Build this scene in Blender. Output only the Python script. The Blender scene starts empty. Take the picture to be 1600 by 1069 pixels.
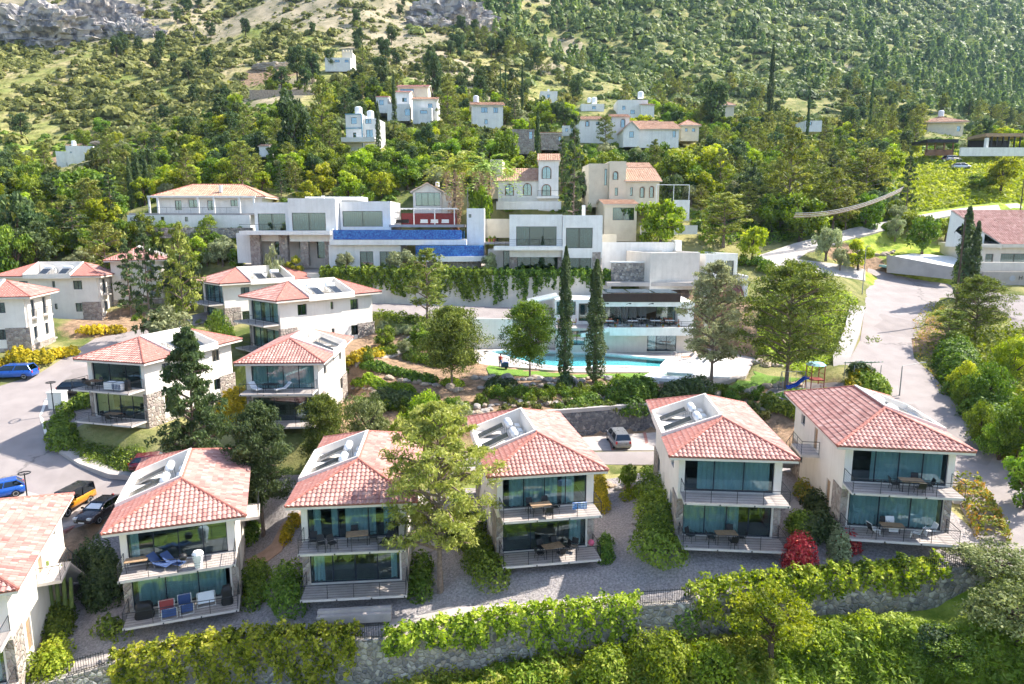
import bpy, bmesh, math, random
import numpy as np
from mathutils import Vector, Matrix
from mathutils import noise as mnoise
R = math.radians
SC = bpy.context.scene
COL = SC.collection
# ------------------------------------------------------------------ camera, sky, sun, exposure
F = 1067.0                      # focal length in photo pixels (1600 wide)
TILT = math.atan(184.5 / F)
CZ = 22.5
cam_d = bpy.data.cameras.new('camera'); cam_d.sensor_width = 36.0
cam_d.lens = 36.0 * F / 1600.0; cam_d.clip_start = 0.5; cam_d.clip_end = 4000
cam = bpy.data.objects.new('camera', cam_d); COL.objects.link(cam)
cam.location = (0, 0, CZ); cam.rotation_euler = (math.pi / 2 - TILT, 0, 0)
SC.camera = cam
SUN_EL = R(47.0)
SUN_AZ = R(21.0)                # measured from +X towards +Y
w = bpy.data.worlds.new('World'); SC.world = w; w.use_nodes = True
nt = w.node_tree; nt.nodes.clear()
wo = nt.nodes.new('ShaderNodeOutputWorld'); bg = nt.nodes.new('ShaderNodeBackground')
sk = nt.nodes.new('ShaderNodeTexSky'); sk.sky_type = 'NISHITA'; sk.sun_disc = False
sk.sun_elevation = SUN_EL; sk.sun_rotation = math.pi / 2 - SUN_AZ
sk.air_density = 1.0; sk.dust_density = 1.6; sk.ozone_density = 0.5; sk.altitude = 200
bg.inputs[1].default_value = 0.148
nt.links.new(sk.outputs[0], bg.inputs[0]); nt.links.new(bg.outputs[0], wo.inputs[0])
sd = bpy.data.lights.new('sun', 'SUN'); sd.energy = 4.7; sd.angle = R(0.5); sd.color = (1.0, 0.94, 0.84)
sun = bpy.data.objects.new('sun', sd); COL.objects.link(sun)
_sv = Vector((math.cos(SUN_EL) * math.cos(SUN_AZ), math.cos(SUN_EL) * math.sin(SUN_AZ), math.sin(SUN_EL)))
sun.rotation_euler = (-_sv).to_track_quat('-Z', 'Y').to_euler(); sun.location = _sv * 300
SC.view_settings.view_transform = 'Standard'; SC.view_settings.look = 'None'
SC.view_settings.exposure = 1.24; SC.view_settings.gamma = 1.0
SC.cycles.max_bounces = 6; SC.cycles.diffuse_bounces = 3; SC.cycles.glossy_bounces = 3
SC.cycles.transmission_bounces = 3; SC.cycles.transparent_max_bounces = 12; SC.cycles.volume_bounces = 0
SC.cycles.use_adaptive_sampling = True; SC.cycles.adaptive_threshold = 0.03
SC.cycles.use_denoising = True
SC.cycles.caustics_reflective = False; SC.cycles.caustics_refractive = False

# ------------------------------------------------------------------ pixel <-> world
_FW = Vector((0, math.cos(TILT), -math.sin(TILT))); _UP = Vector((0, math.sin(TILT), math.cos(TILT)))
def ray(px, py): return _FW + Vector((1, 0, 0)) * ((px - 800) / F) - _UP * ((py - 534.5) / F)
def at_d(px, py, D):            # point at camera depth D
    return Vector((0, 0, CZ)) + ray(px, py) * D
def at_z(px, py, z):
    r = ray(px, py); return Vector((0, 0, CZ)) + r * ((z - CZ) / r.z)
def proj(p):
    v = Vector(p) - Vector((0, 0, CZ)); D = v.dot(_FW)
    return 800 + F * v.x / D, 534.5 - F * v.dot(_UP) / D, D

# ------------------------------------------------------------------ object helpers
def tag(o, label=None, cat=None, group=None, kind=None):
    if label: o['label'] = label
    if cat: o['category'] = cat
    if group: o['group'] = group
    if kind: o['kind'] = kind
    return o
def thing(name, label, cat, loc=(0, 0, 0), rz=0, group=None):
    o = bpy.data.objects.new(name, None); COL.objects.link(o); o.location = loc; o.rotation_euler = (0, 0, rz)
    o.empty_display_size = 0.3
    return tag(o, label, cat, group)
def link_mesh(name, me, parent=None):
    o = bpy.data.objects.new(name, me); COL.objects.link(o)
    if parent is not None: o.parent = parent; KIDS.setdefault(parent.name, []).append(o)
    return o
KIDS = {}
def copy_tree(o, parent=None):
    c = o.copy(); COL.objects.link(c)
    if parent is not None: c.parent = parent; KIDS.setdefault(parent.name, []).append(c)
    for ch in list(KIDS.get(o.name, ())): copy_tree(ch, c)
    return c
def put(proto, loc, rz=0, label=None, group=None, scale=None):
    """first call uses the prototype itself, later calls copy it (children lists need a depsgraph-free path)"""
    if not proto.get('_used'):
        c = proto; proto['_used'] = 1
    else:
        c = copy_tree(proto)
    c.location = loc; c.rotation_euler = (0, 0, rz)
    if label: c['label'] = label
    if group: c['group'] = group
    if scale is not None: c.scale = scale if hasattr(scale, '__len__') else (scale,) * 3
    return c

class MB:
    def __init__(s): s.v = []; s.f = []; s.m = []
    def add(s, vs, fs, mi=0):
        n = len(s.v); s.v += [tuple(x) for x in vs]; s.f += [tuple(i + n for i in f) for f in fs]; s.m += [mi] * len(fs); return s
    def box(s, x0, x1, y0, y1, z0, z1, mi=0):
        return s.add([(x0,y0,z0),(x1,y0,z0),(x1,y1,z0),(x0,y1,z0),(x0,y0,z1),(x1,y0,z1),(x1,y1,z1),(x0,y1,z1)],
                     [(3,2,1,0),(4,5,6,7),(0,1,5,4),(1,2,6,5),(2,3,7,6),(3,0,4,7)], mi)
    def cbox(s, c, sz, rz=0, rx=0, ry=0, mi=0):
        M = Matrix.Translation(c) @ Matrix.Rotation(rz, 4, 'Z') @ Matrix.Rotation(ry, 4, 'Y') @ Matrix.Rotation(rx, 4, 'X')
        a, b, d = sz[0] / 2, sz[1] / 2, sz[2] / 2
        vs = [M @ Vector(p) for p in [(-a,-b,-d),(a,-b,-d),(a,b,-d),(-a,b,-d),(-a,-b,d),(a,-b,d),(a,b,d),(-a,b,d)]]
        return s.add(vs, [(3,2,1,0),(4,5,6,7),(0,1,5,4),(1,2,6,5),(2,3,7,6),(3,0,4,7)], mi)
    def tube(s, p, q, r0, r1=None, n=6, cap=True, mi=0):
        p = Vector(p); q = Vector(q); r1 = r0 if r1 is None else r1
        d = (q - p).normalized(); a = d.orthogonal().normalized(); b = d.cross(a)
        vs = []
        for c, r in ((p, r0), (q, r1)):
            for i in range(n):
                t = 2 * math.pi * i / n; vs.append(c + (a * math.cos(t) + b * math.sin(t)) * r)
        fs = [(i, (i + 1) % n, n + (i + 1) % n, n + i) for i in range(n)]
        if cap: fs += [tuple(range(n - 1, -1, -1)), tuple(range(n, 2 * n))]
        return s.add(vs, fs, mi)
    def path(s, pts, r, n=6, mi=0):
        for i in range(len(pts) - 1):
            r0 = r[i] if hasattr(r, '__len__') else r; r1 = r[i + 1] if hasattr(r, '__len__') else r
            s.tube(pts[i], pts[i + 1], r0, r1, n, True, mi)
        return s
    def lathe(s, prof, c=(0, 0, 0), n=16, axis='Z', mi=0):
        vs = []
        for r, h in prof:
            for i in range(n):
                t = 2 * math.pi * i / n
                if axis == 'Z': vs.append((c[0] + r * math.cos(t), c[1] + r * math.sin(t), c[2] + h))
                elif axis == 'X': vs.append((c[0] + h, c[1] + r * math.cos(t), c[2] + r * math.sin(t)))
                else: vs.append((c[0] + r * math.sin(t), c[1] + h, c[2] + r * math.cos(t)))
        fs = []
        for k in range(len(prof) - 1):
            for i in range(n): fs.append((k*n+i, k*n+(i+1)%n, (k+1)*n+(i+1)%n, (k+1)*n+i))
        fs += [tuple(range(n-1, -1, -1)), tuple(range((len(prof)-1)*n, len(prof)*n))]
        return s.add(vs, fs, mi)
    def prism(s, poly, z0, z1, mi=0):
        n = len(poly); vs = [(p[0], p[1], z0) for p in poly] + [(p[0], p[1], z1) for p in poly]
        fs = [tuple(range(n-1, -1, -1)), tuple(range(n, 2*n))] + [(i, (i+1)%n, n+(i+1)%n, n+i) for i in range(n)]
        return s.add(vs, fs, mi)
    def slab(s, quad, t, mi=0):     # quad of 4 pts, thickness t along -normal
        q = [Vector(p) for p in quad]; nrm = (q[1]-q[0]).cross(q[2]-q[0]).normalized()
        vs = q + [p - nrm * t for p in q]; n = len(q)
        fs = [tuple(range(n)), tuple(range(2*n-1, n-1, -1))] + [(i, n+i, n+(i+1)%n, (i+1)%n) for i in range(n)]
        return s.add(vs, fs, mi)
    def mesh(s, name, mats, smooth=False):
        me = bpy.data.meshes.new(name); me.from_pydata(s.v, [], s.f)
        for m in (mats if isinstance(mats, (list, tuple)) else [mats]): me.materials.append(m)
        if any(s.m): me.polygons.foreach_set('material_index', s.m)
        bm = bmesh.new(); bm.from_mesh(me); bmesh.ops.recalc_face_normals(bm, faces=bm.faces); bm.to_mesh(me); bm.free()
        if smooth: me.polygons.foreach_set('use_smooth', [True] * len(me.polygons))
        me.update(); return me
    def build(s, name, mats, parent=None, smooth=False):
        return link_mesh(name, s.mesh(name, mats, smooth), parent)

def np_mesh(name, verts, faces, mat, attr=None, smooth=False):
    """fast mesh from numpy arrays (faces Nx3 or Nx4); attr = per-face float 'v'"""
    me = bpy.data.meshes.new(name); nv = len(verts); nf, k = faces.shape
    me.vertices.add(nv); me.vertices.foreach_set('co', np.asarray(verts, dtype=np.float32).ravel())
    me.loops.add(nf * k); me.loops.foreach_set('vertex_index', faces.astype(np.int32).ravel())
    me.polygons.add(nf); me.polygons.foreach_set('loop_start', np.arange(0, nf * k, k, dtype=np.int32))
    me.polygons.foreach_set('use_smooth', np.full(nf, bool(smooth)))
    me.update(calc_edges=True)
    if attr is not None:
        a = me.attributes.new('v', 'FLOAT', 'FACE'); a.data.foreach_set('value', np.asarray(attr, dtype=np.float32))
    for m in (mat if isinstance(mat, (list, tuple)) else [mat]): me.materials.append(m)
    return me

# ------------------------------------------------------------------ materials
MATS = {}
def _new(name):
    m = bpy.data.materials.new(name); m.use_nodes = True; nt = m.node_tree
    b = nt.nodes['Principled BSDF']; return m, nt, b
def N(nt, t, **kw):
    n = nt.nodes.new(t)
    for k, v in kw.items(): setattr(n, k, v)
    return n
def ramp(nt, stops):
    r = nt.nodes.new('ShaderNodeValToRGB'); e = r.color_ramp.elements
    while len(e) < len(stops): e.new(0.5)
    for i, (p, c) in enumerate(stops): e[i].position = p; e[i].color = (*c, 1) if len(c) == 3 else c
    return r
def mat(name, c, c2=None, rough=0.8, sc=3.0, bump=0.0, metal=0.0, det=4, spec=0.4, lo=0.35, hi=0.65, bsc=None, coord='Object', streak=0, road=0):
    """noise-mottled surface"""
    if name in MATS: return MATS[name]
    m, nt, b = _new(name); tc = N(nt, 'ShaderNodeTexCoord'); nz = N(nt, 'ShaderNodeTexNoise')
    nz.inputs['Scale'].default_value = sc; nz.inputs['Detail'].default_value = det
    nt.links.new(tc.outputs[coord], nz.inputs['Vector'])
    c2 = c2 or tuple(x * 0.82 for x in c)
    rp = ramp(nt, [(lo, c2), (hi, c)]); nt.links.new(nz.outputs[0], rp.inputs[0]); nt.links.new(rp.outputs[0], b.inputs['Base Color'])
    if streak:      # rain streaks running down the render
        mp = N(nt, 'ShaderNodeMapping'); mp.inputs['Scale'].default_value = (2.6, 2.6, .16); n4 = N(nt, 'ShaderNodeTexNoise'); n4.inputs['Scale'].default_value = 1.0; n4.inputs['Detail'].default_value = 5
        nt.links.new(tc.outputs['Object'], mp.inputs[0]); nt.links.new(mp.outputs[0], n4.inputs['Vector']); r4 = ramp(nt, [(.36, (.66, .63, .59)), (.52, (1, 1, 1))]); nt.links.new(n4.outputs[0], r4.inputs[0])
        m4 = N(nt, 'ShaderNodeMixRGB', blend_type='MULTIPLY'); m4.inputs[0].default_value = streak; nt.links.new(rp.outputs[0], m4.inputs[1]); nt.links.new(r4.outputs[0], m4.inputs[2]); nt.links.new(m4.outputs[0], b.inputs['Base Color'])
    if road:        # cracks and repaired patches
        v4 = N(nt, 'ShaderNodeTexVoronoi', feature='DISTANCE_TO_EDGE'); v4.inputs['Scale'].default_value = .16; w4 = N(nt, 'ShaderNodeTexNoise'); w4.inputs['Scale'].default_value = .8; w4.inputs['Detail'].default_value = 6; x4 = N(nt, 'ShaderNodeMixRGB'); x4.inputs[0].default_value = .8
        nt.links.new(tc.outputs['Object'], w4.inputs['Vector']); nt.links.new(tc.outputs['Object'], x4.inputs[1]); nt.links.new(w4.outputs['Color'], x4.inputs[2]); nt.links.new(x4.outputs[0], v4.inputs['Vector'])
        r4 = ramp(nt, [(.0, (.45, .45, .45)), (.006, (1, 1, 1))]); nt.links.new(v4.outputs[0], r4.inputs[0]); v5 = N(nt, 'ShaderNodeTexVoronoi', distance='CHEBYCHEV'); v5.inputs['Scale'].default_value = .13; nt.links.new(tc.outputs['Object'], v5.inputs['Vector'])
        s5 = N(nt, 'ShaderNodeSeparateColor'); nt.links.new(v5.outputs['Color'], s5.inputs[0]); r5 = ramp(nt, [(.78, (1, 1, 1)), (.8, (.82, .81, .8))]); nt.links.new(s5.outputs[0], r5.inputs[0])
        m4 = N(nt, 'ShaderNodeMixRGB', blend_type='MULTIPLY'); m4.inputs[0].default_value = road; nt.links.new(rp.outputs[0], m4.inputs[1]); nt.links.new(r4.outputs[0], m4.inputs[2]); m5 = N(nt, 'ShaderNodeMixRGB', blend_type='MULTIPLY'); m5.inputs[0].default_value = road
        nt.links.new(m4.outputs[0], m5.inputs[1]); nt.links.new(r5.outputs[0], m5.inputs[2]); nt.links.new(m5.outputs[0], b.inputs['Base Color'])
    b.inputs['Roughness'].default_value = rough; b.inputs['Metallic'].default_value = metal
    b.inputs['Specular IOR Level'].default_value = spec
    if bump:
        n2 = N(nt, 'ShaderNodeTexNoise'); n2.inputs['Scale'].default_value = bsc or sc * 6; n2.inputs['Detail'].default_value = 3
        nt.links.new(tc.outputs[coord], n2.inputs['Vector'])
        bp = N(nt, 'ShaderNodeBump'); bp.inputs['Strength'].default_value = bump; bp.inputs['Distance'].default_value = 0.05
        nt.links.new(n2.outputs[0], bp.inputs['Height']); nt.links.new(bp.outputs[0], b.inputs['Normal'])
    MATS[name] = m; return m

def stone_mat(name, cols, sc=2.6, grout=(0.30, 0.28, 0.25), gw=0.06):
    m, nt, b = _new(name); tc = N(nt, 'ShaderNodeTexCoord')
    nz = N(nt, 'ShaderNodeTexNoise'); nz.inputs['Scale'].default_value = 1.7
    mx = N(nt, 'ShaderNodeMixRGB'); mx.inputs[0].default_value = 0.12
    nt.links.new(tc.outputs['Object'], nz.inputs['Vector']); nt.links.new(tc.outputs['Object'], mx.inputs[1]); nt.links.new(nz.outputs['Color'], mx.inputs[2])
    v = N(nt, 'ShaderNodeTexVoronoi'); v.inputs['Scale'].default_value = sc
    v2 = N(nt, 'ShaderNodeTexVoronoi', feature='DISTANCE_TO_EDGE'); v2.inputs['Scale'].default_value = sc
    for q in (v, v2): nt.links.new(mx.outputs[0], q.inputs['Vector'])
    sp = N(nt, 'ShaderNodeSeparateColor'); nt.links.new(v.outputs['Color'], sp.inputs[0])
    rp = ramp(nt, [(i / (len(cols) - 1), c) for i, c in enumerate(cols)]); nt.links.new(sp.outputs[0], rp.inputs[0])
    n3 = N(nt, 'ShaderNodeTexNoise'); n3.inputs['Scale'].default_value = 14; nt.links.new(tc.outputs['Object'], n3.inputs['Vector'])
    ml = N(nt, 'ShaderNodeMixRGB', blend_type='OVERLAY'); ml.inputs[0].default_value = 0.35
    nt.links.new(rp.outputs[0], ml.inputs[1]); nt.links.new(n3.outputs[0], ml.inputs[2])
    rg = ramp(nt, [(0.0, (1, 1, 1)), (gw, (0, 0, 0))]); nt.links.new(v2.outputs[0], rg.inputs[0])
    m2 = N(nt, 'ShaderNodeMixRGB'); nt.links.new(rg.outputs[0], m2.inputs[0]); nt.links.new(ml.outputs[0], m2.inputs[1]); m2.inputs[2].default_value = (*grout, 1)
    nt.links.new(m2.outputs[0], b.inputs['Base Color']); b.inputs['Roughness'].default_value = 0.9
    r2 = ramp(nt, [(0.0, (0, 0, 0)), (0.2, (1, 1, 1))]); nt.links.new(v2.outputs[0], r2.inputs[0])
    bp = N(nt, 'ShaderNodeBump'); bp.inputs['Strength'].default_value = 0.9; bp.inputs['Distance'].default_value = 0.08
    nt.links.new(r2.outputs[0], bp.inputs['Height']); nt.links.new(bp.outputs[0], b.inputs['Normal'])
    MATS[name] = m; return m

def leaf_mat(name, dark, mid, light, trans=0.33, rough=0.6, hue=0.03):
    m, nt, b = _new(name); b.inputs['Roughness'].default_value = rough; b.inputs['Specular IOR Level'].default_value = 0.25
    at = N(nt, 'ShaderNodeAttribute', attribute_name='v'); rp = ramp(nt, [(0.0, dark), (0.5, mid), (1.0, light)])
    nt.links.new(at.outputs['Fac'], rp.inputs[0])
    oi = N(nt, 'ShaderNodeObjectInfo'); hs = N(nt, 'ShaderNodeHueSaturation')
    mr = N(nt, 'ShaderNodeMapRange'); mr.inputs['To Min'].default_value = 0.5 - hue; mr.inputs['To Max'].default_value = 0.5 + hue * 0.6
    mv = N(nt, 'ShaderNodeMapRange'); mv.inputs['To Min'].default_value = 0.84; mv.inputs['To Max'].default_value = 1.2
    mu = N(nt, 'ShaderNodeMath', operation='MULTIPLY'); mu.inputs[1].default_value = 7.31
    fr = N(nt, 'ShaderNodeMath', operation='FRACT')
    nt.links.new(oi.outputs['Random'], mr.inputs[0]); nt.links.new(oi.outputs['Random'], mu.inputs[0]); nt.links.new(mu.outputs[0], fr.inputs[0]); nt.links.new(fr.outputs[0], mv.inputs[0])
    nt.links.new(mr.outputs[0], hs.inputs['Hue']); nt.links.new(mv.outputs[0], hs.inputs['Value']); nt.links.new(rp.outputs[0], hs.inputs['Color'])
    nt.links.new(hs.outputs[0], b.inputs['Base Color'])
    tr = N(nt, 'ShaderNodeBsdfTranslucent'); h2 = N(nt, 'ShaderNodeHueSaturation'); h2.inputs['Saturation'].default_value = 1.15; h2.inputs['Value'].default_value = 1.25; nt.links.new(hs.outputs[0], h2.inputs['Color']); nt.links.new(h2.outputs[0], tr.inputs[0])
    mx = N(nt, 'ShaderNodeMixShader'); mx.inputs[0].default_value = trans
    nt.links.new(b.outputs[0], mx.inputs[1]); nt.links.new(tr.outputs[0], mx.inputs[2])
    nt.links.new(mx.outputs[0], nt.nodes['Material Output'].inputs[0])
    MATS[name] = m; return m

def two_sided(nt, fr, ior):
    g = N(nt, 'ShaderNodeNewGeometry'); m = N(nt, 'ShaderNodeMapRange'); m.inputs['To Min'].default_value = ior; m.inputs['To Max'].default_value = 1 / ior
    nt.links.new(g.outputs['Backfacing'], m.inputs[0]); nt.links.new(m.outputs[0], fr.inputs[0])
def glass_mat(name, tint=(0.5, 0.66, 0.68), refl=0.25, alpha=0.75):
    """window glass: see-through with a Fresnel-like mirror share"""
    m, nt, b = _new(name); nt.nodes.remove(b)
    gl = N(nt, 'ShaderNodeBsdfGlossy'); gl.inputs['Roughness'].default_value = 0.03; gl.inputs[0].default_value = (0.75, 0.9, 1, 1)
    tr = N(nt, 'ShaderNodeBsdfTransparent'); tr.inputs[0].default_value = (*[t * alpha for t in tint], 1)
    lw = N(nt, 'ShaderNodeFresnel'); two_sided(nt, lw, 1.5)
    ad = N(nt, 'ShaderNodeMath', operation='ADD'); ad.inputs[1].default_value = refl; ad.use_clamp = True
    nt.links.new(lw.outputs[0], ad.inputs[0])
    mx = N(nt, 'ShaderNodeMixShader'); nt.links.new(ad.outputs[0], mx.inputs[0]); nt.links.new(tr.outputs[0], mx.inputs[1]); nt.links.new(gl.outputs[0], mx.inputs[2])
    nt.links.new(mx.outputs[0], nt.nodes['Material Output'].inputs[0]); MATS[name] = m; return m

def tile_mat(name, dark, mid, light):
    m, nt, b = _new(name); at = N(nt, 'ShaderNodeAttribute', attribute_name='v')
    rp = ramp(nt, [(0.0, dark), (0.45, mid), (1.0, light)]); nt.links.new(at.outputs['Fac'], rp.inputs[0])
    tc = N(nt, 'ShaderNodeTexCoord'); nz = N(nt, 'ShaderNodeTexNoise'); nz.inputs['Scale'].default_value = 0.7; nz.inputs['Detail'].default_value = 5
    nt.links.new(tc.outputs['Object'], nz.inputs['Vector'])
    st = ramp(nt, [(0.35, (0.6, 0.55, 0.55)), (0.55, (1, 1, 1))]); nt.links.new(nz.outputs[0], st.inputs[0])
    mx = N(nt, 'ShaderNodeMixRGB', blend_type='MULTIPLY'); mx.inputs[0].default_value = 0.35
    nt.links.new(rp.outputs[0], mx.inputs[1]); nt.links.new(st.outputs[0], mx.inputs[2])
    nt.links.new(mx.outputs[0], b.inputs['Base Color']); b.inputs['Roughness'].default_value = 0.75; b.inputs['Specular IOR Level'].default_value = 0.3
    MATS[name] = m; return m

mat('white_render', (0.84, 0.79, 0.725), (0.77, 0.715, 0.65), rough=0.9, sc=0.6, bump=0.08, bsc=30, streak=.15)
mat('white_paint', (0.84, 0.83, 0.80), (0.77, 0.76, 0.73), rough=0.7, sc=1.0, streak=.18)
mat('cream_render', (0.74, 0.67, 0.53), (0.66, 0.59, 0.46), rough=0.9, sc=0.8)
mat('deck_slab', (0.66, 0.605, 0.56), (0.58, 0.525, 0.49), rough=0.8, sc=2)
mat('fascia', (0.72, 0.665, 0.60), (0.65, 0.60, 0.54), rough=0.8, sc=1, streak=.15)
mat('dark_metal', (0.03, 0.033, 0.038), rough=0.45, sc=4, metal=0.3)
mat('frame_blue', (0.022, 0.03, 0.05), rough=0.4, sc=4)
mat('steel', (0.5, 0.5, 0.5), rough=0.35, metal=0.8, sc=4)
mat('grey_metal', (0.33, 0.33, 0.33), rough=0.5, metal=0.4)
mat('tank_white', (0.75, 0.78, 0.82), (0.66, 0.7, 0.75), rough=0.4, sc=1)
mat('solar_panel', (0.03, 0.035, 0.045), (0.02, 0.025, 0.03), rough=0.25, sc=2, spec=0.6)
mat('curtain', (0.80, 0.84, 0.80), (0.66, 0.72, 0.69), rough=0.95, sc=1)
mat('room_dark', (0.10, 0.095, 0.09), rough=0.9)
mat('room_floor', (0.34, 0.27, 0.22), rough=0.6)
mat('wood_dark', (0.05, 0.028, 0.022), rough=0.6)
mat('terracotta_path', (0.45, 0.3, 0.22), (0.36, 0.24, 0.17), rough=0.9, sc=2)
mat('wood', (0.30, 0.15, 0.075), (0.2, 0.1, 0.05), rough=0.55, sc=6)
mat('wood_pale', (0.42, 0.28, 0.17), (0.3, 0.2, 0.12), rough=0.6, sc=6)
mat('black_plastic', (0.018, 0.018, 0.02), rough=0.5)
mat('blue_fabric', (0.05, 0.09, 0.22), rough=0.9)
mat('white_cloth', (0.8, 0.8, 0.8), (0.72, 0.73, 0.76), rough=0.95, sc=3)
mat('rubber', (0.02, 0.02, 0.02), rough=0.85)
mat('red_paint', (0.32, 0.045, 0.04), rough=0.5)
mat('terracotta', (0.42, 0.16, 0.09), rough=0.8)
mat('bark', (0.13, 0.09, 0.065), (0.07, 0.05, 0.04), rough=0.95, sc=5, bump=0.6)
mat('bark_pale', (0.27, 0.2, 0.15), (0.15, 0.11, 0.09), rough=0.95, sc=5, bump=0.6)
mat('gravel', (0.36, 0.32, 0.31), (0.18, 0.165, 0.16), rough=0.95, sc=9, bump=0.8, bsc=12, det=8, coord='Object')
mat('asphalt', (0.32, 0.28, 0.268), (0.265, 0.23, 0.222), rough=0.92, sc=0.5, bump=0.15, bsc=25, det=8, road=.8)
mat('concrete', (0.44, 0.40, 0.375), (0.37, 0.335, 0.31), rough=0.9, sc=0.8, bump=0.1, det=7)
mat('paving', (0.46, 0.405, 0.375), (0.37, 0.325, 0.30), rough=0.85, sc=1.4, bump=0.1, det=6)
mat('paving_red', (0.36, 0.17, 0.14), (0.28, 0.13, 0.11), rough=0.85, sc=2)
mat('road_paint', (0.7, 0.7, 0.68), rough=0.8)
mat('lawn', (0.16, 0.28, 0.03), (0.11, 0.2, 0.025), rough=0.95, sc=1.5, bump=0.5, bsc=40)
mat('soil', (0.34, 0.20, 0.13), (0.22, 0.13, 0.085), rough=0.95, sc=1.6, bump=0.5, det=8)
mat('rock', (0.42, 0.38, 0.34), (0.24, 0.22, 0.21), rough=0.95, sc=1.2, bump=0.8, bsc=5, det=8)
mat('rock_tan', (0.50, 0.40, 0.30), (0.30, 0.23, 0.18), rough=0.95, sc=2.2, bump=0.8, bsc=6, det=8)
stone_mat('stone_wall', [(0.36, 0.32, 0.27), (0.22, 0.2, 0.19), (0.46, 0.42, 0.36), (0.16, 0.155, 0.16), (0.40, 0.33, 0.27), (0.6, 0.56, 0.5)], sc=3.6)
stone_mat('stone_dark', [(0.14, 0.135, 0.14), (0.09, 0.09, 0.1), (0.30, 0.28, 0.26), (0.12, 0.12, 0.13), (0.2, 0.19, 0.18)], sc=3.4, grout=(0.16, 0.15, 0.15))
stone_mat('stone_clad', [(0.38, 0.3, 0.26), (0.26, 0.22, 0.2), (0.5, 0.44, 0.38), (0.3, 0.24, 0.22)], sc=3.2, grout=(0.4, 0.36, 0.32))
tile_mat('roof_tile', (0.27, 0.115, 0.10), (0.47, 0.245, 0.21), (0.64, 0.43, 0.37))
tile_mat('roof_old', (0.34, 0.19, 0.13), (0.52, 0.32, 0.22), (0.66, 0.46, 0.34))
mat('ridge_tile', (0.45, 0.17, 0.13), (0.32, 0.11, 0.085), rough=0.75, sc=3)
glass_mat('glass', (0.68, 0.80, 0.82), 0.06, 1.0)
glass_mat('glass_mirror', (0.42, 0.6, 0.62), 0.22, 0.9)
glass_mat('car_glass', (0.1, 0.12, 0.14), 0.05, 0.9)
def pool_mat(name, c1, c2, sc):
    m, nt, b = _new(name); tc = N(nt, 'ShaderNodeTexCoord'); v = N(nt, 'ShaderNodeTexVoronoi'); v.inputs['Scale'].default_value = sc
    nt.links.new(tc.outputs['Object'], v.inputs['Vector']); sp = N(nt, 'ShaderNodeSeparateColor'); nt.links.new(v.outputs['Color'], sp.inputs[0])
    rp = ramp(nt, [(0.0, c1), (1.0, c2)]); nt.links.new(sp.outputs[0], rp.inputs[0]); nt.links.new(rp.outputs[0], b.inputs['Base Color'])
    b.inputs['Roughness'].default_value = 0.25; MATS[name] = m; return m
pool_mat('pool_tile', (0.20, 0.70, 0.74), (0.38, 0.86, 0.88), 9)
pool_mat('mosaic_blue', (0.01, 0.05, 0.30), (0.05, 0.22, 0.55), 6)
def water_mat():
    m, nt, b = _new('water'); nt.nodes.remove(b)
    gl = N(nt, 'ShaderNodeBsdfGlossy'); gl.inputs['Roughness'].default_value = 0.02
    tr = N(nt, 'ShaderNodeBsdfTransparent'); tr.inputs[0].default_value = (0.84, 0.975, 0.985, 1)
    nz = N(nt, 'ShaderNodeTexNoise'); nz.inputs['Scale'].default_value = 2.2; nz.inputs['Detail'].default_value = 3
    tc = N(nt, 'ShaderNodeTexCoord'); nt.links.new(tc.outputs['Object'], nz.inputs['Vector'])
    bp = N(nt, 'ShaderNodeBump'); bp.inputs['Strength'].default_value = 0.25; bp.inputs['Distance'].default_value = 0.1; nt.links.new(nz.outputs[0], bp.inputs['Height'])
    fr = N(nt, 'ShaderNodeFresnel'); two_sided(nt, fr, 1.33)
    for q in (gl, fr): nt.links.new(bp.outputs[0], q.inputs['Normal'])
    mx = N(nt, 'ShaderNodeMixShader'); nt.links.new(fr.outputs[0], mx.inputs[0]); nt.links.new(tr.outputs[0], mx.inputs[1]); nt.links.new(gl.outputs[0], mx.inputs[2])
    nt.links.new(mx.outputs[0], nt.nodes['Material Output'].inputs[0]); MATS['water'] = m
water_mat()
M = MATS
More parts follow.
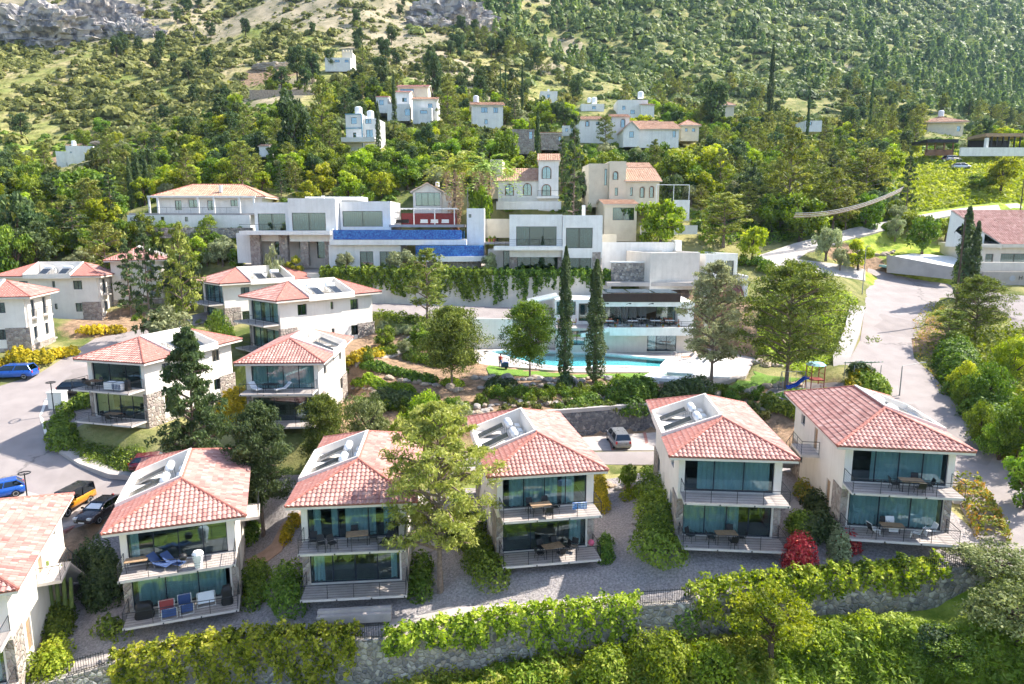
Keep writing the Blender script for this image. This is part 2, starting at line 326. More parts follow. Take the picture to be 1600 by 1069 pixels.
# ------------------------------------------------------------------ terrain
CZP = [  # (px, py, z)
(-60,1000,-4.2),(30,960,-3.8),(120,985,-3.6),(190,1020,-3.6),(400,960,-2.9),(400,998,-3.1),(560,985,-2.5),(700,955,-1.9),(860,935,-1.2),(960,900,-.6),
(1060,900,.1),(1200,905,.5),(1300,890,.9),(1450,880,1.4),(1540,870,1.6),(412,838,-1.9),(690,860,-1.5),(760,860,-1.2),(985,780,-.1),(960,830,-.4),
(1265,800,.9),(1250,740,1.3),(120,900,-3.2),(420,900,-2.7),
(970,700,.8),(860,690,.7),(1040,700,.9),(700,700,.5),(480,750,-.4),(400,765,-.8),(200,800,-1.6),(130,812,-1.8),(20,810,-1.4),(0,720,.2),(60,690,.9),
(150,735,.2),(100,640,3),(0,650,2.6),(130,615,4.1),(60,600,4.8),(0,600,4.9),(200,545,7.0),(60,560,6.2),(240,520,8.0),(150,512,8.8),
(200,700,1.8),(300,700,2.2),(350,640,3.4),(450,690,2.4),(560,600,5.0),(620,560,6.0),(600,540,7.2),(560,545,7.5),(640,520,8.6),(700,540,7.0),
(780,578,4.8),(900,592,4.7),(1050,602,4.6),(1150,578,4.9),(1000,545,4.9),(860,543,4.9),(940,560,4.9),
(700,620,4.2),(850,620,4.0),(1000,625,3.9),(640,640,3.2),(560,640,3.0),(780,690,.8),(1040,676,.9),(900,690,.8),
(1200,600,4.6),(1280,615,4.3),(1220,640,3.4),(1230,690,1.6),
(1349,460,12.6),(1380,440,14),(1400,500,10),(1440,560,7),(1408,622,4.4),(1500,680,3.5),(1560,760,2.9),(1600,830,2.3),(1330,580,6.8),(1310,520,8.6),
(1150,470,11.5),(1250,470,12),(1110,482,10.6),(1175,505,9.0),(1190,540,6.6),(1130,505,9.0),(1260,560,6.0),(650,490,9.9),(750,493,9.5),(840,493,9.4),
(1580,470,11.8),(1500,440,14),(1600,600,6.0),(1600,700,4.5),(1560,520,9),
(350,500,9.0),(300,480,9.5),(100,440,12),(0,480,9),(250,430,14)]
CDP = [  # (px, py, depth)
(500,424,108),(640,427,107),(800,427,107),(940,425,107),(1060,412,110),(850,330,124),(980,348,124),(700,305,130),(320,345,120),(250,362,117),(0,330,130),(60,395,112),(150,350,125),(240,300,150),(115,264,192),(1240,400,115),(1300,385,121),
(1450,345,134),(1560,325,141),(1600,320,143),(1480,285,155),(1400,262,168),(1487,247,172),(1590,246,176),(1400,400,118),(1450,420,110),
(565,235,160),(450,255,155),(640,195,188),(760,202,185),(535,112,238),(430,150,216),(400,165,205),(990,225,170),(960,180,210),(1100,232,185),(1250,250,190),(1480,215,235),
(1200,300,150),(1100,345,126),(1150,300,140),
(-200,250,170),(-200,80,280),(0,200,222),(200,200,217),(100,80,300),(0,60,320),(0,0,375),(200,60,312),(200,0,380),(400,100,272),(400,0,355),(600,60,300),(600,0,350),(700,100,268),
(770,165,235),(720,40,345),(790,0,430),(820,60,400),(900,150,285),(900,50,420),(920,0,470),(1100,100,365),(1100,0,500),(1200,180,285),(1300,100,450),(1300,0,600),
(1450,150,425),(1450,50,600),(1600,150,480),(1600,0,790),(1560,190,335),(1750,100,600),(1750,200,350),(1450,0,690),
(200,-150,520),(600,-150,500),(1000,-150,640),(1400,-150,850),(1750,-150,950),(-250,-100,480),
(1750,400,125),(1800,560,80),(-150,450,95),(-200,700,58),(-200,600,78),(1750,800,46),(-150,900,42)]
CXYZ = [(-45,30,-11),(-20,34,-9.8),(0,33,-8.5),(20,32,-7.6),(45,30,-6.5),(0,15,-14),(-40,10,-16),(40,10,-13),(70,35,-3),(-60,38,-8),(0,-20,-24),(60,-20,-22),(-60,-20,-24),(120,40,0),(-120,60,3),(-100,20,-10),(110,10,-10)]
P = [at_z(*c) for c in CZP] + [at_d(*c) for c in CDP] + [Vector(c) for c in CXYZ]
_P = np.array([[p.x, p.y] for p in P]); _Z = np.array([p.z for p in P])
def _phi(d, r): return np.sqrt(d * d + 4.0)
_n = len(_P); _D = np.sqrt(((_P[:, None] - _P[None]) ** 2).sum(-1))
_A = np.zeros((_n + 3, _n + 3)); _A[:_n, :_n] = _phi(_D, 0) - np.eye(_n) * 0.6; _A[:_n, _n] = 1; _A[:_n, _n+1:] = _P / 100; _A[_n, :_n] = 1; _A[_n+1:, :_n] = _P.T / 100
_Wt = np.linalg.solve(_A, np.concatenate([_Z, np.zeros(3)]))
def rbf(X, Y):
    X = np.asarray(X, float).ravel(); Y = np.asarray(Y, float).ravel(); out = np.empty(len(X))
    for i in range(0, len(X), 20000):
        x = X[i:i+20000]; y = Y[i:i+20000]
        d = np.sqrt((x[:, None] - _P[:, 0]) ** 2 + (y[:, None] - _P[:, 1]) ** 2)
        out[i:i+20000] = _phi(d, 0) @ _Wt[:_n] + _Wt[_n] + _Wt[_n+1] * x / 100 + _Wt[_n+2] * y / 100
    return out
def pxl(l): return [at_z(*c) if len(c) == 3 else at_d(c[0], c[1], c[3]) for c in l]
# retaining walls: polyline along the top (px, py, z_top_ground) and height of the drop; high side is on the far side (left of the walking direction)
WALLS = {
 'front': (pxl([(40,1078,-4.0),(200,1032,-3.6),(400,1004,-3.1),(560,1002,-2.6),(600,1000,-2.5),(800,966,-1.6),(1000,948,-.9),(1075,944,-.5),(1100,934,-.4),(1300,906,.6),(1480,890,1.1),(1560,886,1.3)]), [3.6]*5+[3.4,3.2,3.0,3.0,2.5,2.5,2.3]),
 'parking': (pxl([(775,650,3.3),(850,645,3.5),(940,638,3.6),(1035,631,3.7),(1062,628,3.6)]), [2.4,2.7,2.7,2.7,2.5]),
 'hedge': ([at_d(480,428,104),at_d(560,430,104),at_d(680,431,104),at_d(800,432,104),at_d(900,433,104),at_d(955,433,104)], [2.5,4.3,4.6,4.8,4.6,3.8]),
 'pool_back': ([at_d(728,500,97),at_d(800,501,98),at_d(880,502,98)], [3.4,4.0,4.0]),
}
def poly_dist(X, Y, pts):
    """signed distance (+ = left of direction), arc parameter (segment index + t) for arrays X, Y"""
    best = np.full(len(X), 1e9); sg = np.zeros(len(X)); par = np.zeros(len(X)); raw = np.zeros(len(X))
    for i in range(len(pts) - 1):
        ax, ay = pts[i][0], pts[i][1]; bx, by = pts[i+1][0], pts[i+1][1]; dx, dy = bx - ax, by - ay; L = dx*dx + dy*dy
        t0 = ((X - ax) * dx + (Y - ay) * dy) / L; t = np.clip(t0, 0, 1); qx = X - ax - t * dx; qy = Y - ay - t * dy
        d = np.sqrt(qx * qx + qy * qy); s = np.sign(dx * (Y - ay) - dy * (X - ax)); m = d < best
        over = np.maximum(np.maximum(-t0, t0 - 1), 0) * math.sqrt(L)
        best[m] = d[m]; sg[m] = s[m]; par[m] = (i + t)[m]; raw[m] = over[m]
    return best, sg, par, raw
def inside(X, Y, poly):
    c = np.zeros(len(X), bool); n = len(poly)
    for i in range(n):
        x0, y0 = poly[i][0], poly[i][1]; x1, y1 = poly[i-1][0], poly[i-1][1]
        m = ((y0 > Y) != (y1 > Y)) & (X < (x1 - x0) * (Y - y0) / ((y1 - y0) or 1e-9) + x0); c ^= m
    return c
def quadfit(pts):
    A = np.array([[p[0], p[1]] for p in pts]); z = np.array([p[2] for p in pts]); c = A.mean(0); s = max(1e-6, np.abs(A - c).max())
    def basis(x, y):
        x = (np.asarray(x) - c[0]) / s; y = (np.asarray(y) - c[1]) / s
        return np.stack([np.ones_like(x), x, y] + ([x*x, x*y, y*y] if len(pts) >= 9 else []), -1)
    co = np.linalg.lstsq(np.concatenate([basis(A[:, 0], A[:, 1]), np.eye(6 if len(pts) >= 9 else 3) * 0.02]), np.concatenate([z, np.zeros(6 if len(pts) >= 9 else 3)]), rcond=None)[0]
    return lambda x, y: basis(np.asarray(x, float), np.asarray(y, float)) @ co
# flat surfaces laid over the ground: outline in photo pixels with heights
PADS = {}
def pad(key, outline, sink=0.25, margin=1.6):
    pts = pxl(outline); PADS[key] = (pts, quadfit(pts), sink, margin)
pad('road_left', [(-140,840,-1.7),(100,828,-1.9),(185,806,-1.6),(330,768,-.9),(480,756,-.4),(640,733,.2),(760,722,.5),(1045,722,.8),(1045,708,.9),(700,712,.5),(470,742,-.1),(330,750,-.4),(190,747,0),
   (120,718,.6),(80,690,1.5),(62,662,2.4),(68,630,3.4),(100,618,4.0),(140,614,4.3),(170,560,6.4),(240,522,8.0),(330,498,9.2),(325,490,9.4),(230,512,8.5),(150,535,7.2),(60,585,5.3),(0,600,4.9),(-80,640,3.6),(-180,740,0)], margin=2)
pad('parking_bays', [(900,704,.85),(1045,704,.95),(1042,675,.95),(900,684,.85),(800,690,.75),(800,706,.7)], margin=.8)
pad('road_right', [(1560,880,1.5),(1660,900,1.2),(1640,820,2.1),(1560,720,3.0),(1500,655,3.7),(1455,600,5.1),(1428,560,7.0),(1425,520,9.0),(1450,485,10.7),(1475,460,12.0),(1640,500,10.6),(1640,470,11.9),(1480,442,13.3),
   (1355,430,14.0),(1352,470,12.0),(1345,520,9.2),(1328,560,7.2),(1335,592,5.6),(1375,640,4.0),(1440,700,3.2),(1500,780,2.4),(1540,850,1.7)], margin=4)
pad('road_upper', [(1352,441,0,107),(1280,427,0,107),(1205,418,0,107),(1180,408,0,111),(1240,380,0,117),(1330,356,0,125),(1420,338,0,132),(1500,326,0,138),(1640,312,0,147),(1640,323,0,145),(1500,337,0,136),(1420,351,0,129),(1330,372,0,121),(1262,391,0,114),
   (1246,402,0,111),(1300,411,0,111),(1352,422,0,110.5)], margin=2)
pad('road_middle', [(560,474,0,103),(700,478,0,102.8),(885,482,0,102.8),(885,499,0,98.8),(735,498,0,98),(640,500,0,97),(560,490,0,98)], margin=.5)
pad('pool_deck', [(738,556,4.9),(745,536,4.9),(760,532,4.9),(880,538,4.9),(1110,545,4.9),(1180,560,4.9),(1165,588,4.9),(1100,604,4.9),(1030,596,4.9),(1060,582,4.9),(900,582,4.9),(790,573,4.9),(745,570,4.9)], sink=1.7, margin=1.2)
pad('villa_terrace', [(380,424,0,107),(500,426,0,105.2),(640,428,0,105.2),(800,430,0,105.2),(955,431,0,105.2),(1010,425,0,106),(1010,410,0,124),(700,409,0,124),(380,409,0,124)], sink=.15, margin=1)
HPADS = []      # (cx, cy, heading, half_w, half_l, z) filled by the villas
def zt(X, Y):
    X = np.asarray(X, float).ravel(); Y = np.asarray(Y, float).ravel(); Z = rbf(X, Y)
    for (cx, cy, h, hw, hl, z) in HPADS:
        c, s = math.cos(h), math.sin(h); dx, dy = X - cx, Y - cy; u = np.abs(dx * c + dy * s) - hw; v = np.abs(-dx * s + dy * c) - hl
        d = np.sqrt(np.maximum(u, 0) ** 2 + np.maximum(v, 0) ** 2); wgt = np.clip(1 - d / 3.0, 0, 1); wgt = wgt * wgt * (3 - 2 * wgt)
        Z = Z * (1 - wgt) + z * wgt
    for k, (pts, hs) in WALLS.items():
        d, sg, par, over = poly_dist(X, Y, pts); pz = np.array([p.z for p in pts]); i = np.clip(par.astype(int), 0, len(pts) - 2); t = par - i
        top = pz[i] * (1 - t) + pz[i+1] * t; ha = np.array(hs); hh = ha[i] * (1 - t) + ha[i+1] * t
        s = d * sg; step = np.clip((s + 0.05) / 0.5, 0, 1); tgt = top - hh * (1 - step)
        wgt = np.clip(1 - d / 4.0, 0, 1) * np.clip(1 - over / 2.5, 0, 1); wgt = np.minimum(1, wgt * 1.6)
        Z = Z * (1 - wgt) + tgt * wgt
    for k, (pts, fn, sink, margin) in PADS.items():
        xs = [p.x for p in pts]; ys = [p.y for p in pts]
        m = (X > min(xs) - margin) & (X < max(xs) + margin) & (Y > min(ys) - margin) & (Y < max(ys) + margin)
        if not m.any(): continue
        x, y = X[m], Y[m]; ins = inside(x, y, pts); d = poly_dist(x, y, list(pts) + [pts[0]])[0]
        zz = fn(x, y); wgt = np.where(ins, 1.0, np.clip(1 - d / margin, 0, 1)); sk = np.where(ins, sink * np.clip(d / 0.4, 0, 1), 0) 
        Z[m] = Z[m] * (1 - wgt) + (zz - sk) * wgt
    return Z
def z1(x, y): return float(zt([x], [y])[0])
def far_bumps(X, Y, Z):
    """gullies and lumps on the mountain side"""
    D = np.hypot(X, Y); amp = np.clip((D - 170) / 200, 0, 1)
    n = np.array([mnoise.fractal((x / 60, y / 60, 0), 1.0, 2.0, 5) if a > 0 else 0 for x, y, a in zip(X, Y, amp)])
    rd = np.array([1 - abs(mnoise.noise((x / 85 + 7, y / 130, 3))) * 2 if a > 0 else 0 for x, y, a in zip(X, Y, amp)])
    return Z + amp * (n * 7 + rd * 5 - 2)
def _axis(segs):
    out = []
    for a, b, st in segs: out += list(np.arange(a, b, st))
    return np.array(out + [segs[-1][1]])
GX = _axis([(-900,-400,25),(-400,-150,8),(-150,-50,2.5),(-50,50,0.8),(50,110,2.0),(110,400,8),(400,1000,25)])
GY = _axis([(-40,20,6),(20,36,1.0),(36,75,0.6),(75,130,1.0),(130,220,2.5),(220,420,5),(420,960,14)])
_gx, _gy = np.meshgrid(GX, GY)
# ------------------------------------------------------------------ where the repeated villas stand: eave corners in the photo + eave height
def site(pl, pr, ze, dh=0.0):
    a, b = at_z(pl[0], pl[1], ze), at_z(pr[0], pr[1], ze); c = (a + b) / 2; h = math.atan2(b.y - a.y, b.x - a.x) + R(dh)
    return (c.x, c.y, ze - 6.4, h)
VS = {
 'v1': site((160,841),(383,812),3.3), 'v2': site((445,798),(652,790),4.4), 'v3': site((757,752),(954,740),5.65),
 'v4': site((1047,722),(1246,722),7.0,-5), 'v5': site((1313,706),(1518,709),7.9,-6),
 'vc': site((117,565),(222,572),9.3), 'vd': site((366,573),(505,570),9.4,-4),
}
def site_dir(corner, ze, hdeg, side):
    """one known eave corner (side -1 left / +1 right of the front), explicit heading"""
    p = at_z(corner[0], corner[1], ze); h = R(hdeg); ux = Vector((math.cos(h), math.sin(h), 0)); c = p - ux * 4.2 * side
    return (c.x, c.y, ze - 6.4, h)
def site_c(corner, ze, hdeg, lx, ly, sc=1.0):
    p = at_z(corner[0], corner[1], ze); h = R(hdeg); ux = Vector((math.cos(h), math.sin(h), 0)); uy = Vector((-math.sin(h), math.cos(h), 0))
    c = p - ux * lx * sc - uy * ly * sc
    return (c.x, c.y, ze - 6.4 * sc, h)
VS['v0'] = site_c((29,928), 2.6, 22, 4.2, 0)
VS['ve'] = site_c((432,474.6), 13.2, -41, 4.2, 0, 1.08)
VS['vf'] = site_c((343,447), 14.05, -45, 4.2, 0, 1.08)
VS['vb'] = site_c((158,434), 15.0, -84, 4.2, 14.5)
VS['va'] = site_c((47,467), 13.8, -77, 4.2, 14.5)
VS['vg'] = site_c((262,408), 17.0, 205, -4.2, 14.5)
for k, (x, y, z, h) in VS.items():
    cx = x - math.sin(h) * 7.25; cy = y + math.cos(h) * 7.25; HPADS.append((cx, cy, h, 3.9, 7.0, z))
# ------------------------------------------------------------------ terrain mesh (after every pad is known)
_fx, _fy = _gx.ravel(), _gy.ravel()
_gz = far_bumps(_fx, _fy, zt(_fx, _fy)).reshape(_gx.shape)
def zf(x, y):
    """height of the built terrain mesh (bilinear in the grid), arrays"""
    x = np.atleast_1d(np.asarray(x, float)); y = np.atleast_1d(np.asarray(y, float))
    i = np.clip(np.searchsorted(GX, x) - 1, 0, len(GX) - 2); j = np.clip(np.searchsorted(GY, y) - 1, 0, len(GY) - 2)
    u = np.clip((x - GX[i]) / (GX[i+1] - GX[i]), 0, 1); v = np.clip((y - GY[j]) / (GY[j+1] - GY[j]), 0, 1)
    return (_gz[j, i] * (1-u) * (1-v) + _gz[j, i+1] * u * (1-v) + _gz[j+1, i] * (1-u) * v + _gz[j+1, i+1] * u * v)
def zg(x, y): return float(zf(x, y)[0])
def ground(px, py, d0=25, d1=1200):
    """first hit of the pixel's ray with the terrain"""
    r = ray(px, py); D = np.geomspace(d0, d1, 2500); X = r.x * D; Y = r.y * D; Z = CZ + r.z * D
    h = Z - zf(X, Y); k = np.argmax(h < 0)
    if not (h < 0).any(): k = len(D) - 1
    D = np.linspace(D[max(k-1, 0)], D[k], 30); X = r.x * D; Y = r.y * D; Z = CZ + r.z * D; h = Z - zf(X, Y); k = np.argmax(h < 0)
    return Vector((X[k], Y[k], zg(X[k], Y[k])))
def on_d(px, D):
    """point of the terrain at picture column px and camera depth D"""
    y = D; x = (px - 800) / F * D
    for _ in range(3): y = (D + (zg(x, y) - CZ) * math.sin(TILT)) / math.cos(TILT)
    return Vector((x, y, zg(x, y)))
# colour zones of the ground: world-position masks baked as attributes (real differences of cover)
def _zone(l, rad):
    out = np.zeros(len(_fx))
    for (px, py, D, r) in l:
        p = at_d(px, py, D); d = np.hypot(_fx - p.x, _fy - p.y) / (r or rad); out = np.maximum(out, np.clip(1.5 - d, 0, 1))
    return out
def terrain_mat():
    m, nt, b = _new('hillside'); tc = N(nt, 'ShaderNodeTexCoord'); b.inputs['Roughness'].default_value = 1.0; b.inputs['Specular IOR Level'].default_value = 0.1
    def nz(sc, det=6, rough=0.6):
        n = N(nt, 'ShaderNodeTexNoise'); n.inputs['Scale'].default_value = sc; n.inputs['Detail'].default_value = det; n.inputs['Roughness'].default_value = rough
        nt.links.new(tc.outputs['Object'], n.inputs['Vector']); return n
    def mixc(f, a, c):
        x = N(nt, 'ShaderNodeMixRGB'); nt.links.new(f, x.inputs[0])
        for q, s in ((a, 1), (c, 2)):
            if isinstance(q, tuple): x.inputs[s].default_value = (*q, 1)
            else: nt.links.new(q, x.inputs[s])
        return x.outputs[0]
    n1 = nz(0.05, 8); r1 = ramp(nt, [(0.36, (0.22, 0.26, 0.07)), (0.5, (0.34, 0.32, 0.12)), (0.64, (0.46, 0.38, 0.21))]); nt.links.new(n1.outputs[0], r1.inputs[0])
    n2 = nz(0.35, 8, 0.7); r2 = ramp(nt, [(0.42, (0.12, 0.15, 0.05)), (0.56, (1, 1, 1))]); nt.links.new(n2.outputs[0], r2.inputs[0])
    x = N(nt, 'ShaderNodeMixRGB', blend_type='MULTIPLY'); x.inputs[0].default_value = 0.55; nt.links.new(r1.outputs[0], x.inputs[1]); nt.links.new(r2.outputs[0], x.inputs[2])
    col = x.outputs[0]
    def attr(nm, noise_amt=0.5, sc=0.4):
        a = N(nt, 'ShaderNodeAttribute', attribute_name=nm); n = nz(sc, 6); ad = N(nt, 'ShaderNodeMath', operation='ADD'); nt.links.new(a.outputs['Fac'], ad.inputs[0])
        sb = N(nt, 'ShaderNodeMath', operation='MULTIPLY_ADD'); sb.inputs[1].default_value = noise_amt; sb.inputs[2].default_value = -noise_amt / 2; nt.links.new(n.outputs[0], sb.inputs[0]); nt.links.new(sb.outputs[0], ad.inputs[1])
        r = ramp(nt, [(0.38, (0, 0, 0)), (0.55, (1, 1, 1))]); nt.links.new(ad.outputs[0], r.inputs[0]); return r.outputs[0]
    def two(c1, c2, sc, lo=.4, hi=.6):
        n = nz(sc, 7, 0.65); r = ramp(nt, [(lo, c1), (hi, c2)]); nt.links.new(n.outputs[0], r.inputs[0]); return r.outputs[0]
    col = mixc(attr('green', 1.0, 0.08), col, two((0.10, 0.13, 0.035), (0.31, 0.28, 0.12), 0.14))
    col = mixc(attr('scree', 1.1, 0.09), col, two((0.22, 0.20, 0.12), (0.42, 0.35, 0.24), 0.12))
    col = mixc(attr('meadow', 0.5, 0.2), col, two((0.17, 0.25, 0.03), (0.40, 0.44, 0.08), 0.6))
    col = mixc(attr('soil', 0.6, 0.5), col, two((0.2, 0.14, 0.09), (0.38, 0.25, 0.16), 1.2))
    col = mixc(attr('gravel', 0.12, 1.5), col, two((0.20, 0.18, 0.18), (0.44, 0.40, 0.385), 7, .35, .65))
    nt.links.new(col, b.inputs['Base Color'])
    n5 = nz(2.0, 8, 0.7); bp = N(nt, 'ShaderNodeBump'); bp.inputs['Strength'].default_value = 0.7; bp.inputs['Distance'].default_value = 0.25
    nt.links.new(n5.outputs[0], bp.inputs['Height']); nt.links.new(bp.outputs[0], b.inputs['Normal']); return m
ny, nx = _gx.shape
_idx = np.arange(nx * ny).reshape(ny, nx)
_q = np.stack([_idx[:-1, :-1], _idx[:-1, 1:], _idx[1:, 1:], _idx[1:, :-1]], -1).reshape(-1, 4)
_me = np_mesh('ground', np.stack([_fx, _fy, _gz.ravel()], -1), _q, terrain_mat(), smooth=True)
def vattr(nm, arr):
    a = _me.attributes.new(nm, 'FLOAT', 'POINT'); a.data.foreach_set('value', np.asarray(arr, np.float32))
_Dd = np.hypot(_fx, _fy)
_gl = poly_dist(_fx, _fy, WALLS['front'][0]); _sd = _gl[0] * _gl[1]
vattr('gravel', ((_sd > 0) & (_sd < 19.5) & (_fx > -34) & (_fx < 32)).astype(float))
vattr('soil', _zone([(700,620,79,12),(600,600,78,9),(850,625,77,10),(960,630,76,9),(1220,640,70,8),(620,640,72,8),(180,500,95,6),(150,835,50,8),(1440,550,85,4.5),(1420,510,92,4),(560,545,84,7),(1080,470,96,9),
    (430,110,245,13),(160,225,205,14),(345,240,180,8),(1340,400,115,5)], 8) * (_sd > 0))
vattr('meadow', np.maximum(_zone([(1480,285,156,26),(1550,270,160,22),(1400,410,112,9),(1420,385,118,9),(100,310,140,10),(60,230,200,9),(1350,395,117,8),(1560,345,130,12),(1440,330,142,12)], 10), (_sd < 0) * 1.0))
vattr('scree', _zone([(560,20,330,34),(620,60,295,26),(680,100,265,22),(720,140,245,13),(480,10,340,26),(360,20,330,20),(745,30,345,14),(880,60,390,14),(100,5,360,60),(0,40,340,40),(200,30,345,40),(860,110,300,8),(840,0,460,30),(1310,95,450,14),(410,155,212,14),(450,130,222,10)], 20))
_gr = np.zeros(len(_fx)); _az = _fx / np.maximum(_fy, 1)
_gr[(_Dd > 60) & (_Dd < 215)] = 0.75; _gr = np.maximum(_gr, 0.62 * np.clip((_az + 0.06) * 6, 0, 1) * (_Dd > 150)); _gr[(_Dd >= 330) & (_az > 0.3)] = 0.75
vattr('green', _gr)
ground_o = link_mesh('ground', _me); tag(ground_o, kind='structure')
# laid surfaces
def lay(key, name, mt, z_off=0.0, kerb=None, step=2.0, label=None):
    pts, fn, sink, margin = PADS[key]
    bm = bmesh.new(); vs = [bm.verts.new((p.x, p.y, 0)) for p in pts]; f = bm.faces.new(vs)
    if f.normal.z < 0: f.normal_flip()
    bmesh.ops.triangulate(bm, faces=bm.faces[:])
    xs = [p.x for p in pts]; ys = [p.y for p in pts]
    for ax, lo, hi in ((0, min(xs), max(xs)), (1, min(ys), max(ys))):
        c = lo + step
        while c < hi:
            co = [0, 0, 0]; no = [0, 0, 0]; co[ax] = c; no[ax] = 1
            bmesh.ops.bisect_plane(bm, geom=bm.verts[:] + bm.edges[:] + bm.faces[:], plane_co=co, plane_no=no, dist=1e-5); c += step
    bmesh.ops.recalc_face_normals(bm, faces=bm.faces)
    V = np.array([[v.co.x, v.co.y] for v in bm.verts]); Z = fn(V[:, 0], V[:, 1]) + z_off
    for v, z in zip(bm.verts, Z): v.co.z = z
    if sum(f.normal.z for f in bm.faces) < 0: bmesh.ops.reverse_faces(bm, faces=bm.faces)
    be = [e for e in bm.edges if e.is_boundary]
    r = bmesh.ops.extrude_edge_only(bm, edges=be)
    for v in [g for g in r['geom'] if isinstance(g, bmesh.types.BMVert)]: v.co.z -= 0.35
    me = bpy.data.meshes.new(name); bm.to_mesh(me); bm.free(); me.materials.append(mt)
    return tag(link_mesh(name, me), kind='structure')
def strip(name, line, width, mt, thick=0.12, parent=None, off=0.0, n=None):
    """kerb-like ribbon of real thickness following world points"""
    mb = MB(); L = []; R_ = []
    for i, p in enumerate(line):
        a = Vector(line[max(i-1, 0)]); b2 = Vector(line[min(i+1, len(line)-1)]); d = (b2 - a); d.z = 0; d.normalize(); nrm = Vector((-d.y, d.x, 0))
        L.append(Vector(p) + nrm * (off + width / 2)); R_.append(Vector(p) + nrm * (off - width / 2))
    n = len(line)
    vs = [v + Vector((0, 0, thick)) for v in L] + [v + Vector((0, 0, thick)) for v in R_] + [v - Vector((0, 0, .3)) for v in L] + [v - Vector((0, 0, .3)) for v in R_]
    fs = []
    for i in range(n - 1): fs += [(i, n+i, n+i+1, i+1), (2*n+i, i, i+1, 2*n+i+1), (n+i, 3*n+i, 3*n+i+1, n+i+1)]
    fs += [(0, 2*n, 3*n, n), (n-1, 2*n-1, 4*n-1, 3*n-1)]
    mb.add(vs, fs); return mb.build(name, mt, parent)
def dense(pts, step=1.0):
    out = []
    for i in range(len(pts) - 1):
        a, b2 = Vector(pts[i]), Vector(pts[i+1]); k = max(1, int((b2 - a).length / step))
        out += [a.lerp(b2, j / k) for j in range(k)]
    return out + [Vector(pts[-1])]
for a in (('road_left','road','asphalt',.02),('parking_bays','parking','paving',.03),('road_right','road','asphalt',.02),('road_upper','road','concrete',.03),('road_middle','road','asphalt',.02),('villa_terrace','terrace','paving',.02)):
    lay(a[0], a[1], M[a[2]], a[3])

def overlay(key, outline, name, mt, z_off=.05):
    pts, fn, sk, mg = PADS[key]; P_ = []
    for (px, py) in outline:
        z = 0
        for _ in range(10): p = at_z(px, py, z); z = float(fn([p.x], [p.y])[0])
        P_.append(Vector((p.x, p.y, z)))
    PADS['_tmp'] = (P_, fn, 0, 0); o = lay('_tmp', name, mt, z_off, step=2.0); del PADS['_tmp']; return o
overlay('road_left', [(-60,835),(100,826),(180,806),(165,800),(80,780),(0,757),(-60,752)], 'parking', M['paving'])
overlay('road_left', [(-60,672),(0,650),(75,604),(62,596),(0,603),(-60,625)], 'parking', M['paving'])
# ------------------------------------------------------------------ the two-storey resort villas
def panel(mb, p0, p1, z0, z1, th, ops=(), mi=0):
    """upright wall from p0 to p1 (xy), thickness th to its left side (inwards), rectangular openings (u0,u1,za,zb)"""
    p0 = Vector((p0[0], p0[1], 0)); p1 = Vector((p1[0], p1[1], 0)); d = (p1 - p0); L = d.length; d /= L; n = Vector((-d.y, d.x, 0)) * th
    us = sorted({0, L} | {o[0] for o in ops} | {o[1] for o in ops}); zs = sorted({z0, z1} | {o[2] for o in ops} | {o[3] for o in ops})
    for i in range(len(us) - 1):
        um = (us[i] + us[i+1]) / 2; run = None
        for j in range(len(zs) - 1):
            zm = (zs[j] + zs[j+1]) / 2; hole = any(o[0] < um < o[1] and o[2] < zm < o[3] for o in ops)
            if not hole:
                if run is None: run = zs[j]
            if run is not None and (hole or j == len(zs) - 2):
                ze = zs[j] if hole else zs[j+1]; a = p0 + d * us[i]; b = p0 + d * us[i+1]
                q = [a, b, b + n, a + n]; mb.prism([(v.x, v.y) for v in q], run, ze, mi); run = None
def window(parent, p0, d, w_, h_, n=2, depth=0.16, curtains=(), fr='frame_blue', gl='glass', bar=0.06, sill=False, rng=None, rail=0, bars_h=0, name='window', back=True):
    """framed glazing; p0 = lower left corner on the wall face, d = unit direction along the wall, inwards = left of d"""
    p0 = Vector(p0); d = Vector(d).normalized(); nn = Vector((-d.y, d.x, 0)); up = Vector((0, 0, 1)); o = p0 + nn * depth; rz = math.atan2(d.y, d.x)
    mb = MB()
    def bx(u0, u1, z0, z1, t0, t1, m_=mb, mi=0):
        c = o + d * (u0 + u1) / 2 + up * (z0 + z1) / 2 + nn * (t0 + t1) / 2; m_.cbox(c, (u1 - u0, t1 - t0, z1 - z0), rz, mi=mi)
    bx(0, w_, 0, bar, 0, .08); bx(0, w_, h_ - bar, h_, 0, .08)
    for k in range(n + 1):
        u = k * w_ / n; u0 = min(max(u - bar / 2, 0), w_ - bar); bx(u0, u0 + bar, bar, h_ - bar, 0.002, .078)
    for k in range(bars_h): 
        z = h_ * (k + 1) / (bars_h + 1); bx(bar, w_ - bar, z - .02, z + .02, .01, .06)
    f = mb.build(name, M[fr], parent)
    g = MB(); bx(bar, w_ - bar, bar, h_ - bar, .035, .045, g); g.build('pane', M[gl], f)
    for (a, b) in curtains:
        vs = []; k = max(4, int((b - a) / 0.045)); 
        for i in range(k + 1):
            u = a + (b - a) * i / k; t = .26 + .075 * math.sin(u * 19 + a * 9) + .03 * math.sin(u * 41)
            q = o + d * u + nn * t; vs += [q + up * 0.03, q + up * (h_ - .03)]
        c = MB(); c.add(vs, [(2*i, 2*i+2, 2*i+3, 2*i+1) for i in range(k)]); c.build('curtain', M['curtain'], f, smooth=True)
    return f
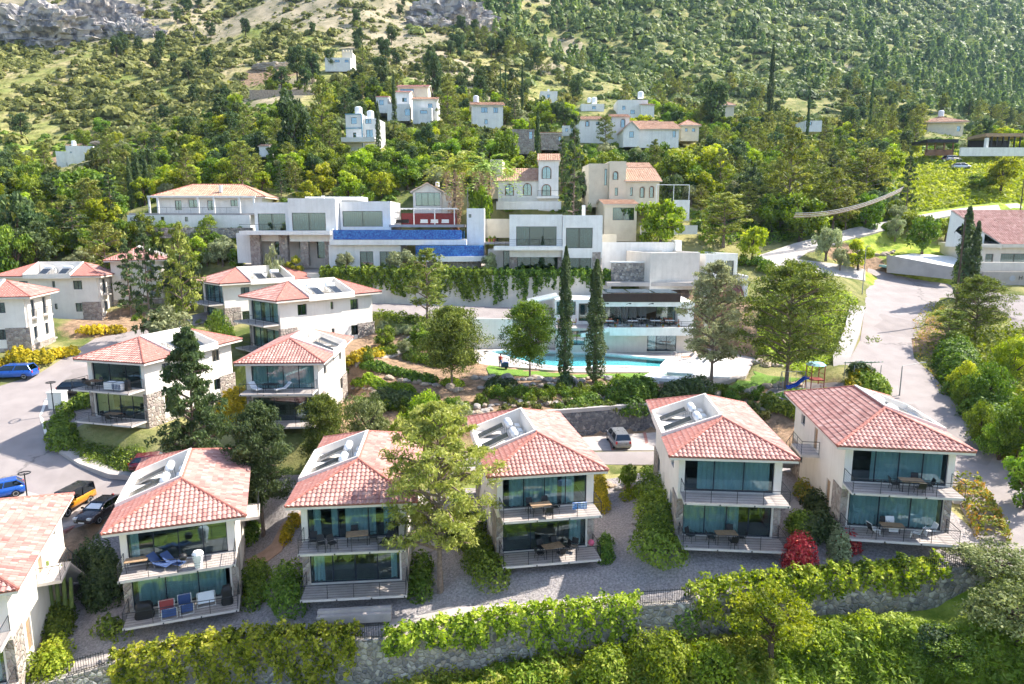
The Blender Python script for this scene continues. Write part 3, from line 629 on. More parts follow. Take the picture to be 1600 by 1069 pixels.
def railing(parent, pts, h=0.95, wires=5, posts=1.6, name='railing', mt='dark_metal', r=0.02, top=0.025):
    mb = MB(); pts = [Vector(p) for p in pts]
    for i in range(len(pts) - 1):
        a, b = pts[i], pts[i+1]; L = (b - a).length; k = max(1, round(L / posts))
        for j in range(k + 1):
            if j == k and i < len(pts) - 2: continue
            p = a.lerp(b, j / k); mb.tube(p, p + Vector((0, 0, h)), r, n=5)
        mb.tube(a + Vector((0, 0, h)), b + Vector((0, 0, h)), top, n=5)
        for q in range(wires): mb.tube(a + Vector((0, 0, h * (q + .6) / (wires + .6))), b + Vector((0, 0, h * (q + .6) / (wires + .6))), 0.008 if wires > 3 else .012, n=4, cap=False)
    return mb.build(name, M[mt], parent)
_RT = {}
def tile_slope(key, poly, eave_a, eave_b, rng, tw=0.30, tl=0.37, old=False):
    """real barrel-tile surface clipped to a convex sloping polygon"""
    if key in _RT: return _RT[key]
    A = Vector(eave_a); u = (Vector(eave_b) - A).normalized(); P_ = [Vector(p) for p in poly]
    nrm = Vector((0, 0, 0))
    for i in range(1, len(P_) - 1): nrm += (P_[i] - P_[0]).cross(P_[i+1] - P_[0])
    nrm.normalize(); nrm = -nrm if nrm.z < 0 else nrm
    v = nrm.cross(u).normalized(); v = -v if v.z < 0 else v
    us = [(p - A).dot(u) for p in P_]; vs_ = [(p - A).dot(v) for p in P_]
    u0, u1, v1 = min(us), max(us), max(vs_); cu = sum(us) / len(us); cv = sum(vs_) / len(vs_)
    prof = [(0, .0), (.18, .045), (.42, .07), (.66, .045), (.84, .0), (1.0, -.012)]
    verts = []; faces = []; at = []
    nc = int((u1 - u0) / tw) + 1; nr = int(v1 / tl) + 1
    for r in range(nr):
        va, vb = r * tl, (r + 1) * tl + .03
        for c in range(nc):
            uu = u0 + c * tw; val = min(1, max(0, rng.gauss(.5, .15))); lift = rng.uniform(0, .008); b0 = len(verts)
            for (f, h) in prof:
                for (vv, hh) in ((va, .045), (vb, .0)):
                    p = A + u * (uu + f * tw) + v * vv + nrm * (h + hh + lift + .02); verts.append(p)
            for k in range(len(prof) - 1): faces.append((b0+2*k, b0+2*k+2, b0+2*k+3, b0+2*k+1)); at.append(val)
            # butt end of the tile
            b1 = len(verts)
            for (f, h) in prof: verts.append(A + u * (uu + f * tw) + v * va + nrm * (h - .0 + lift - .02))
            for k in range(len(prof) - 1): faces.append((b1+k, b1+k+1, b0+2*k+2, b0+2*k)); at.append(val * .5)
    me = bpy.data.meshes.new('tiles'); me.from_pydata(verts, [], faces); a = me.attributes.new('v', 'FLOAT', 'FACE'); a.data.foreach_set('value', at)
    bm = bmesh.new(); bm.from_mesh(me); cen = A + u * cu + v * cv
    for i in range(len(P_)):
        a_, b_ = P_[i], P_[(i+1) % len(P_)]; e = (b_ - a_).normalized(); no = e.cross(nrm)
        if (cen - a_).dot(no) > 0: no = -no
        bmesh.ops.bisect_plane(bm, geom=bm.verts[:] + bm.edges[:] + bm.faces[:], plane_co=a_, plane_no=no, clear_outer=True, dist=1e-4)
    bm.to_mesh(me); bm.free(); me.materials.append(M['roof_old' if old else 'roof_tile']); me.update()
    _RT[key] = me; return me
def ridge(mb, a, b, r=0.11):
    a, b = Vector(a), Vector(b); L = (b - a).length; k = max(1, int(L / .38))
    for i in range(k): mb.tube(a.lerp(b, i / k), a.lerp(b, (i + 1) / k + .01), r * 1.06, r * .9, n=7)
def join_meshes(name, mes, mt):
    V = []; Fc = []; A = []
    for me in mes:
        n = len(V); V += [v.co[:] for v in me.vertices]; Fc += [tuple(i + n for i in p.vertices) for p in me.polygons]; A += [d.value for d in me.attributes['v'].data]
    o = bpy.data.meshes.new(name); o.from_pydata(V, [], Fc); a = o.attributes.new('v', 'FLOAT', 'FACE'); a.data.foreach_set('value', A); o.materials.append(mt); return o
def hip_roof(parent, x0, x1, y0, y1, z, rise, key, tray=None, over_t=0.22, old=False, seed=1, tw=.30, tl=.37):
    """hipped tile roof over a rectangle; tray=True leaves the -x slope between the hips open"""
    rng = random.Random(seed); w2 = (x1 - x0) / 2; xm = (x0 + x1) / 2
    if (y1 - y0) >= (x1 - x0): ra, rb = (xm, y0 + w2 * .95, z + rise), (xm, y1 - w2 * .95, z + rise)
    else:
        h2 = (y1 - y0) / 2; ym = (y0 + y1) / 2; ra, rb = (x0 + h2, ym, z + rise), (x1 - h2, ym, z + rise)
    c = [(x0, y0, z), (x1, y0, z), (x1, y1, z), (x0, y1, z)]
    if (y1 - y0) >= (x1 - x0): S = [((c[0], c[1], ra), 0, 1), ((c[1], c[2], rb, ra), 1, 2), ((c[2], c[3], rb), 2, 3), ((c[3], c[0], ra, rb), 3, 0)]
    else: S = [((c[0], c[1], rb, ra), 0, 1), ((c[1], c[2], rb), 1, 2), ((c[2], c[3], ra, rb), 2, 3), ((c[3], c[0], ra), 3, 0)]
    mes = []; und = MB()
    for i, (poly, a, b) in enumerate(S):
        if tray and i == 3:
            ta, tb = ra[1] + .12, rb[1] - .12; zz = z
            p1 = (c[0], ra, (xm, ta, ra[2]), (x0, ta, z)); p1 = (c[0], (x0, ta, z), (xm, ta, ra[2]), ra)
            p2 = ((x0, tb, z), c[3], rb, (xm, tb, ra[2]))
            for k, p in enumerate((p1, p2)):
                mes.append(tile_slope((key, i, k), p, p[1], p[0], rng, tw, tl, old)); und.slab(list(p), .1)
        else:
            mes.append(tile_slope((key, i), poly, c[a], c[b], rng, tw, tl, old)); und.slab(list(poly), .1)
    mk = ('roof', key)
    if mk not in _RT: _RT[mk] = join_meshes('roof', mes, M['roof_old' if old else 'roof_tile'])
    ro = link_mesh('roof', _RT[mk], parent)
    mb = MB()
    for p in c[:2]: ridge(mb, (p[0], p[1], p[2] + .05), (ra[0], ra[1], ra[2] + .06)) if (y1-y0) >= (x1-x0) else None
    if (y1-y0) >= (x1-x0):
        for p in c[2:]: ridge(mb, (p[0], p[1], p[2] + .05), (rb[0], rb[1], rb[2] + .06))
    else:
        ridge(mb, (c[0][0], c[0][1], z + .05), (ra[0], ra[1], ra[2] + .06)); ridge(mb, (c[3][0], c[3][1], z + .05), (ra[0], ra[1], ra[2] + .06))
        ridge(mb, (c[1][0], c[1][1], z + .05), (rb[0], rb[1], rb[2] + .06)); ridge(mb, (c[2][0], c[2][1], z + .05), (rb[0], rb[1], rb[2] + .06))
    ridge(mb, (ra[0], ra[1], ra[2] + .06), (rb[0], rb[1], rb[2] + .06))
    mb.build('ridge_cap', M['ridge_tile'], ro)
    fa = MB()       # soffit board and fascia
    e = .025
    if tray:
        ta, tb = ra[1] + .12, rb[1] - .12
        fa.prism([(x0+e, y0+e), (x1-e, y0+e), (x1-e, y1-e), (x0+e, y1-e)], z - over_t, z - .03)
    else: fa.prism([(x0+e, y0+e), (x1-e, y0+e), (x1-e, y1-e), (x0+e, y1-e)], z - over_t, z - .03)
    fa.build('fascia', M['fascia'], ro)
    und.build('roof_deck', M['ridge_tile'], ro)
    return ro, ra, rb
_SM = {}
def shared(key, fn):
    """build a part once, afterwards link copies of its tree"""
    return fn
HERO_PROTO = None
def build_villa(key, label, mirror, seed, curt=None, full=True, group='white villas with red tile roofs of the resort'):
    global HERO_PROTO
    x, y, z, h = VS[key]; rng = random.Random(seed)
    t = thing('villa', label, 'house', (x, y, z), h, group)
    sc = 1.08 if key in ('ve', 'vf') else 1.0; t.scale = (-sc if mirror else sc, sc, sc)
    if HERO_PROTO is not None:
        for ch in list(KIDS[HERO_PROTO.name]):
            if not ch.get('own'): copy_tree(ch, t)
    else:
        HERO_PROTO = t
        W = MB(); x0, x1, y0, y1 = -3.4, 3.4, .8, 13.7
        fo = [(.4, 6.3, .8, 3.15), (.4, 6.3, 3.95, 6.22)]
        panel(W, (x0, y0), (x1, y0), -1.5, 6.4, .25, fo)
        ro = [(2.2, 3.1, .9, 2.95), (6.0, 6.9, 3.95, 6.05), (9.6, 10.7, 4.8, 6.0), (9.6, 10.7, 1.7, 2.9)]
        panel(W, (x1, y0+.25), (x1, y1), -1.5, 6.4, .25, ro)
        lo = [(2.0, 3.2, 4.7, 5.95), (5.6, 6.0, 5.0, 5.9), (9.2, 10.4, 4.7, 5.95), (2.0, 3.2, 1.5, 2.75), (5.6, 6.0, 1.9, 2.7), (9.2, 10.4, 1.5, 2.75)]
        panel(W, (x0, y1-.25), (x0, y0+.25), -1.5, 6.4, .25, lo)
        bo = [(1.2, 2.2, 3.95, 6.05), (4.4, 5.4, 3.95, 6.05), (1.2, 2.2, 1.3, 2.8), (4.4, 5.4, 1.3, 2.8)]
        panel(W, (x1-.25, y1), (x0+.25, y1), -1.5, 6.4, .25, bo)
        for zz in (.55, 3.65): W.box(x0+.25, x1-.25, y0+.25, y1-.25, zz, zz+.22)
        W.build('wall', M['white_render'], t)
        I = MB(); I.box(-3.1, 3.1, 4.6, 4.72, .8, 3.6); I.box(-3.1, 3.1, 4.6, 4.72, 3.9, 6.3); I.box(-3.12, 3.12, y0+.4, 4.6, .775, .79); I.box(-3.12, 3.12, y0+.4, 4.6, 3.875, 3.89)
        # bed and sofa seen dimly behind the glass
        I.box(-2.4, -.4, 2.6, 4.4, .8, 1.35); I.box(.8, 2.6, 3.6, 4.4, 3.9, 4.6); I.box(-2.5, -1.2, 2.4, 4.2, 3.9, 4.35)
        I.build('interior', M['room_floor'], t)
        S = MB()        # stone cladding: lower corner piers and side plinths, 6 cm proud
        for (a, b) in ((-3.46, -3.02), (3.02, 3.46)): S.box(a, b, y0-.06, y0-.002, -1.5, 3.4)
        S.box(3.402, 3.46, y0-.002, 2.6, -1.5, 3.4); S.box(-3.46, -3.402, y0-.002, 2.9, -1.5, 3.4)
        S.box(3.402, 3.46, 2.6, 11.2, -1.5, .45); S.box(-3.46, -3.402, 2.9, 11.2, -1.5, .45)
        S.box(3.402, 3.46, 11.2, y1+.06, -1.5, 2.9); S.box(-3.46, -3.402, 11.2, y1+.06, -1.5, 2.9)
        S.box(-3.402, 3.402, y1+.002, y1+.06, -1.5, .75)
        S.build('stone_cladding', M['stone_clad'], t)
        for (u, za, zb) in ((2.2, .9, 2.95), (6.0, 3.95, 6.05)):
            D = MB(); D.box(3.25, 3.31, y0+.25+u, y0+.25+u+.9, za, zb); d_ = D.build('door', M['wood_pale'], t)
            H_ = MB(); H_.tube((3.33, y0+.25+u+.75, za+1), (3.39, y0+.25+u+.75, za+1), .015); H_.tube((3.38, y0+.25+u+.62, za+1), (3.38, y0+.25+u+.77, za+1), .012); H_.build('handle', M['steel'], d_)
        for (u0, u1, za, zb) in ro[2:]: window(t, (x1, y0+.25+u0, za), (0, 1, 0), u1-u0, zb-za, 2, gl='glass_mirror', curtains=((.1, .6),))
        for (u0, u1, za, zb) in lo: window(t, (x0, y1-.25-u0, za), (0, -1, 0), u1-u0, zb-za, 2 if u1-u0 > .6 else 1, gl='glass_mirror', curtains=((.05, .6),) if u1-u0 > .6 else ())
        for (u0, u1, za, zb) in bo: window(t, (x1-.25-u0, y1, za), (-1, 0, 0), u1-u0, zb-za, 2, gl='glass_mirror', curtains=((.05, .45), (.6, .95)))
        for u0 in (1.2, 4.4):       # little balconies at the back
            B = MB(); xa = x1-.25-u0; B.box(xa-1.2, xa+.2, y1+.002, y1+.6, 3.72, 3.9); b = B.build('balconette', M['deck_slab'], t)
            railing(b, [(xa+.15, y1+.05, 3.9), (xa+.15, y1+.55, 3.9), (xa-1.15, y1+.55, 3.9), (xa-1.15, y1+.05, 3.9)], 1.0, 3, .6)
        # side landing with its stair and railing
        B = MB(); B.box(3.402, 4.75, 6.2, 8.9, 3.7, 3.9); L_ = B.build('landing', M['deck_slab'], t)
        railing(L_, [(4.7, 8.85, 3.9), (4.7, 6.25, 3.9), (3.45, 6.25, 3.9)], 1.0, 4, 1.3)
        st = MB(); k = 17
        for i in range(k): st.box(3.5, 4.7, 8.92 + i*.27, 8.92 + (i+1)*.27 - .004, 3.9 - (i+1)*.2 - .2, 3.9 - (i+1)*.2 + .0)
        s_ = st.build('stair', M['concrete'], t); railing(s_, [(4.66, 8.95, 3.8), (4.66, 8.92 + k*.27, 3.9 - k*.2)], .95, 4, 1.2)
        for zz in (.8, 3.95):
            B = MB(); B.box(-3.3, 3.45, -1.2, y0-.065, zz-.16, zz-.02)
            dk = B.build('deck', M['deck_slab'], t)
            Bo = MB(); 
            for i in range(11): Bo.box(-3.28, 3.43, -1.18 + i*.168, -1.18 + i*.168 + .15, zz-.02, zz+.005)
            Bo.build('deck_boards', M['paving'], dk)
            for xx in (-3.2, -1.0, 1.2, 3.3): bk = MB(); bk.box(xx-.04, xx+.04, -1.235, -1.202, zz-.14, zz-.05); bk.build('bracket', M['dark_metal'], dk)
            railing(dk, [(-3.24, y0-.1, zz), (-3.24, -1.16, zz), (3.39, -1.16, zz), (3.39, y0-.1, zz)], .95, 5, 1.7)
        ro_, ra, rb = hip_roof(t, -4.2, 4.2, 0, 14.5, 6.62, 1.62, 'villa', tray=True)
        ta, tb = ra[1] + .12, rb[1] - .12
        T = MB(); T.box(-4.1, 0, ta+.02, tb-.02, 6.60, 6.68)
        for yy, s in ((ta, 1), (tb, -1)):
            T.add([(0, yy, 6.3), (-4.2, yy, 6.3), (-4.2, yy, 6.98), (0, yy, 8.5), (0, yy+.16*s, 6.3), (-4.2, yy+.16*s, 6.3), (-4.2, yy+.16*s, 6.98), (0, yy+.16*s, 8.5)],
                  [(0,1,2,3), (7,6,5,4), (0,4,5,1), (1,5,6,2), (2,6,7,3), (3,7,4,0)])
        T.box(-.16, .0, ta+.162, tb-.162, 6.3, 8.5); T.box(-4.2, -4.02, ta+.162, tb-.162, 6.3, 6.98)
        tr = T.build('roof_tray', M['white_render'], t)
        fl = MB(); fl.slab([(0.02, ta-.03, 8.4), (-4.22, ta-.03, 6.75), (-4.22, ta-.035, 6.66), (.02, ta-.035, 8.28)], .03)
        for yy in (ta+2.1, ta+4.7):
            sp = MB(); sp.cbox((-2.75, yy, 7.1), (2.1, 1.05, .09), ry=R(-24)); sp_ = sp.build('solar_panel', M['solar_panel'], t)
            fr_ = MB()
            for s in (-1, 1): fr_.cbox((-2.75, yy + s*.55, 7.1), (2.14, .05, .12), ry=R(-24)); fr_.tube((-1.85, yy+s*.5, 6.68), (-1.85, yy+s*.5, 7.5), .02)
            fr_.build('panel_frame', M['grey_metal'], sp_)
            tk = MB(); tk.lathe([(.0, -.62), (.26, -.58), (.29, -.5), (.29, .5), (.26, .58), (.0, .62)], (-1.35, yy, 7.72), 14, 'Y'); tk_ = tk.build('water_tank', M['tank_white'], t, smooth=True)
            lg = MB()
            for a in (-1, 1):
                for b in (-.45, .45): lg.tube((-1.35 + a*.22, yy + b, 6.68), (-1.35 + a*.2, yy + b, 7.55), .02)
            lg.tube((-1.1, yy-.7, 6.7), (-1.3, yy-.64, 7.7), .02); lg.tube((-1.1, yy+.7, 6.7), (-1.3, yy+.64, 7.7), .02); lg.build('tank_stand', M['grey_metal'], tk_)
        for yy in (ta+1.0, ta+2.2, ta+3.5, ta+4.9):
            A_ = MB(); A_.box(-.78, -.42, yy-.4, yy+.4, 6.8, 7.45); A_.lathe([(.24, 0), (.24, .02)], (-.80, yy, 7.12), 12, 'X'); A_.build('air_conditioner', M['white_paint'], t)
    # own glazing of the front
    n0 = len(KIDS.get(t.name, []))
    cs = curt or []
    for k, (za, zb) in enumerate(((.8, 3.15), (3.95, 6.22))):
        cu = cs[k] if k < len(cs) else ((.3, 1.5), (2.0, 3.4), (4.3, 5.6))
        f = window(t, (-3.0, .8, za), (1, 0, 0), 5.9, zb - za, 3 if (seed + k) % 2 else 4, depth=.14, curtains=cu)
        f['own'] = 1
    return t
VT = {}
VT['v4'] = build_villa('v4', 'white villa with solar tanks, behind the red leaved shrub', False, 4, curt=[((.1, 3.8),), ((.9, 5.7),)])
VT['v5'] = build_villa('v5', 'white villa beside the main road with white towels on its lower deck', True, 5, curt=[((.2, 5.7),), ((.2, 4.6),)])
VT['v3'] = build_villa('v3', 'white villa in front of the parked silver car, pink ball on its lower deck', False, 3, curt=[((4.8, 5.6),), ((.5, 3.9), (4.2, 5.1))])
VT['v2'] = build_villa('v2', 'white villa with a tall loose pine at its right corner', False, 2, curt=[((.2, .9), (5.3, 5.7)), ((.3, .8), (1.5, 1.9), (2.4, 4.4), (4.9, 5.7))])
VT['v1'] = build_villa('v1', 'white villa with a drying rack on its lower deck, in front of the dark sedan', False, 1, curt=[((.3, 5.6),), ((.15, .6),)])
VT['v0'] = build_villa('v0', 'villa cut off by the left photo edge with a tall cactus by its wall', False, 7)
VT['vc'] = build_villa('vc', 'villa with towels on its upper deck, beside the curved kerb and black car', True, 8, curt=[(), ((.1, .5),)])
VT['vd'] = build_villa('vd', 'small looking villa with white loungers before its curtained upper window', True, 9, curt=[(), ((.1, 5.8),)])
VT['ve'] = build_villa('ve', 'villa turned sideways above yellow bushes, left of the big pool garden', True, 10)
VT['vf'] = build_villa('vf', 'villa turned sideways behind another, below the long hedge wall', True, 11)
VT['vb'] = build_villa('vb', 'villa with small back balconies above a clipped yellow bush', True, 12)
VT['va'] = build_villa('va', 'villa at the left photo edge above the blue people carrier', True, 13)
VT['vg'] = build_villa('vg', 'villa mostly hidden behind two conifers in the back of the resort', False, 14)
# ------------------------------------------------------------------ retaining walls
def wall_thing(key, name, label, cat, mt, rise=0.12, th=0.45, cap=None, group=None):
    pts, hs = WALLS[key]; L = dense([(p.x, p.y, p.z) for p in pts], 1.0); c = pts[len(pts)//2]; t = thing(name, label, cat, c, 0, group); off = Vector(c)
    hp = [Vector((p.x, p.y, h)) for p, h in zip(pts, hs)]; H_ = dense(hp, 1.0)
    # heights resampled along the same stations
    def hat(p):
        d, sg, par, ov = poly_dist(np.array([p.x]), np.array([p.y]), pts); i = min(int(par[0]), len(pts)-2); f = par[0]-i; return hs[i]*(1-f)+hs[i+1]*f
    mb = MB(); A = []; B = []; n = len(L); vs = []
    for i, p in enumerate(L):
        d = L[min(i+1, n-1)] - L[max(i-1, 0)]; d.z = 0; d.normalize(); nr = Vector((-d.y, d.x, 0)); h = hat(p)
        f = p - nr * 0.15; b_ = p + nr * (th - .15)
        vs += [Vector((f.x, f.y, p.z + rise)), Vector((b_.x, b_.y, p.z + rise)), Vector((b_.x, b_.y, p.z - h - .6)), Vector((f.x - nr.x*.12, f.y - nr.y*.12, p.z - h - .6))]
    vs = [v - off for v in vs]; fs = []
    for i in range(n-1):
        a, b2 = 4*i, 4*i+4
        fs += [(a, a+1, b2+1, b2), (a+1, a+2, b2+2, b2+1), (a+3, a, b2, b2+3)]
    fs += [(0, 3, 2, 1), (4*n-4, 4*n-3, 4*n-2, 4*n-1)]
    mb.add(vs, fs); mb.build('wall_body', M[mt], t)
    if cap:
        q = [p + Vector((0, 0, rise)) - off for p in L]; cm = strip('coping', q, th + .12, M[cap], .08, t, off=th/2 - .15)
    return t
wall_thing('front', 'retaining_wall', 'long rubble stone wall under the ivy below the front row of villas', 'wall', 'stone_wall')
wall_thing('parking', 'retaining_wall', 'dark rubble stone wall behind the parked silver car', 'wall', 'stone_dark', cap='concrete')
wall_thing('hedge', 'retaining_wall', 'pale wall behind hanging hedge, under the white modern villas', 'wall', 'fascia')
wall_thing('pool_back', 'retaining_wall', 'smooth pinkish wall between the middle road and the swimming pool', 'wall', 'white_render', rise=.25)

# ------------------------------------------------------------------ generic buildings laid out from the photo at a known depth
def frame_of(px, py, D, rz=0):
    o = at_d(px, py, D); return o, D / F
class Bld:
    def __init__(s, name, label, cat, px, py, D, rz=0, group=None, z=None):
        s.o = at_d(px, py, D); s.k = D / F; s.px = px; s.py = py; s.t = thing(name, label, cat, s.o, R(rz), group); s.W = MB(); s.ops = []
    def u(s, px): return (px - s.px) * s.k
    def z(s, py): return (s.py - py) * s.k / math.cos(TILT) * .985
    def block(s, x0, x1, yt, yb, dep, y0=0.0, wins=(), th=.3, name='wall', mt='white_paint', roof='flat', rise=1.8, eave=.5, old=True, parapet=.25, key=None, roofmt='white_paint', frame='dark_metal', gl='glass_mirror', side=None, ext=1.2):
        u0, u1, za, zb = s.u(x0), s.u(x1), s.z(yb), s.z(yt); mb = MB(); ops = []
        for wn in wins: ops.append((s.u(wn[0]) - u0, s.u(wn[1]) - u0, s.z(wn[3]), s.z(wn[2])))
        panel(mb, (u0, y0), (u1, y0), za - ext, zb, th, ops)
        sops = [(a, b, c, d) for (a, b, c, d) in (side or [])]
        panel(mb, (u1, y0+th), (u1, y0+dep), za - ext, zb, th, sops)
        panel(mb, (u1, y0+dep), (u0, y0+dep), za - ext, zb, th); panel(mb, (u0, y0+dep-.0), (u0, y0+th), za - ext, zb, th)
        if roof == 'flat':
            mb.box(u0+th, u1-th, y0+th, y0+dep-th, zb - parapet - .2, zb - parapet)
        wobj = mb.build(name, M[mt], s.t)
        if wins:
            I = MB(); I.box(u0+th, u1-th, y0+min(dep*.6, 4), y0+min(dep*.6, 4)+.1, za, zb-.3); I.box(u0+th, u1-th, y0+th, y0+min(dep*.6, 4), za-.05, za); 
            zs = sorted({round(o[2], 2) for o in ops}); 
            if len(zs) > 1 and zs[-1] - zs[0] > 2: I.box(u0+th, u1-th, y0+th, y0+min(dep*.6, 4), zs[-1]-.35, zs[-1]-.1)
            I.build('interior', M['room_floor'], s.t)
        for wn, op in zip(wins, ops):
            n = wn[4] if len(wn) > 4 else 2; kw = wn[5] if len(wn) > 5 else {}; ww = op[1] - op[0]
            cu = kw.pop('cu', ((.06, ww * .45), (ww * .55, ww - .06)) if ww > .7 else ())
            arch = kw.pop('arch', False)
            f = window(s.t, (u0 + op[0], y0, op[2]), (1, 0, 0), ww, op[3] - op[2], n, depth=min(.12, th*.5), curtains=cu, fr=kw.get('fr', frame), gl=kw.get('gl', gl), bar=.07)
            if arch:   # rounded surround over the head of the opening
                a = MB(); r = ww / 2; c0 = (u0 + op[0] + r); zt_ = op[3] - r; prev = None
                for i in range(13):
                    an = math.pi * i / 12; q = (c0 + math.cos(an) * (r + .06), y0 - .03, zt_ + math.sin(an) * (r + .06))
                    if prev: a.tube(prev, q, .07, n=5)
                    prev = q
                a.tube((c0 - r - .06, y0 - .03, op[2]), (c0 - r - .06, y0 - .03, zt_), .06, n=5); a.tube((c0 + r + .06, y0 - .03, op[2]), (c0 + r + .06, y0 - .03, zt_), .06, n=5)
                a.build('surround', M['wood'], f)
                sp = MB()   # masonry spandrels that round the opening's head
                for sd in (-1, 1):
                    pts = [(c0 + sd * r, zt_), (c0 + sd * r, zt_ + r + .02)] + [(c0 + sd * math.sin(math.pi/2*i/6) * r, zt_ + math.cos(math.pi/2*i/6) * r) for i in range(0, 7)]
                    n_ = len(pts); vs = [(p[0], y0 + .004, p[1]) for p in pts] + [(p[0], y0 + .1, p[1]) for p in pts]
                    sp.add(vs, [tuple(range(n_)), tuple(range(2*n_-1, n_-1, -1))] + [(i, (i+1) % n_, n_+(i+1) % n_, n_+i) for i in range(n_)])
                sp.build('spandrel', M[mt], f)
        if roof == 'hip':
            hip_roof(s.t, u0-eave, u1+eave, y0-eave, y0+dep+eave, zb+.2, rise, key or (s.t.name, x0), old=old, tw=.4, tl=.5)
        elif roof in ('gable_x', 'gable_y'):   # ridge along x or along y
            e = eave; rng = random.Random(int(x0)); X0, X1, Y0, Y1, Z = u0-e, u1+e, y0-e, y0+dep+e, zb; 
            if roof == 'gable_x':
                ym = (Y0+Y1)/2; P1 = [(X0,Y0,Z),(X1,Y0,Z),(X1,ym,Z+rise),(X0,ym,Z+rise)]; P2 = [(X1,Y1,Z),(X0,Y1,Z),(X0,ym,Z+rise),(X1,ym,Z+rise)]
                G = [(u0,y0,Z),(u0,y0+dep,Z),(u0,(2*y0+dep)/2,Z+rise*.88)]; G2 = [(u1,p[1],p[2]) for p in G]; th_ = Vector((.3,0,0))
            else:
                xm = (X0+X1)/2; P1 = [(X0,Y1,Z),(X0,Y0,Z),(xm,Y0,Z+rise),(xm,Y1,Z+rise)]; P2 = [(X1,Y0,Z),(X1,Y1,Z),(xm,Y1,Z+rise),(xm,Y0,Z+rise)]
                G = [(u0,y0,Z),(u1,y0,Z),((u0+u1)/2,y0,Z+rise*.88)]; G2 = [(p[0],y0+dep,p[2]) for p in G]; th_ = Vector((0,.3,0))
            mes = [tile_slope((s.t.name, x0, 'a'), P1, P1[0], P1[1], rng, .4, .5, old), tile_slope((s.t.name, x0, 'b'), P2, P2[0], P2[1], rng, .4, .5, old)]
            ro = link_mesh('roof', join_meshes('roof', mes, M['roof_old' if old else 'roof_tile']), s.t)
            und = MB(); und.slab(P1, .15); und.slab(P2, .15); und.build('roof_deck', M['fascia'], ro)
            gm = MB()
            for g, sg in ((G, 1), (G2, -1)):
                q = [Vector(p) for p in g] + [Vector(p) + th_ * sg for p in g]; gm.add(q, [(0,1,2), (5,4,3), (0,3,4,1), (1,4,5,2), (2,5,3,0)])
            gm.build('gable', M[mt], s.t)
        return u0, u1, za, zb
    def box(s, name, x0, x1, yt, yb, y0, y1, mt, parent=None):
        mb = MB(); mb.box(s.u(x0), s.u(x1), y0, y1, s.z(yb), s.z(yt)); return mb.build(name, M[mt], parent or s.t)

# modern villa on the left: three upper cubes over a shaded ground floor, pool terrace beside it
b = Bld('modern_villa', 'white cubic villa with long blue infinity pool edge and red terrace wall', 'house', 500, 413, 108)
b.block(398, 452, 318, 366, 9, 1.2, wins=((403,446,335,361,2),), name='wall')
b.block(455, 528, 312, 366, 10, 0, wins=((460,512,334,361,2),))
b.block(529, 609, 316, 372, 10, 2.2, wins=((533,596,331,355,2),))
b.block(398, 516, 368, 413, 7, 3.0, wins=((421,438,376,400,1),(460,470,377,390,1),(488,508,378,405,1)), mt='fascia')
for i, (xa, xb) in enumerate(((392,407),(437,450),(470,482),(508,516))): b.box('stone_pier', xa, xb, 367, 416, .2, 1.2, 'stone_clad')
k_ = b.box('balcony', 383, 522, 361.5, 367.5, -1.6, 3.0, 'white_paint'); railing(k_, [(b.u(384), -1.55, b.z(361.5)), (b.u(455), -1.55, b.z(361.5))], 1.0, 3, 1.6)
b.block(366, 392, 365, 400, 6, 1.5, name='wall'); b.box('roof_hut', 470, 560, 308, 314, 4, 9, 'white_paint'); b.box('chimney', 499, 503, 307, 313, 3, 3.5, 'white_paint')
# infinity pool
p_ = b.box('pool_wall', 521, 722, 360, 374.5, -.6, -.3, 'mosaic_blue'); b.box('pool_tank', 521, 722, 362, 374.5, -.298, 6.5, 'mosaic_blue', p_); b.box('pool_water', 522, 721, 360.6, 361.8, -.29, 6.4, 'water', p_)
b.box('pool_coping', 519, 524, 358, 378, -.7, 6.6, 'white_paint', p_)
b.box('pool_ledge', 519, 730, 375, 383, -1.1, 6.5, 'white_paint')
b.block(515, 627, 383.5, 418, 7, -.2, wins=((563,584,393,418,2),(594,615,393,418,2)), mt='white_paint', roof='none')
b.box('terrace_floor', 606, 724, 352, 356, 2, 13, 'paving'); b.box('red_wall', 612, 706, 333, 352, 11, 11.4, 'red_paint')
pg = MB()
for xx in (606, 640, 674, 706): pg.box(b.u(xx)-.08, b.u(xx)+.08, 6, 6.16, b.z(354), b.z(327.5))
pg.box(b.u(604), b.u(710), 5.95, 6.2, b.z(327.4), b.z(325.4))
for i in range(14): xx = 606 + i * 8; pg.box(b.u(xx)-.05, b.u(xx)+.05, 6.2, 11, b.z(327.2), b.z(326))
pg.build('pergola', M['white_paint'], b.t)
# tower, round pool, wall
b = Bld('terrace_tower', 'plain white wall tower between the two modern villas', 'tower', 745, 400, 109)
b.block(730, 757, 327, 400, 4, 0, wins=((733,737,336,341,1),)); 
b = Bld('round_pool', 'small blue mosaic pool with curved rim on a stone base', 'swimming pool', 700, 422, 107.5)
def halfround(mb, x0, x1, y0, zt_, zb_, bulge, back):
    a, c = b.u(x0), b.u(x1); n = 16; pts = [(a + (c-a)*i/n, y0 - bulge*math.sin(math.pi*i/n)**.7) for i in range(n+1)] + [(c, back), (a, back)]
    mb.prism(pts, zb_, zt_)
q = MB(); halfround(q, 650, 756, 0, b.z(384), b.z(400), 1.6, 4); r_ = q.build('pool_wall', M['mosaic_blue'], b.t)
q = MB(); halfround(q, 652, 754, .05, b.z(383), b.z(383.8), 1.5, 3.9); q.build('pool_water', M['water'], r_)
q = MB(); halfround(q, 646, 760, -.1, b.z(400.2), b.z(408), 2.0, 4); q.build('pool_ledge', M['white_paint'], b.t)
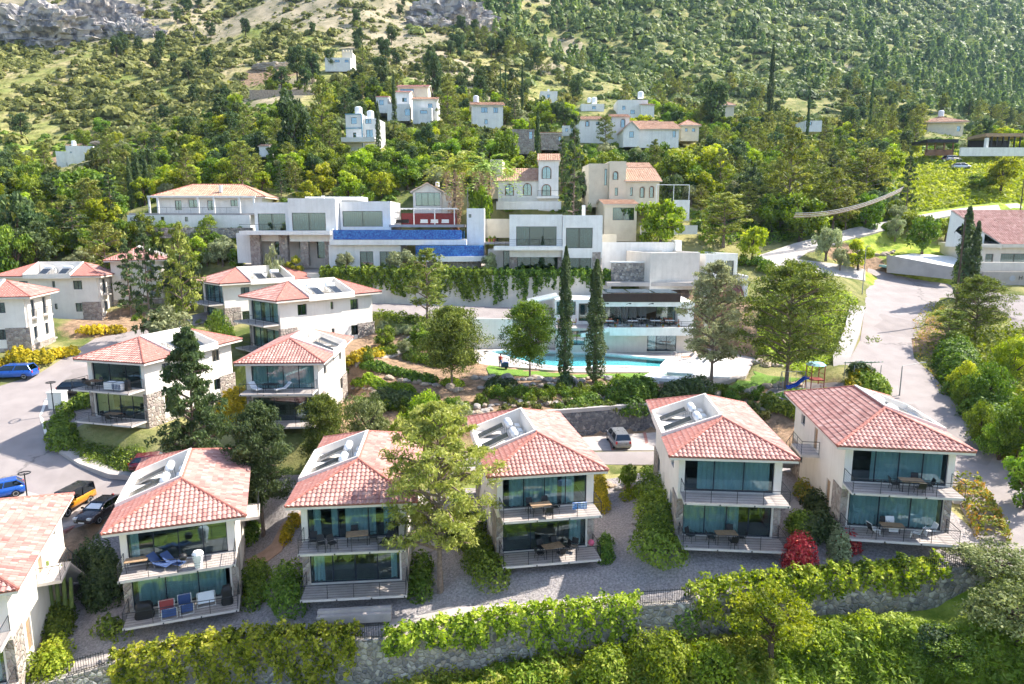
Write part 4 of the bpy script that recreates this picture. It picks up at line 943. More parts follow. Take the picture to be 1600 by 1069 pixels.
q = MB(); halfround(q, 660, 750, .3, b.z(408.2), b.z(428), 1.2, 4); q.build('stone_base', M['stone_wall'], b.t)
# modern villa on the right
b = Bld('modern_villa', 'white two storey cubic villa with thin chimney, behind two cypresses', 'house', 860, 428, 106.5)
b.block(796, 877.5, 337, 390, 11, 0, wins=((806.5,869,355,384.5,3,{'cu':((.1,2.0),)}),))
b.block(878, 939, 338, 391, 11, -.7, wins=((883,924,357,388,2),))
b.block(878, 938, 391.2, 428, 11, -.6, wins=((887,923,402,427,2),), mt='white_paint')
b.block(797, 877.5, 391, 428, 9, 1.6, wins=((808,872,398,427,3,{'cu':((.2,.9),)}),), mt='fascia')
for (xa, xb) in ((797,808),(872,877.5)): b.box('stone_pier', xa, xb, 391.5, 430, .4, 1.5, 'stone_clad')
b.box('stone_pier', 924, 937, 394, 430, -.75, -.62, 'stone_clad')
k_ = b.box('balcony', 772, 877.5, 385, 391, -1.5, 1.5, 'white_paint'); railing(k_, [(b.u(773), -1.45, b.z(385)), (b.u(877), -1.45, b.z(385))], 1.0, 3, 1.6)
b.block(762, 797, 391, 428, 6, 2.0, wins=((786,796,393,424,1),), mt='fascia'); b.box('chimney', 910, 915, 322, 341, 2, 2.5, 'white_paint')
# courtyard walls right of it
b = Bld('courtyard_wall', 'high white garden wall beside the right modern villa', 'wall', 1000, 425, 111)
b.box('wall_body', 940, 1052, 379, 425, 0, .35, 'white_paint'); b.box('wall_end', 1052.2, 1062, 376, 405, -.6, 2.2, 'white_paint'); b.box('wall_step', 940, 962, 367, 379, .1, .5, 'cream_render')
b = Bld('courtyard_wall', 'cream terrace wall running back left of the right modern villa', 'wall', 775, 400, 113)
b.box('wall_body', 757, 797, 343, 372, 0, .4, 'cream_render'); b.box('terrace_floor', 757, 800, 378, 381, -4, 0, 'paving')
# low box building by the stairs
b = Bld('pavilion', 'single storey box building with a green roof, above the stone stairs', 'pavilion', 1080, 440, 103, 14)
b.block(1010, 1093, 395, 440, 9, 0, mt='fascia')
b2 = MB(); b2.box(b.u(1010), b.u(1093), .0, 9, 0, 0.01)
q = Bld('pavilion_wing', 'bright white wing with a glazed corner facing the main road', 'pavilion', 1125, 440, 105, 24)
q.block(1095, 1158, 397, 440, 8, 0, wins=((1133,1151,408,434,1),), mt='white_paint')
b = Bld('stone_terrace', 'pale stone terrace wall above the restaurant roof', 'wall', 990, 446, 102)
b.box('wall_body', 957, 1012, 412, 446, 1.5, 2.0, 'stone_wall'); b.box('terrace_slab', 948, 1092, 441, 447, -.5, 6, 'concrete')
b.box('wall_cap', 955, 1013, 409.6, 412, 1.4, 2.1, 'white_paint')
# restaurant over the pool
b = Bld('restaurant', 'open fronted white restaurant with dark brown roof edge above the pool', 'restaurant', 975, 547, 96)
b.block(868, 935, 470, 507.5, 6, 1.6, wins=((870,900,473,494,1,{'gl':'glass'}),(905,930,476,504,1)), mt='white_paint', roof='flat')
I = MB(); I.box(b.u(937), b.u(1054), 6.5, 6.7, b.z(507), b.z(470)); I.box(b.u(937), b.u(1054), -.9, 6.5, b.z(508.5), b.z(507.2)); I.build('dining_room', M['white_paint'], b.t)
b.box('roof_slab', 934, 1079, 470.5, 477.5, -1.0, 9, 'white_paint'); b.box('roof_edge', 938, 1057, 457.5, 470.3, -1.15, -.9, 'wood_dark')
gr = MB()
for i in range(3): gr.box(b.u(945 + i*37), b.u(979 + i*37), -.88, 4.5, b.z(457), b.z(456.3))
gr.build('roof_glazing', M['glass_mirror'], b.t); b.box('side_wall', 1054.3, 1079, 477.7, 508, -.9, 8.5, 'white_paint')
for (xa, xb, n) in ((940,971,1),(1024,1054,1)):
    window(b.t, (b.u(xa), .4, b.z(507)), (1,0,0), b.u(xb)-b.u(xa), b.z(478)-b.z(507), n, depth=.1, fr='dark_metal', gl='glass_mirror')
cu = MB()
for (a, c) in ((974, 990), (992, 1004), (1008, 1020)):
    kk = 14; vs = []
    for i in range(kk+1):
        u_ = b.u(a) + (b.u(c)-b.u(a))*i/kk; vs += [(u_, 5.6+.12*math.sin(i*2.1), b.z(506)), (u_, 5.6+.12*math.sin(i*2.1), b.z(479))]
    cu.add(vs, [(2*i,2*i+2,2*i+3,2*i+1) for i in range(kk)])
cu.build('curtain', M['white_cloth'], b.t)
for xx in (941, 975, 1009): 
    l_ = MB(); l_.tube((b.u(xx), -1.0, b.z(474)), (b.u(xx)+.35, -1.5, b.z(471.5)), .03); l_.cbox((b.u(xx)+.4, -1.6, b.z(472)), (.25,.2,.15)); l_.build('spotlight', M['black_plastic'], b.t)
b.box('parapet', 948, 1079, 507.4, 520, -2.4, -2.1, 'white_paint'); b.box('terrace_floor', 868, 1079, 509, 513, -2.09, 2, 'paving')
wd = MB(); wd.add([(b.u(905), -2.4, b.z(523)), (b.u(948)-.02, -2.4, b.z(514)), (b.u(948)-.02, -2.4, b.z(507)), (b.u(905), -2.4, b.z(517)), (b.u(905), 1, b.z(523)), (b.u(948)-.02, 1, b.z(514)), (b.u(948)-.02, 1, b.z(507)), (b.u(905), 1, b.z(517))], [(0,1,2,3),(7,6,5,4),(0,4,5,1),(1,5,6,2),(2,6,7,3),(3,7,4,0)]); wd.build('ramp_parapet', M['white_paint'], b.t)
b.block(868, 1079, 521, 548, 8, -1.2, wins=((1008,1053,521.5,546.5,3,{'cu':((.3,1.2),),'gl':'glass'}),(888,912,514.5,537,2)), mt='fascia', roof='none')
railing(b.t, [(b.u(950), -2.2, b.z(507.4)), (b.u(1078), -2.2, b.z(507.4))], .8, 2, 1.8)
# slatted sun shelter left of the restaurant
b = Bld('pergola', 'white slatted pergola beside the left cypress', 'pergola', 850, 500, 97)
pg = MB()
for (xx, yy) in ((832,0),(868,0),(832,3.5),(868,3.5)): pg.box(b.u(xx)-.08, b.u(xx)+.08, yy, yy+.16, -.2, b.z(470))
pg.build('post', M['fascia'], b.t); pg = MB()
for i in range(9): pg.cbox((b.u(848), -.6+i*.62, b.z(468)+.0), (4.4, .12, .2), ry=R(-12))
pg.build('roof_slats', M['white_paint'], b.t)

# ------------------------------------------------------------------ houses up the hill
def tank(b, px, py, y, sc=1.0):
    m_ = MB(); u_, z_ = b.u(px), b.z(py); m_.lathe([(0,0),(.55*sc,0),(.55*sc,1.1*sc),(.3*sc,1.25*sc),(0,1.28*sc)], (u_, y, z_), 12); t_ = m_.build('water_tank', M['tank_white'], b.t, smooth=False)
    return t_
b = Bld('bungalow', 'long white bungalow with low hipped pink roof and columned veranda', 'house', 322, 333, 119, 4)
b.block(242, 402, 309, 333, 9, 2.5, wins=((267,277,313,328),(288,303,312,324),(317,329,313,328),(353,364,312,322)), roof='hip', rise=2.3, eave=.9, old=True, mt='white_paint')
for xx in (236, 249, 310, 334, 373, 395):
    c_ = MB(); c_.box(b.u(xx)-.14, b.u(xx)+.14, .2, .48, -.2, b.z(309)); c_.build('column', M['white_paint'], b.t)
b.box('veranda', 206, 404, 333.2, 336, -.2, 2.6, 'concrete'); railing(b.t, [(b.u(208), 0, b.z(333)), (b.u(372), 0, b.z(333))], .95, 4, 2)
b.block(205, 390, 336.2, 356, 3.5, -.6, wins=((209,213,340,345,1),(221,226,339,345,1),(255,260,339,347,1),(291,296,339,346,1)), roof='none', mt='white_paint')
b.box('veranda_beam', 234, 398, 306.5, 309, .15, .55, 'white_paint'); b.box('chimney', 335, 339, 289, 300, 3, 3.6, 'white_paint')
b = Bld('retaining_wall', 'grey stone wall under the long bungalow', 'wall', 330, 366, 116, 2)
b.box('wall_body', 190, 395, 356, 372, 0, .5, 'stone_wall')
b = Bld('conservatory_house', 'small white gabled house with glazed front behind the red terrace wall', 'house', 675, 325, 122, 6)
b.block(646, 690, 301, 326, 9, 0, wins=((650,688,301.5,322,4),), roof='gable_y', rise=1.6, eave=.5, mt='white_paint')
b.block(690.3, 706, 301, 326, 8, .6, mt='white_paint', roof='flat'); tank(b, 684, 291, 4, .7)
b = Bld('villa_house', 'white villa with tiled roof, arched brown windows and blue balcony rail', 'house', 825, 320, 125, -3)
b.block(778, 841, 284, 320, 10, 0, wins=((790,802,289,306,2,{'arch':True}),(818,830,288,306,2,{'arch':True})), roof='gable_x', rise=2.6, eave=.3, mt='white_paint')
b.block(841.3, 872, 254, 320, 9, -.8, wins=((847,860,263,281,2,{'arch':True}),(847,860,290,307,2,{'arch':True})), roof='gable_x', rise=1.6, eave=.3, mt='white_paint')
b.block(765, 784, 250, 300, 8, 1.5, wins=((768,773,266,284,1),), roof='flat', mt='cream_render'); b.box('balcony', 839, 873, 307.5, 311, -2.0, -.81, 'white_paint')
railing(b.t, [(b.u(840), -1.95, b.z(307.5)), (b.u(872), -1.95, b.z(307.5))], 1.0, 4, 1.5); b.box('garden_wall', 778, 876, 316, 328, -4, -3.7, 'white_paint')
b = Bld('villa_house', 'cream villa with terracotta roof and arched red shutters', 'house', 985, 313, 122, 4)
b.block(921, 951, 257, 313, 8, 1.0, wins=((945,949,265,290,1),), roof='flat', mt='cream_render')
b.block(951.3, 977, 254, 313, 9, 0, wins=((957,964,270,282,1,{'arch':True}),(960,965,294,306,1)), roof='flat', mt='cream_render')
b.block(977.3, 1031, 284, 313, 10, .3, wins=((985,989,293,306,1),(1001,1007,293,309,1,{'arch':True}),(1016,1022,292,309,1,{'arch':True})), roof='gable_x', rise=2.6, eave=.4, mt='cream_render')
b.block(995, 1031, 260, 284, 6, 6, wins=((1017,1023,268,278,1,{'arch':True}),), roof='gable_x', rise=1.2, eave=.3, mt='cream_render')
b = Bld('annex_house', 'flat terraced annex with wide window below the cream villa', 'house', 970, 345, 117, 4)
b.block(944, 995, 320, 366, 8, 0, wins=((957,991,325,344,2),), roof='gable_x', rise=.9, eave=.3, mt='cream_render')
b.box('garden_wall', 1000, 1090, 352, 366, -1, -.6, 'white_paint'); b.box('garden_wall', 1062, 1088, 312, 345, 3, 3.4, 'white_paint')
fr = MB()
for xx in (1030, 1058, 1083): fr.tube((b.u(xx), 2, b.z(345)), (b.u(xx), 2, b.z(289)), .05)
fr.tube((b.u(1030), 2, b.z(289)), (b.u(1083), 2, b.z(289)), .05); fr.build('steel_frame', M['tank_white'], b.t)
b = Bld('tower_house', 'tall white three storey house with blue pipes and two roof tanks', 'house', 565, 230, 158, -5)
b.block(541, 567, 180, 230, 8, 0, wins=((549.5,559,185,195,1),(552,557,208,216,1)), mt='white_paint'); b.block(567.3, 589, 186, 230, 7, 1, wins=((571,582,203,215,2),(570,580,187,194,2)), mt='white_paint')
pp = MB()
for z_ in (202, 181): pp.box(b.u(541)-.05, b.u(567), -.16, -.02, b.z(z_), b.z(z_)+.18)
pp.box(b.u(566.5), b.u(567.6), -.2, -.02, 0, b.z(181)); pp.build('blue_trim', mat('blue_trim', (.12,.35,.5)), b.t); tank(b, 556, 179.5, 3, 1.6); tank(b, 575, 185, 3, 1.5)
b.box('terrace', 538, 591, 217, 224, -2.5, -.1, 'white_paint'); b.box('terrace_posts', 539, 541, 224, 232, -2.5, -2.2, 'wood')
hill = 'white hillside houses'
b = Bld('hillside_house', 'white house with bright red roof edges behind a tall cypress', 'house', 635, 175, 186, 0)
b.block(586, 604, 151, 168, 7, 2, wins=((591,598,155,163,1),), roof='gable_x', rise=.8, eave=.2, mt='white_paint', old=False)
b.block(616, 640, 146, 176, 9, 0, wins=((629,636,154,160,1),), mt='white_paint', roof='gable_x', rise=1.2, eave=.3, old=False)
b.block(614, 663, 128, 143, 8, 9, wins=((618,640,131,143,4),), mt='cream_render', roof='gable_x', rise=1.2, eave=.4, old=False)
b.block(608, 640, 166, 184, 5, -3, wins=((635,643,173,183,1),), mt='white_paint')
b = Bld('hillside_house', 'white house with shallow pink roof and brown shutter, by a white porch', 'house', 668, 186, 182, 0)
b.block(645, 683, 157, 186, 8, 0, wins=((669,676,163,171,1),), roof='gable_x', rise=1.2, eave=.4, mt='white_paint')
b.block(656, 677, 172, 193, 3, -3.2, wins=((659,670,176,181,1),), mt='white_paint')
b = Bld('hillside_house', 'square white house with pink roof and a white tank on it', 'house', 761, 195, 180, 5)
b.block(738, 786, 166, 196, 9, 0, wins=((752,762,169,177,2),(771,778,169,177,2),(757,762,187,194,1)), roof='gable_x', rise=1.5, eave=.5, mt='white_paint'); tank(b, 745, 158, 4, 1.4)
b = Bld('hillside_house', 'pale house with castle like battlements on its tower', 'house', 535, 105, 235, 0)
b.block(508, 548, 91, 106, 9, 0, wins=((523,531,94,98,2),(539,545,94,98,1)), mt='white_paint')
b.block(532, 548.5, 80, 92, 5, 3, mt='cream_render')
bt = MB()
for i in range(4): bt.box(b.u(532+i*4.4), b.u(534.6+i*4.4), 3, 3.6, b.z(80), b.z(76))
bt.build('battlement', M['cream_render'], b.t)
b = Bld('terrace_wall', 'long pale stone terrace wall below the battlemented house', 'wall', 440, 150, 212, 0)
b.box('wall_body', 390, 490, 141, 156, 0, .8, 'rock_tan'); b.box('upper_wall', 400, 470, 122, 131, 12, 12.6, 'stone_wall')
b = Bld('hillside_house', 'small white house alone on the left slope with tank on its roof', 'house', 118, 262, 190, 12)
b.block(89, 122, 237, 263, 8, 1.5, wins=((103,106,254,259,1),), mt='white_paint'); b.block(107, 146, 229, 263, 8, 0, wins=((127,132,254,259,1),(112,115,238,240,1)), mt='white_paint'); tank(b, 115, 228, 2, 1.1)
b = Bld('hillside_house', 'white low houses with domed chimneys seen between pines', 'house', 930, 175, 208, 0)
b.block(908, 944, 163, 176, 8, 0, mt='white_paint', wins=((925,931,166,171,1),)); tank(b, 930, 160, 3, 1.5); tank(b, 922, 158, 3, 1.1)
b = Bld('hillside_house', 'white terraced houses with pink parapet and roof tank', 'house', 990, 175, 205, 0)
b.block(965, 1012, 157, 178, 9, 0, mt='white_paint', wins=((972,977,166,172,1),(985,992,172,178,1))); b.block(1000, 1020, 166, 178, 7, -2, mt='white_paint', roof='gable_x', rise=.8, eave=.3); tank(b, 1003, 152, 3, 1.6)
b = Bld('hillside_house', 'wide white villa with arched brown windows and brown tiled roofs', 'house', 945, 205, 168, 0)
b.block(905, 958, 188, 216, 9, 0, wins=((915,920,190,198,1,{'arch':True}),(931,937,191,196,1)), roof='gable_x', rise=1.4, eave=.3, mt='white_paint'); b.block(955, 982, 185, 216, 9, -1, wins=((969,975,188,200,1,{'arch':True}),), roof='gable_x', rise=1.3, eave=.3, mt='white_paint')
b = Bld('hillside_house', 'white gabled house with long pink roof above round green trees', 'house', 1010, 218, 160, 0)
b.block(973, 997, 205, 222, 12, -1, wins=((982,989,207,216,1),), roof='gable_y', rise=2.0, eave=.3, mt='white_paint'); b.block(997.3, 1062, 202, 222, 9, 1, wins=((1052,1057,204,214,1),), roof='gable_x', rise=1.8, eave=.4, mt='white_paint')
b.block(1040, 1068, 190, 204, 8, 9, roof='gable_x', rise=1.6, eave=.4, mt='cream_render'); b.block(990, 1045, 186, 203, 7, 11, roof='gable_x', rise=1.4, eave=.4, mt='white_paint')
b = Bld('hillside_house', 'white house with chimney half hidden by trees under the bare slope', 'house', 855, 152, 225, 0)
b.block(844, 871, 143, 156, 8, 0, wins=((855,859,148,153,1),), mt='white_paint'); b.box('chimney', 856, 859, 138, 144, 2, 2.8, 'white_paint')
b = Bld('stone_house', 'unfinished stone house with a red shuttered opening', 'house', 850, 230, 150, 0)
b.block(798, 835, 203, 232, 9, 0, wins=((826,832,206,218,1,{'fr':'red_paint'}),), mt='stone_clad'); b.block(846, 878, 208, 225, 8, 1, wins=((873,877,213,220,1),), mt='stone_clad', roof='gable_x', rise=.6, eave=.2)
b = Bld('hillside_house', 'white roofed house with wide eaves at the forest edge', 'house', 1480, 212, 225, -8)
b.block(1450, 1502, 193, 214, 9, 0, wins=((1493,1498,198,206,1),), roof='hip', rise=2.2, eave=1.2, mt='cream_render'); tank(b, 1478, 180, 5, 1.6)
b = Bld('hillside_house', 'cream house with hipped pink roof right of the long pink roofed gabled house', 'house', 1076, 212, 176, 4)
b.block(1064, 1092, 198, 213, 8, 0, wins=((1070,1074,201,206,1),(1081,1086,201,206,1)), roof='hip', rise=1.6, eave=.5, mt='cream_render')
b = Bld('hillside_house', 'small flat white house left of the wide arched villa', 'house', 888, 212, 176, -6)
b.block(878, 900, 197, 213, 7, 0, wins=((883,887,201,206,1),(892,896,201,206,1)), mt='white_paint')
b = Bld('hillside_house', 'low white house showing between yellow green pines', 'house', 1270, 198, 192, 0)
b.block(1258, 1284, 189, 199, 7, 0, wins=((1264,1268,191,196,1),), mt='white_paint')
b = Bld('hillside_house', 'small house with pink roof deep in the trees near the ridge road', 'house', 1140, 170, 220, 0)
b.block(1124, 1147, 166, 178, 8, 0, roof='hip', rise=1.6, eave=.5, mt='cream_render')
b = Bld('roadside_cafe', 'dark wooden open shelter beside parked cars on the hill', 'cafe', 1465, 238, 172, 0)
b.box('roof', 1444, 1492, 219, 224, -1, 6, 'black_plastic'); b.box('counter', 1446, 1490, 234, 243, 0, .4, 'wood')
for xx in (1447, 1460, 1474, 1488): b.box('post', xx, xx+1.6, 224, 238, 0, .3, 'wood')
b = Bld('roadside_restaurant', 'long white walled terrace with dark shade roof at the hill road', 'restaurant', 1550, 245, 168, 0)
b.box('terrace_wall', 1500, 1602, 231, 244, 0, .5, 'white_paint'); b.box('roof', 1545, 1610, 208, 213, 2, 9, 'wood_pale')
for xx in range(1546, 1610, 9): b.box('post', xx, xx+1.6, 213, 231, 2, 2.3, 'black_plastic')
b.box('back_wall', 1546, 1610, 214, 231, 8.5, 8.9, 'black_plastic'); b.box('white_pier', 1541, 1545, 216, 232, .6, 1.4, 'white_paint')
# tavern on the right with the arched gable
b = Bld('tavern', 'white tavern with large pink tiled roof and tall arched gable window', 'restaurant', 1570, 425, 108, -3)
b.block(1533, 1650, 387, 412, 12, 0, ext=5, wins=((1561,1645,396.5,411.5,4),(1538,1550,397,411,1)), mt='fascia', roof='none')
X0, X1, XR = b.u(1556), b.u(1660), b.u(1523); Z0, Z1 = b.z(382), b.z(335)
sl = [(X0, -.6, Z0), (X1, -.6, Z0), (X1, 8.0, Z1+.6), (XR, 8.0, Z1+.6)]
me = join_meshes('roof', [tile_slope('tav1', sl, sl[0], sl[1], random.Random(3), .34, .42, False)], M['roof_tile']); ro = link_mesh('roof', me, b.t)
u_ = MB(); u_.slab(sl, .3); u_.build('roof_deck', M['fascia'], ro)
gm = MB(); gm.add([(XR, 8.0, Z1+.4), (X0, -.4, Z0), (X0, -.4, b.z(390)), (XR-.4, 8, b.z(388)), (XR+.4, 8.2, Z1+.4), (X0+.4, -.2, Z0), (X0+.4, -.2, b.z(390)), (XR, 8.2, b.z(388))], [(0,1,2,3),(7,6,5,4),(0,4,5,1),(1,5,6,2),(2,6,7,3),(3,7,4,0)]); gm.build('gable', M['white_paint'], b.t)
gw = MB(); a_ = Vector((XR, 8, 0)); c_ = Vector((X0, -.4, 0)); dd = (c_ - a_).normalized()
def gp(s_, z_): p = a_ + dd * s_; return (p.x - .08, p.y - .06, z_)
arch = [gp(1.2, b.z(386)), gp(5.2, b.z(386)), gp(5.2, b.z(366)), gp(4.2, b.z(356)), gp(3.0, b.z(352)), gp(1.8, b.z(356)), gp(1.2, b.z(364))]
gw.slab(arch[::-1], .05); g_ = gw.build('arched_window', M['car_glass'], b.t)
fm = MB()
for i in range(len(arch)): fm.tube(arch[i], arch[(i+1) % len(arch)], .09)
for s_ in (2.2, 3.2, 4.2): fm.tube(gp(s_, b.z(386)), gp(s_, b.z(354)), .05)
fm.tube(gp(1.2, b.z(372)), gp(5.2, b.z(372)), .05); fm.build('window_bars', M['dark_metal'], g_)
tr_ = MB(); tr_.slab([gp(6.4, b.z(385)), gp(6.4, b.z(367)), gp(9.6, b.z(385))], .05); tr_.build('triangular_window', M['car_glass'], b.t)
b.box('floor_band', 1530, 1652, 382, 387, -.8, 12, 'fascia')
b = Bld('tavern_wall', 'grey roadside wall with round emblem and white lettering', 'wall', 1570, 455, 103.5, -3)
b.box('wall_body', 1535, 1660, 425, 460, 0, .4, 'concrete'); b.box('upper_ledge', 1535, 1660, 411, 424, 1.5, 2.2, 'fascia')
em = MB(); em.lathe([(0, -.02), (.45, -.02), (.45, 0), (0, 0)], (b.u(1579), -.02, b.z(435)), 24, 'Y'); em.build('emblem', mat('emblem_grey', (.42, .44, .5)), b.t)
bpy.ops.object.select_all(action='DESELECT')
def letters(parent, txt, loc, rot, size, mt, name='lettering'):
    c = bpy.data.curves.new(name, 'FONT'); c.body = txt; c.size = size; c.extrude = .01; o = bpy.data.objects.new('tmp', c); COL.objects.link(o)
    dg = bpy.context.evaluated_depsgraph_get(); me = bpy.data.meshes.new_from_object(o.evaluated_get(dg)); bpy.data.objects.remove(o)
    me.materials.clear(); me.materials.append(mt); q = link_mesh(name, me, parent); q.location = loc; q.rotation_euler = rot; return q
letters(b.t, 'H E', (b.u(1588), -.03, b.z(437)), (math.pi/2, 0, 0), .85, M['dark_metal'])
b = Bld('garage_roof', 'grey concrete enclosure with a white flat roof beside the road', 'garage', 1386, 424, 111, 0)
def wpt(px, py, D): return at_d(px, py, D) - b.o
w0, w1, w2, w3 = wpt(1386, 426, 111), wpt(1490, 437, 106.5), wpt(1490, 418, 106.5), wpt(1386, 398, 111); bk = Vector((.1, .35, 0))
q = MB(); q.add([w0, w1, w2, w3, w0+bk, w1+bk, w2+bk, w3+bk], [(0,1,2,3),(7,6,5,4),(0,4,5,1),(1,5,6,2),(2,6,7,3),(3,7,4,0)]); q.build('wall_body', M['concrete'], b.t)
q = MB(); q.slab([wpt(1392, 401, 111.5), wpt(1488, 417, 107.3), wpt(1500, 401, 116), wpt(1425, 396, 119)], .2); q.build('flat_roof', M['white_paint'], b.t)
for (xa, lb) in ((704, 'small white shed among the trees downhill of the hillside porch house'), (412, 'low white garden wall left of the grey green pine'), (888, 'tiny white hut by the olive trees above the cream villa')):
    b = Bld('white_shed', lb, 'shed', xa, {704:212,412:236,888:178}[xa], {704:168,412:148,888:200}[xa], 0); b.block(xa-7, xa+7, {704:204,412:229,888:171}[xa], {704:212,412:236,888:178}[xa], 4, 0, roof='gable_x', rise=.6, eave=.2, mt='white_paint')
# pool with basin, deck and hot tub
dk, dfn, _, _ = PADS['pool_deck']
pool = [at_z(x, y, 4.9) for (x, y) in [(752,550),(770,547.5),(790,546),(830,546.5),(870,548),(901,549.7),(925,550),(952,552),(1000,556),(1053,560.5),(1039,576.5),(990,575),(942,573.7),(920,575.5),(904,576),(880,576),(861,575),(840,572),(816,567.5),(800,563),(785,558.6),(765,554)]]
def loops_fill(name, outer, inner, z, mt, skirt=2.0, inner_down=0, kind='structure'):
    bm = bmesh.new(); es = []
    for lp in ([outer] + ([inner] if inner else [])):
        vs = [bm.verts.new((p.x, p.y, z)) for p in lp]; es += [bm.edges.new((vs[i], vs[(i+1) % len(vs)])) for i in range(len(vs))]
    bmesh.ops.triangle_fill(bm, use_beauty=True, use_dissolve=False, edges=es)
    bmesh.ops.recalc_face_normals(bm, faces=bm.faces)
    if sum(f.normal.z for f in bm.faces) < 0: bmesh.ops.reverse_faces(bm, faces=bm.faces)
    be = [e for e in bm.edges if e.is_boundary]; r = bmesh.ops.extrude_edge_only(bm, edges=be)
    for v in [g for g in r['geom'] if isinstance(g, bmesh.types.BMVert)]: v.co.z -= skirt
    me = bpy.data.meshes.new(name); bm.to_mesh(me); bm.free(); me.materials.append(mt); o = link_mesh(name, me); return tag(o, kind=kind)
loops_fill('pool_terrace', dk, pool, 4.92, M['paving'])
pt = thing('swimming_pool', 'large turquoise swimming pool with white rim below the restaurant', 'swimming pool', pool[0])
def rel(pts, z=0): return [Vector((p.x, p.y, z)) - Vector(pool[0]) for p in pts]
bs = MB(); bs.prism([(p.x, p.y) for p in rel(pool)], -.75, -.62); n = len(pool); rr = rel(pool)
for i in range(n): a, c = rr[i], rr[(i+1) % n]; bs.add([(a.x, a.y, -1.3), (c.x, c.y, -1.3), (c.x, c.y, .0), (a.x, a.y, .0)], [(0,1,2,3)])
bs.build('basin', M['pool_tile'], pt); wt = MB(); wt.prism([(p.x, p.y) for p in rr], -.14, -.10); wt.build('water', M['water'], pt)
strip('rim', dense([Vector((p.x, p.y, .03)) for p in rr] + [Vector((rr[0].x, rr[0].y, .03))], 1.5), .8, M['white_paint'], .05, pt, off=-.5)
lad = MB()
for dx in (0, .6):
    o_ = at_z(1056 , 560, 4.9) - pool[0] + Vector((dx - .2, dx * .3, 0)); prev = None
    for i in range(9):
        an = math.pi * i / 8; q_ = o_ + Vector((-.5 * math.cos(an) * .9, 0, .1 + .8 * math.sin(an)))
        if prev is not None: lad.tube(prev, q_, .03)
        prev = q_
lad.build('ladder', M['steel'], pt)
ht = thing('hot_tub', 'small square pale pool set in white surround on the lawn edge', 'hot tub', at_z(1060, 590, 4.9))
def relq(l, z): return [(at_z(x, y, z) - ht.location) for x, y in l]
o1 = relq([(1022,583),(1098,586),(1090,600),(1002,594)], 4.9); i1 = relq([(1042,585.5),(1084,588),(1078,593.5),(1030,591)], 4.9)
q = MB()
for i in range(4):
    a, c, d, e = o1[i], o1[(i+1)%4], i1[(i+1)%4], i1[i]; vs = [Vector((v.x, v.y, zz)) for zz in (.35, -.6) for v in (a, c, d, e)]
    q.add(vs, [(0,1,2,3),(0,4,5,1),(2,6,7,3)])
q.build('surround', M['white_paint'], ht); q = MB(); q.prism([(v.x, v.y) for v in i1], -.5, -.3); q.build('basin', M['pool_tile'], ht); q = MB(); q.prism([(v.x, v.y) for v in i1], .2, .22); q.build('water', M['water'], ht)
q = thing('sun_deck', 'bright white raised sun deck right of the pool', 'deck', at_z(1110, 580, 4.9)); 
pl = [(at_z(x, y, 4.9) - q.location) for x, y in [(1066,563),(1130,560),(1155,575),(1140,592),(1098,590),(1052,581)]]
d_ = MB(); d_.prism([(v.x, v.y) for v in pl], -.3, .16); d_.build('deck_top', M['white_paint'], q)
# lawns
def sheet(name, outline, z, mt, thick=.3, kind='structure', zoff=.06, step=1.0):
    pts = [ground(x, y) for x, y in outline]; bm = bmesh.new(); vs = [bm.verts.new((p.x, p.y, 0)) for p in pts]; bm.faces.new(vs); bmesh.ops.triangulate(bm, faces=bm.faces[:])
    for ax in (0, 1):
        lo = min(p[ax] for p in pts); hi = max(p[ax] for p in pts); c = lo + step
        while c < hi:
            co = [0,0,0]; no = [0,0,0]; co[ax] = c; no[ax] = 1; bmesh.ops.bisect_plane(bm, geom=bm.verts[:]+bm.edges[:]+bm.faces[:], plane_co=co, plane_no=no, dist=1e-5); c += step
    V = np.array([[v.co.x, v.co.y] for v in bm.verts]); Z = zf(V[:, 0], V[:, 1])
    for v, zz in zip(bm.verts, Z): v.co.z = zz + zoff
    bmesh.ops.recalc_face_normals(bm, faces=bm.faces)
    if sum(f.normal.z for f in bm.faces) < 0: bmesh.ops.reverse_faces(bm, faces=bm.faces)
    r = bmesh.ops.extrude_edge_only(bm, edges=[e for e in bm.edges if e.is_boundary])
    for v in [g for g in r['geom'] if isinstance(g, bmesh.types.BMVert)]: v.co.z -= thick
    me = bpy.data.meshes.new(name); bm.to_mesh(me); bm.free(); me.materials.append(mt); return tag(link_mesh(name, me), kind=kind)
sheet('lawn', [(760,576),(790,575),(850,581),(905,583),(960,581),(1020,583),(1000,595),(960,592),(880,590),(800,588),(765,588)], 5.1, M['lawn'], zoff=.1)
sheet('lawn', [(1098,598),(1140,594),(1165,590),(1200,588),(1250,592),(1230,602),(1180,606),(1110,606)], 4.9, M['lawn'], zoff=.1)
sheet('lawn', [(1208,618),(1240,607),(1290,606),(1312,614),(1290,624),(1240,628)], 4.2, M['lawn'], zoff=.12)
sheet('playground', [(1185,622),(1210,604),(1260,598),(1318,600),(1335,614),(1300,632),(1230,638),(1195,634)], 4.2, M['asphalt'], zoff=.07)
sheet('footpath', [(596,560),(640,545),(655,528),(700,512),(735,503),(735,498),(700,505),(645,520),(625,540),(585,553)], 8, M['paving'], zoff=.08)
sheet('footpath', [(556,575),(596,560),(585,553),(552,560)], 6.5, M['paving'], zoff=.09)
sheet('footpath', [(600,972),(700,950),(800,945),(900,938),(958,930),(962,940),(880,950),(790,960),(700,968),(610,990)], -1.8, M['paving'], zoff=.06)
sheet('footpath', [(385,875),(425,850),(440,820),(470,800),(480,806),(455,830),(440,862),(395,890)], -2.5, M['terracotta_path'] if 'terracotta_path' in M else M['paving'], zoff=.06)
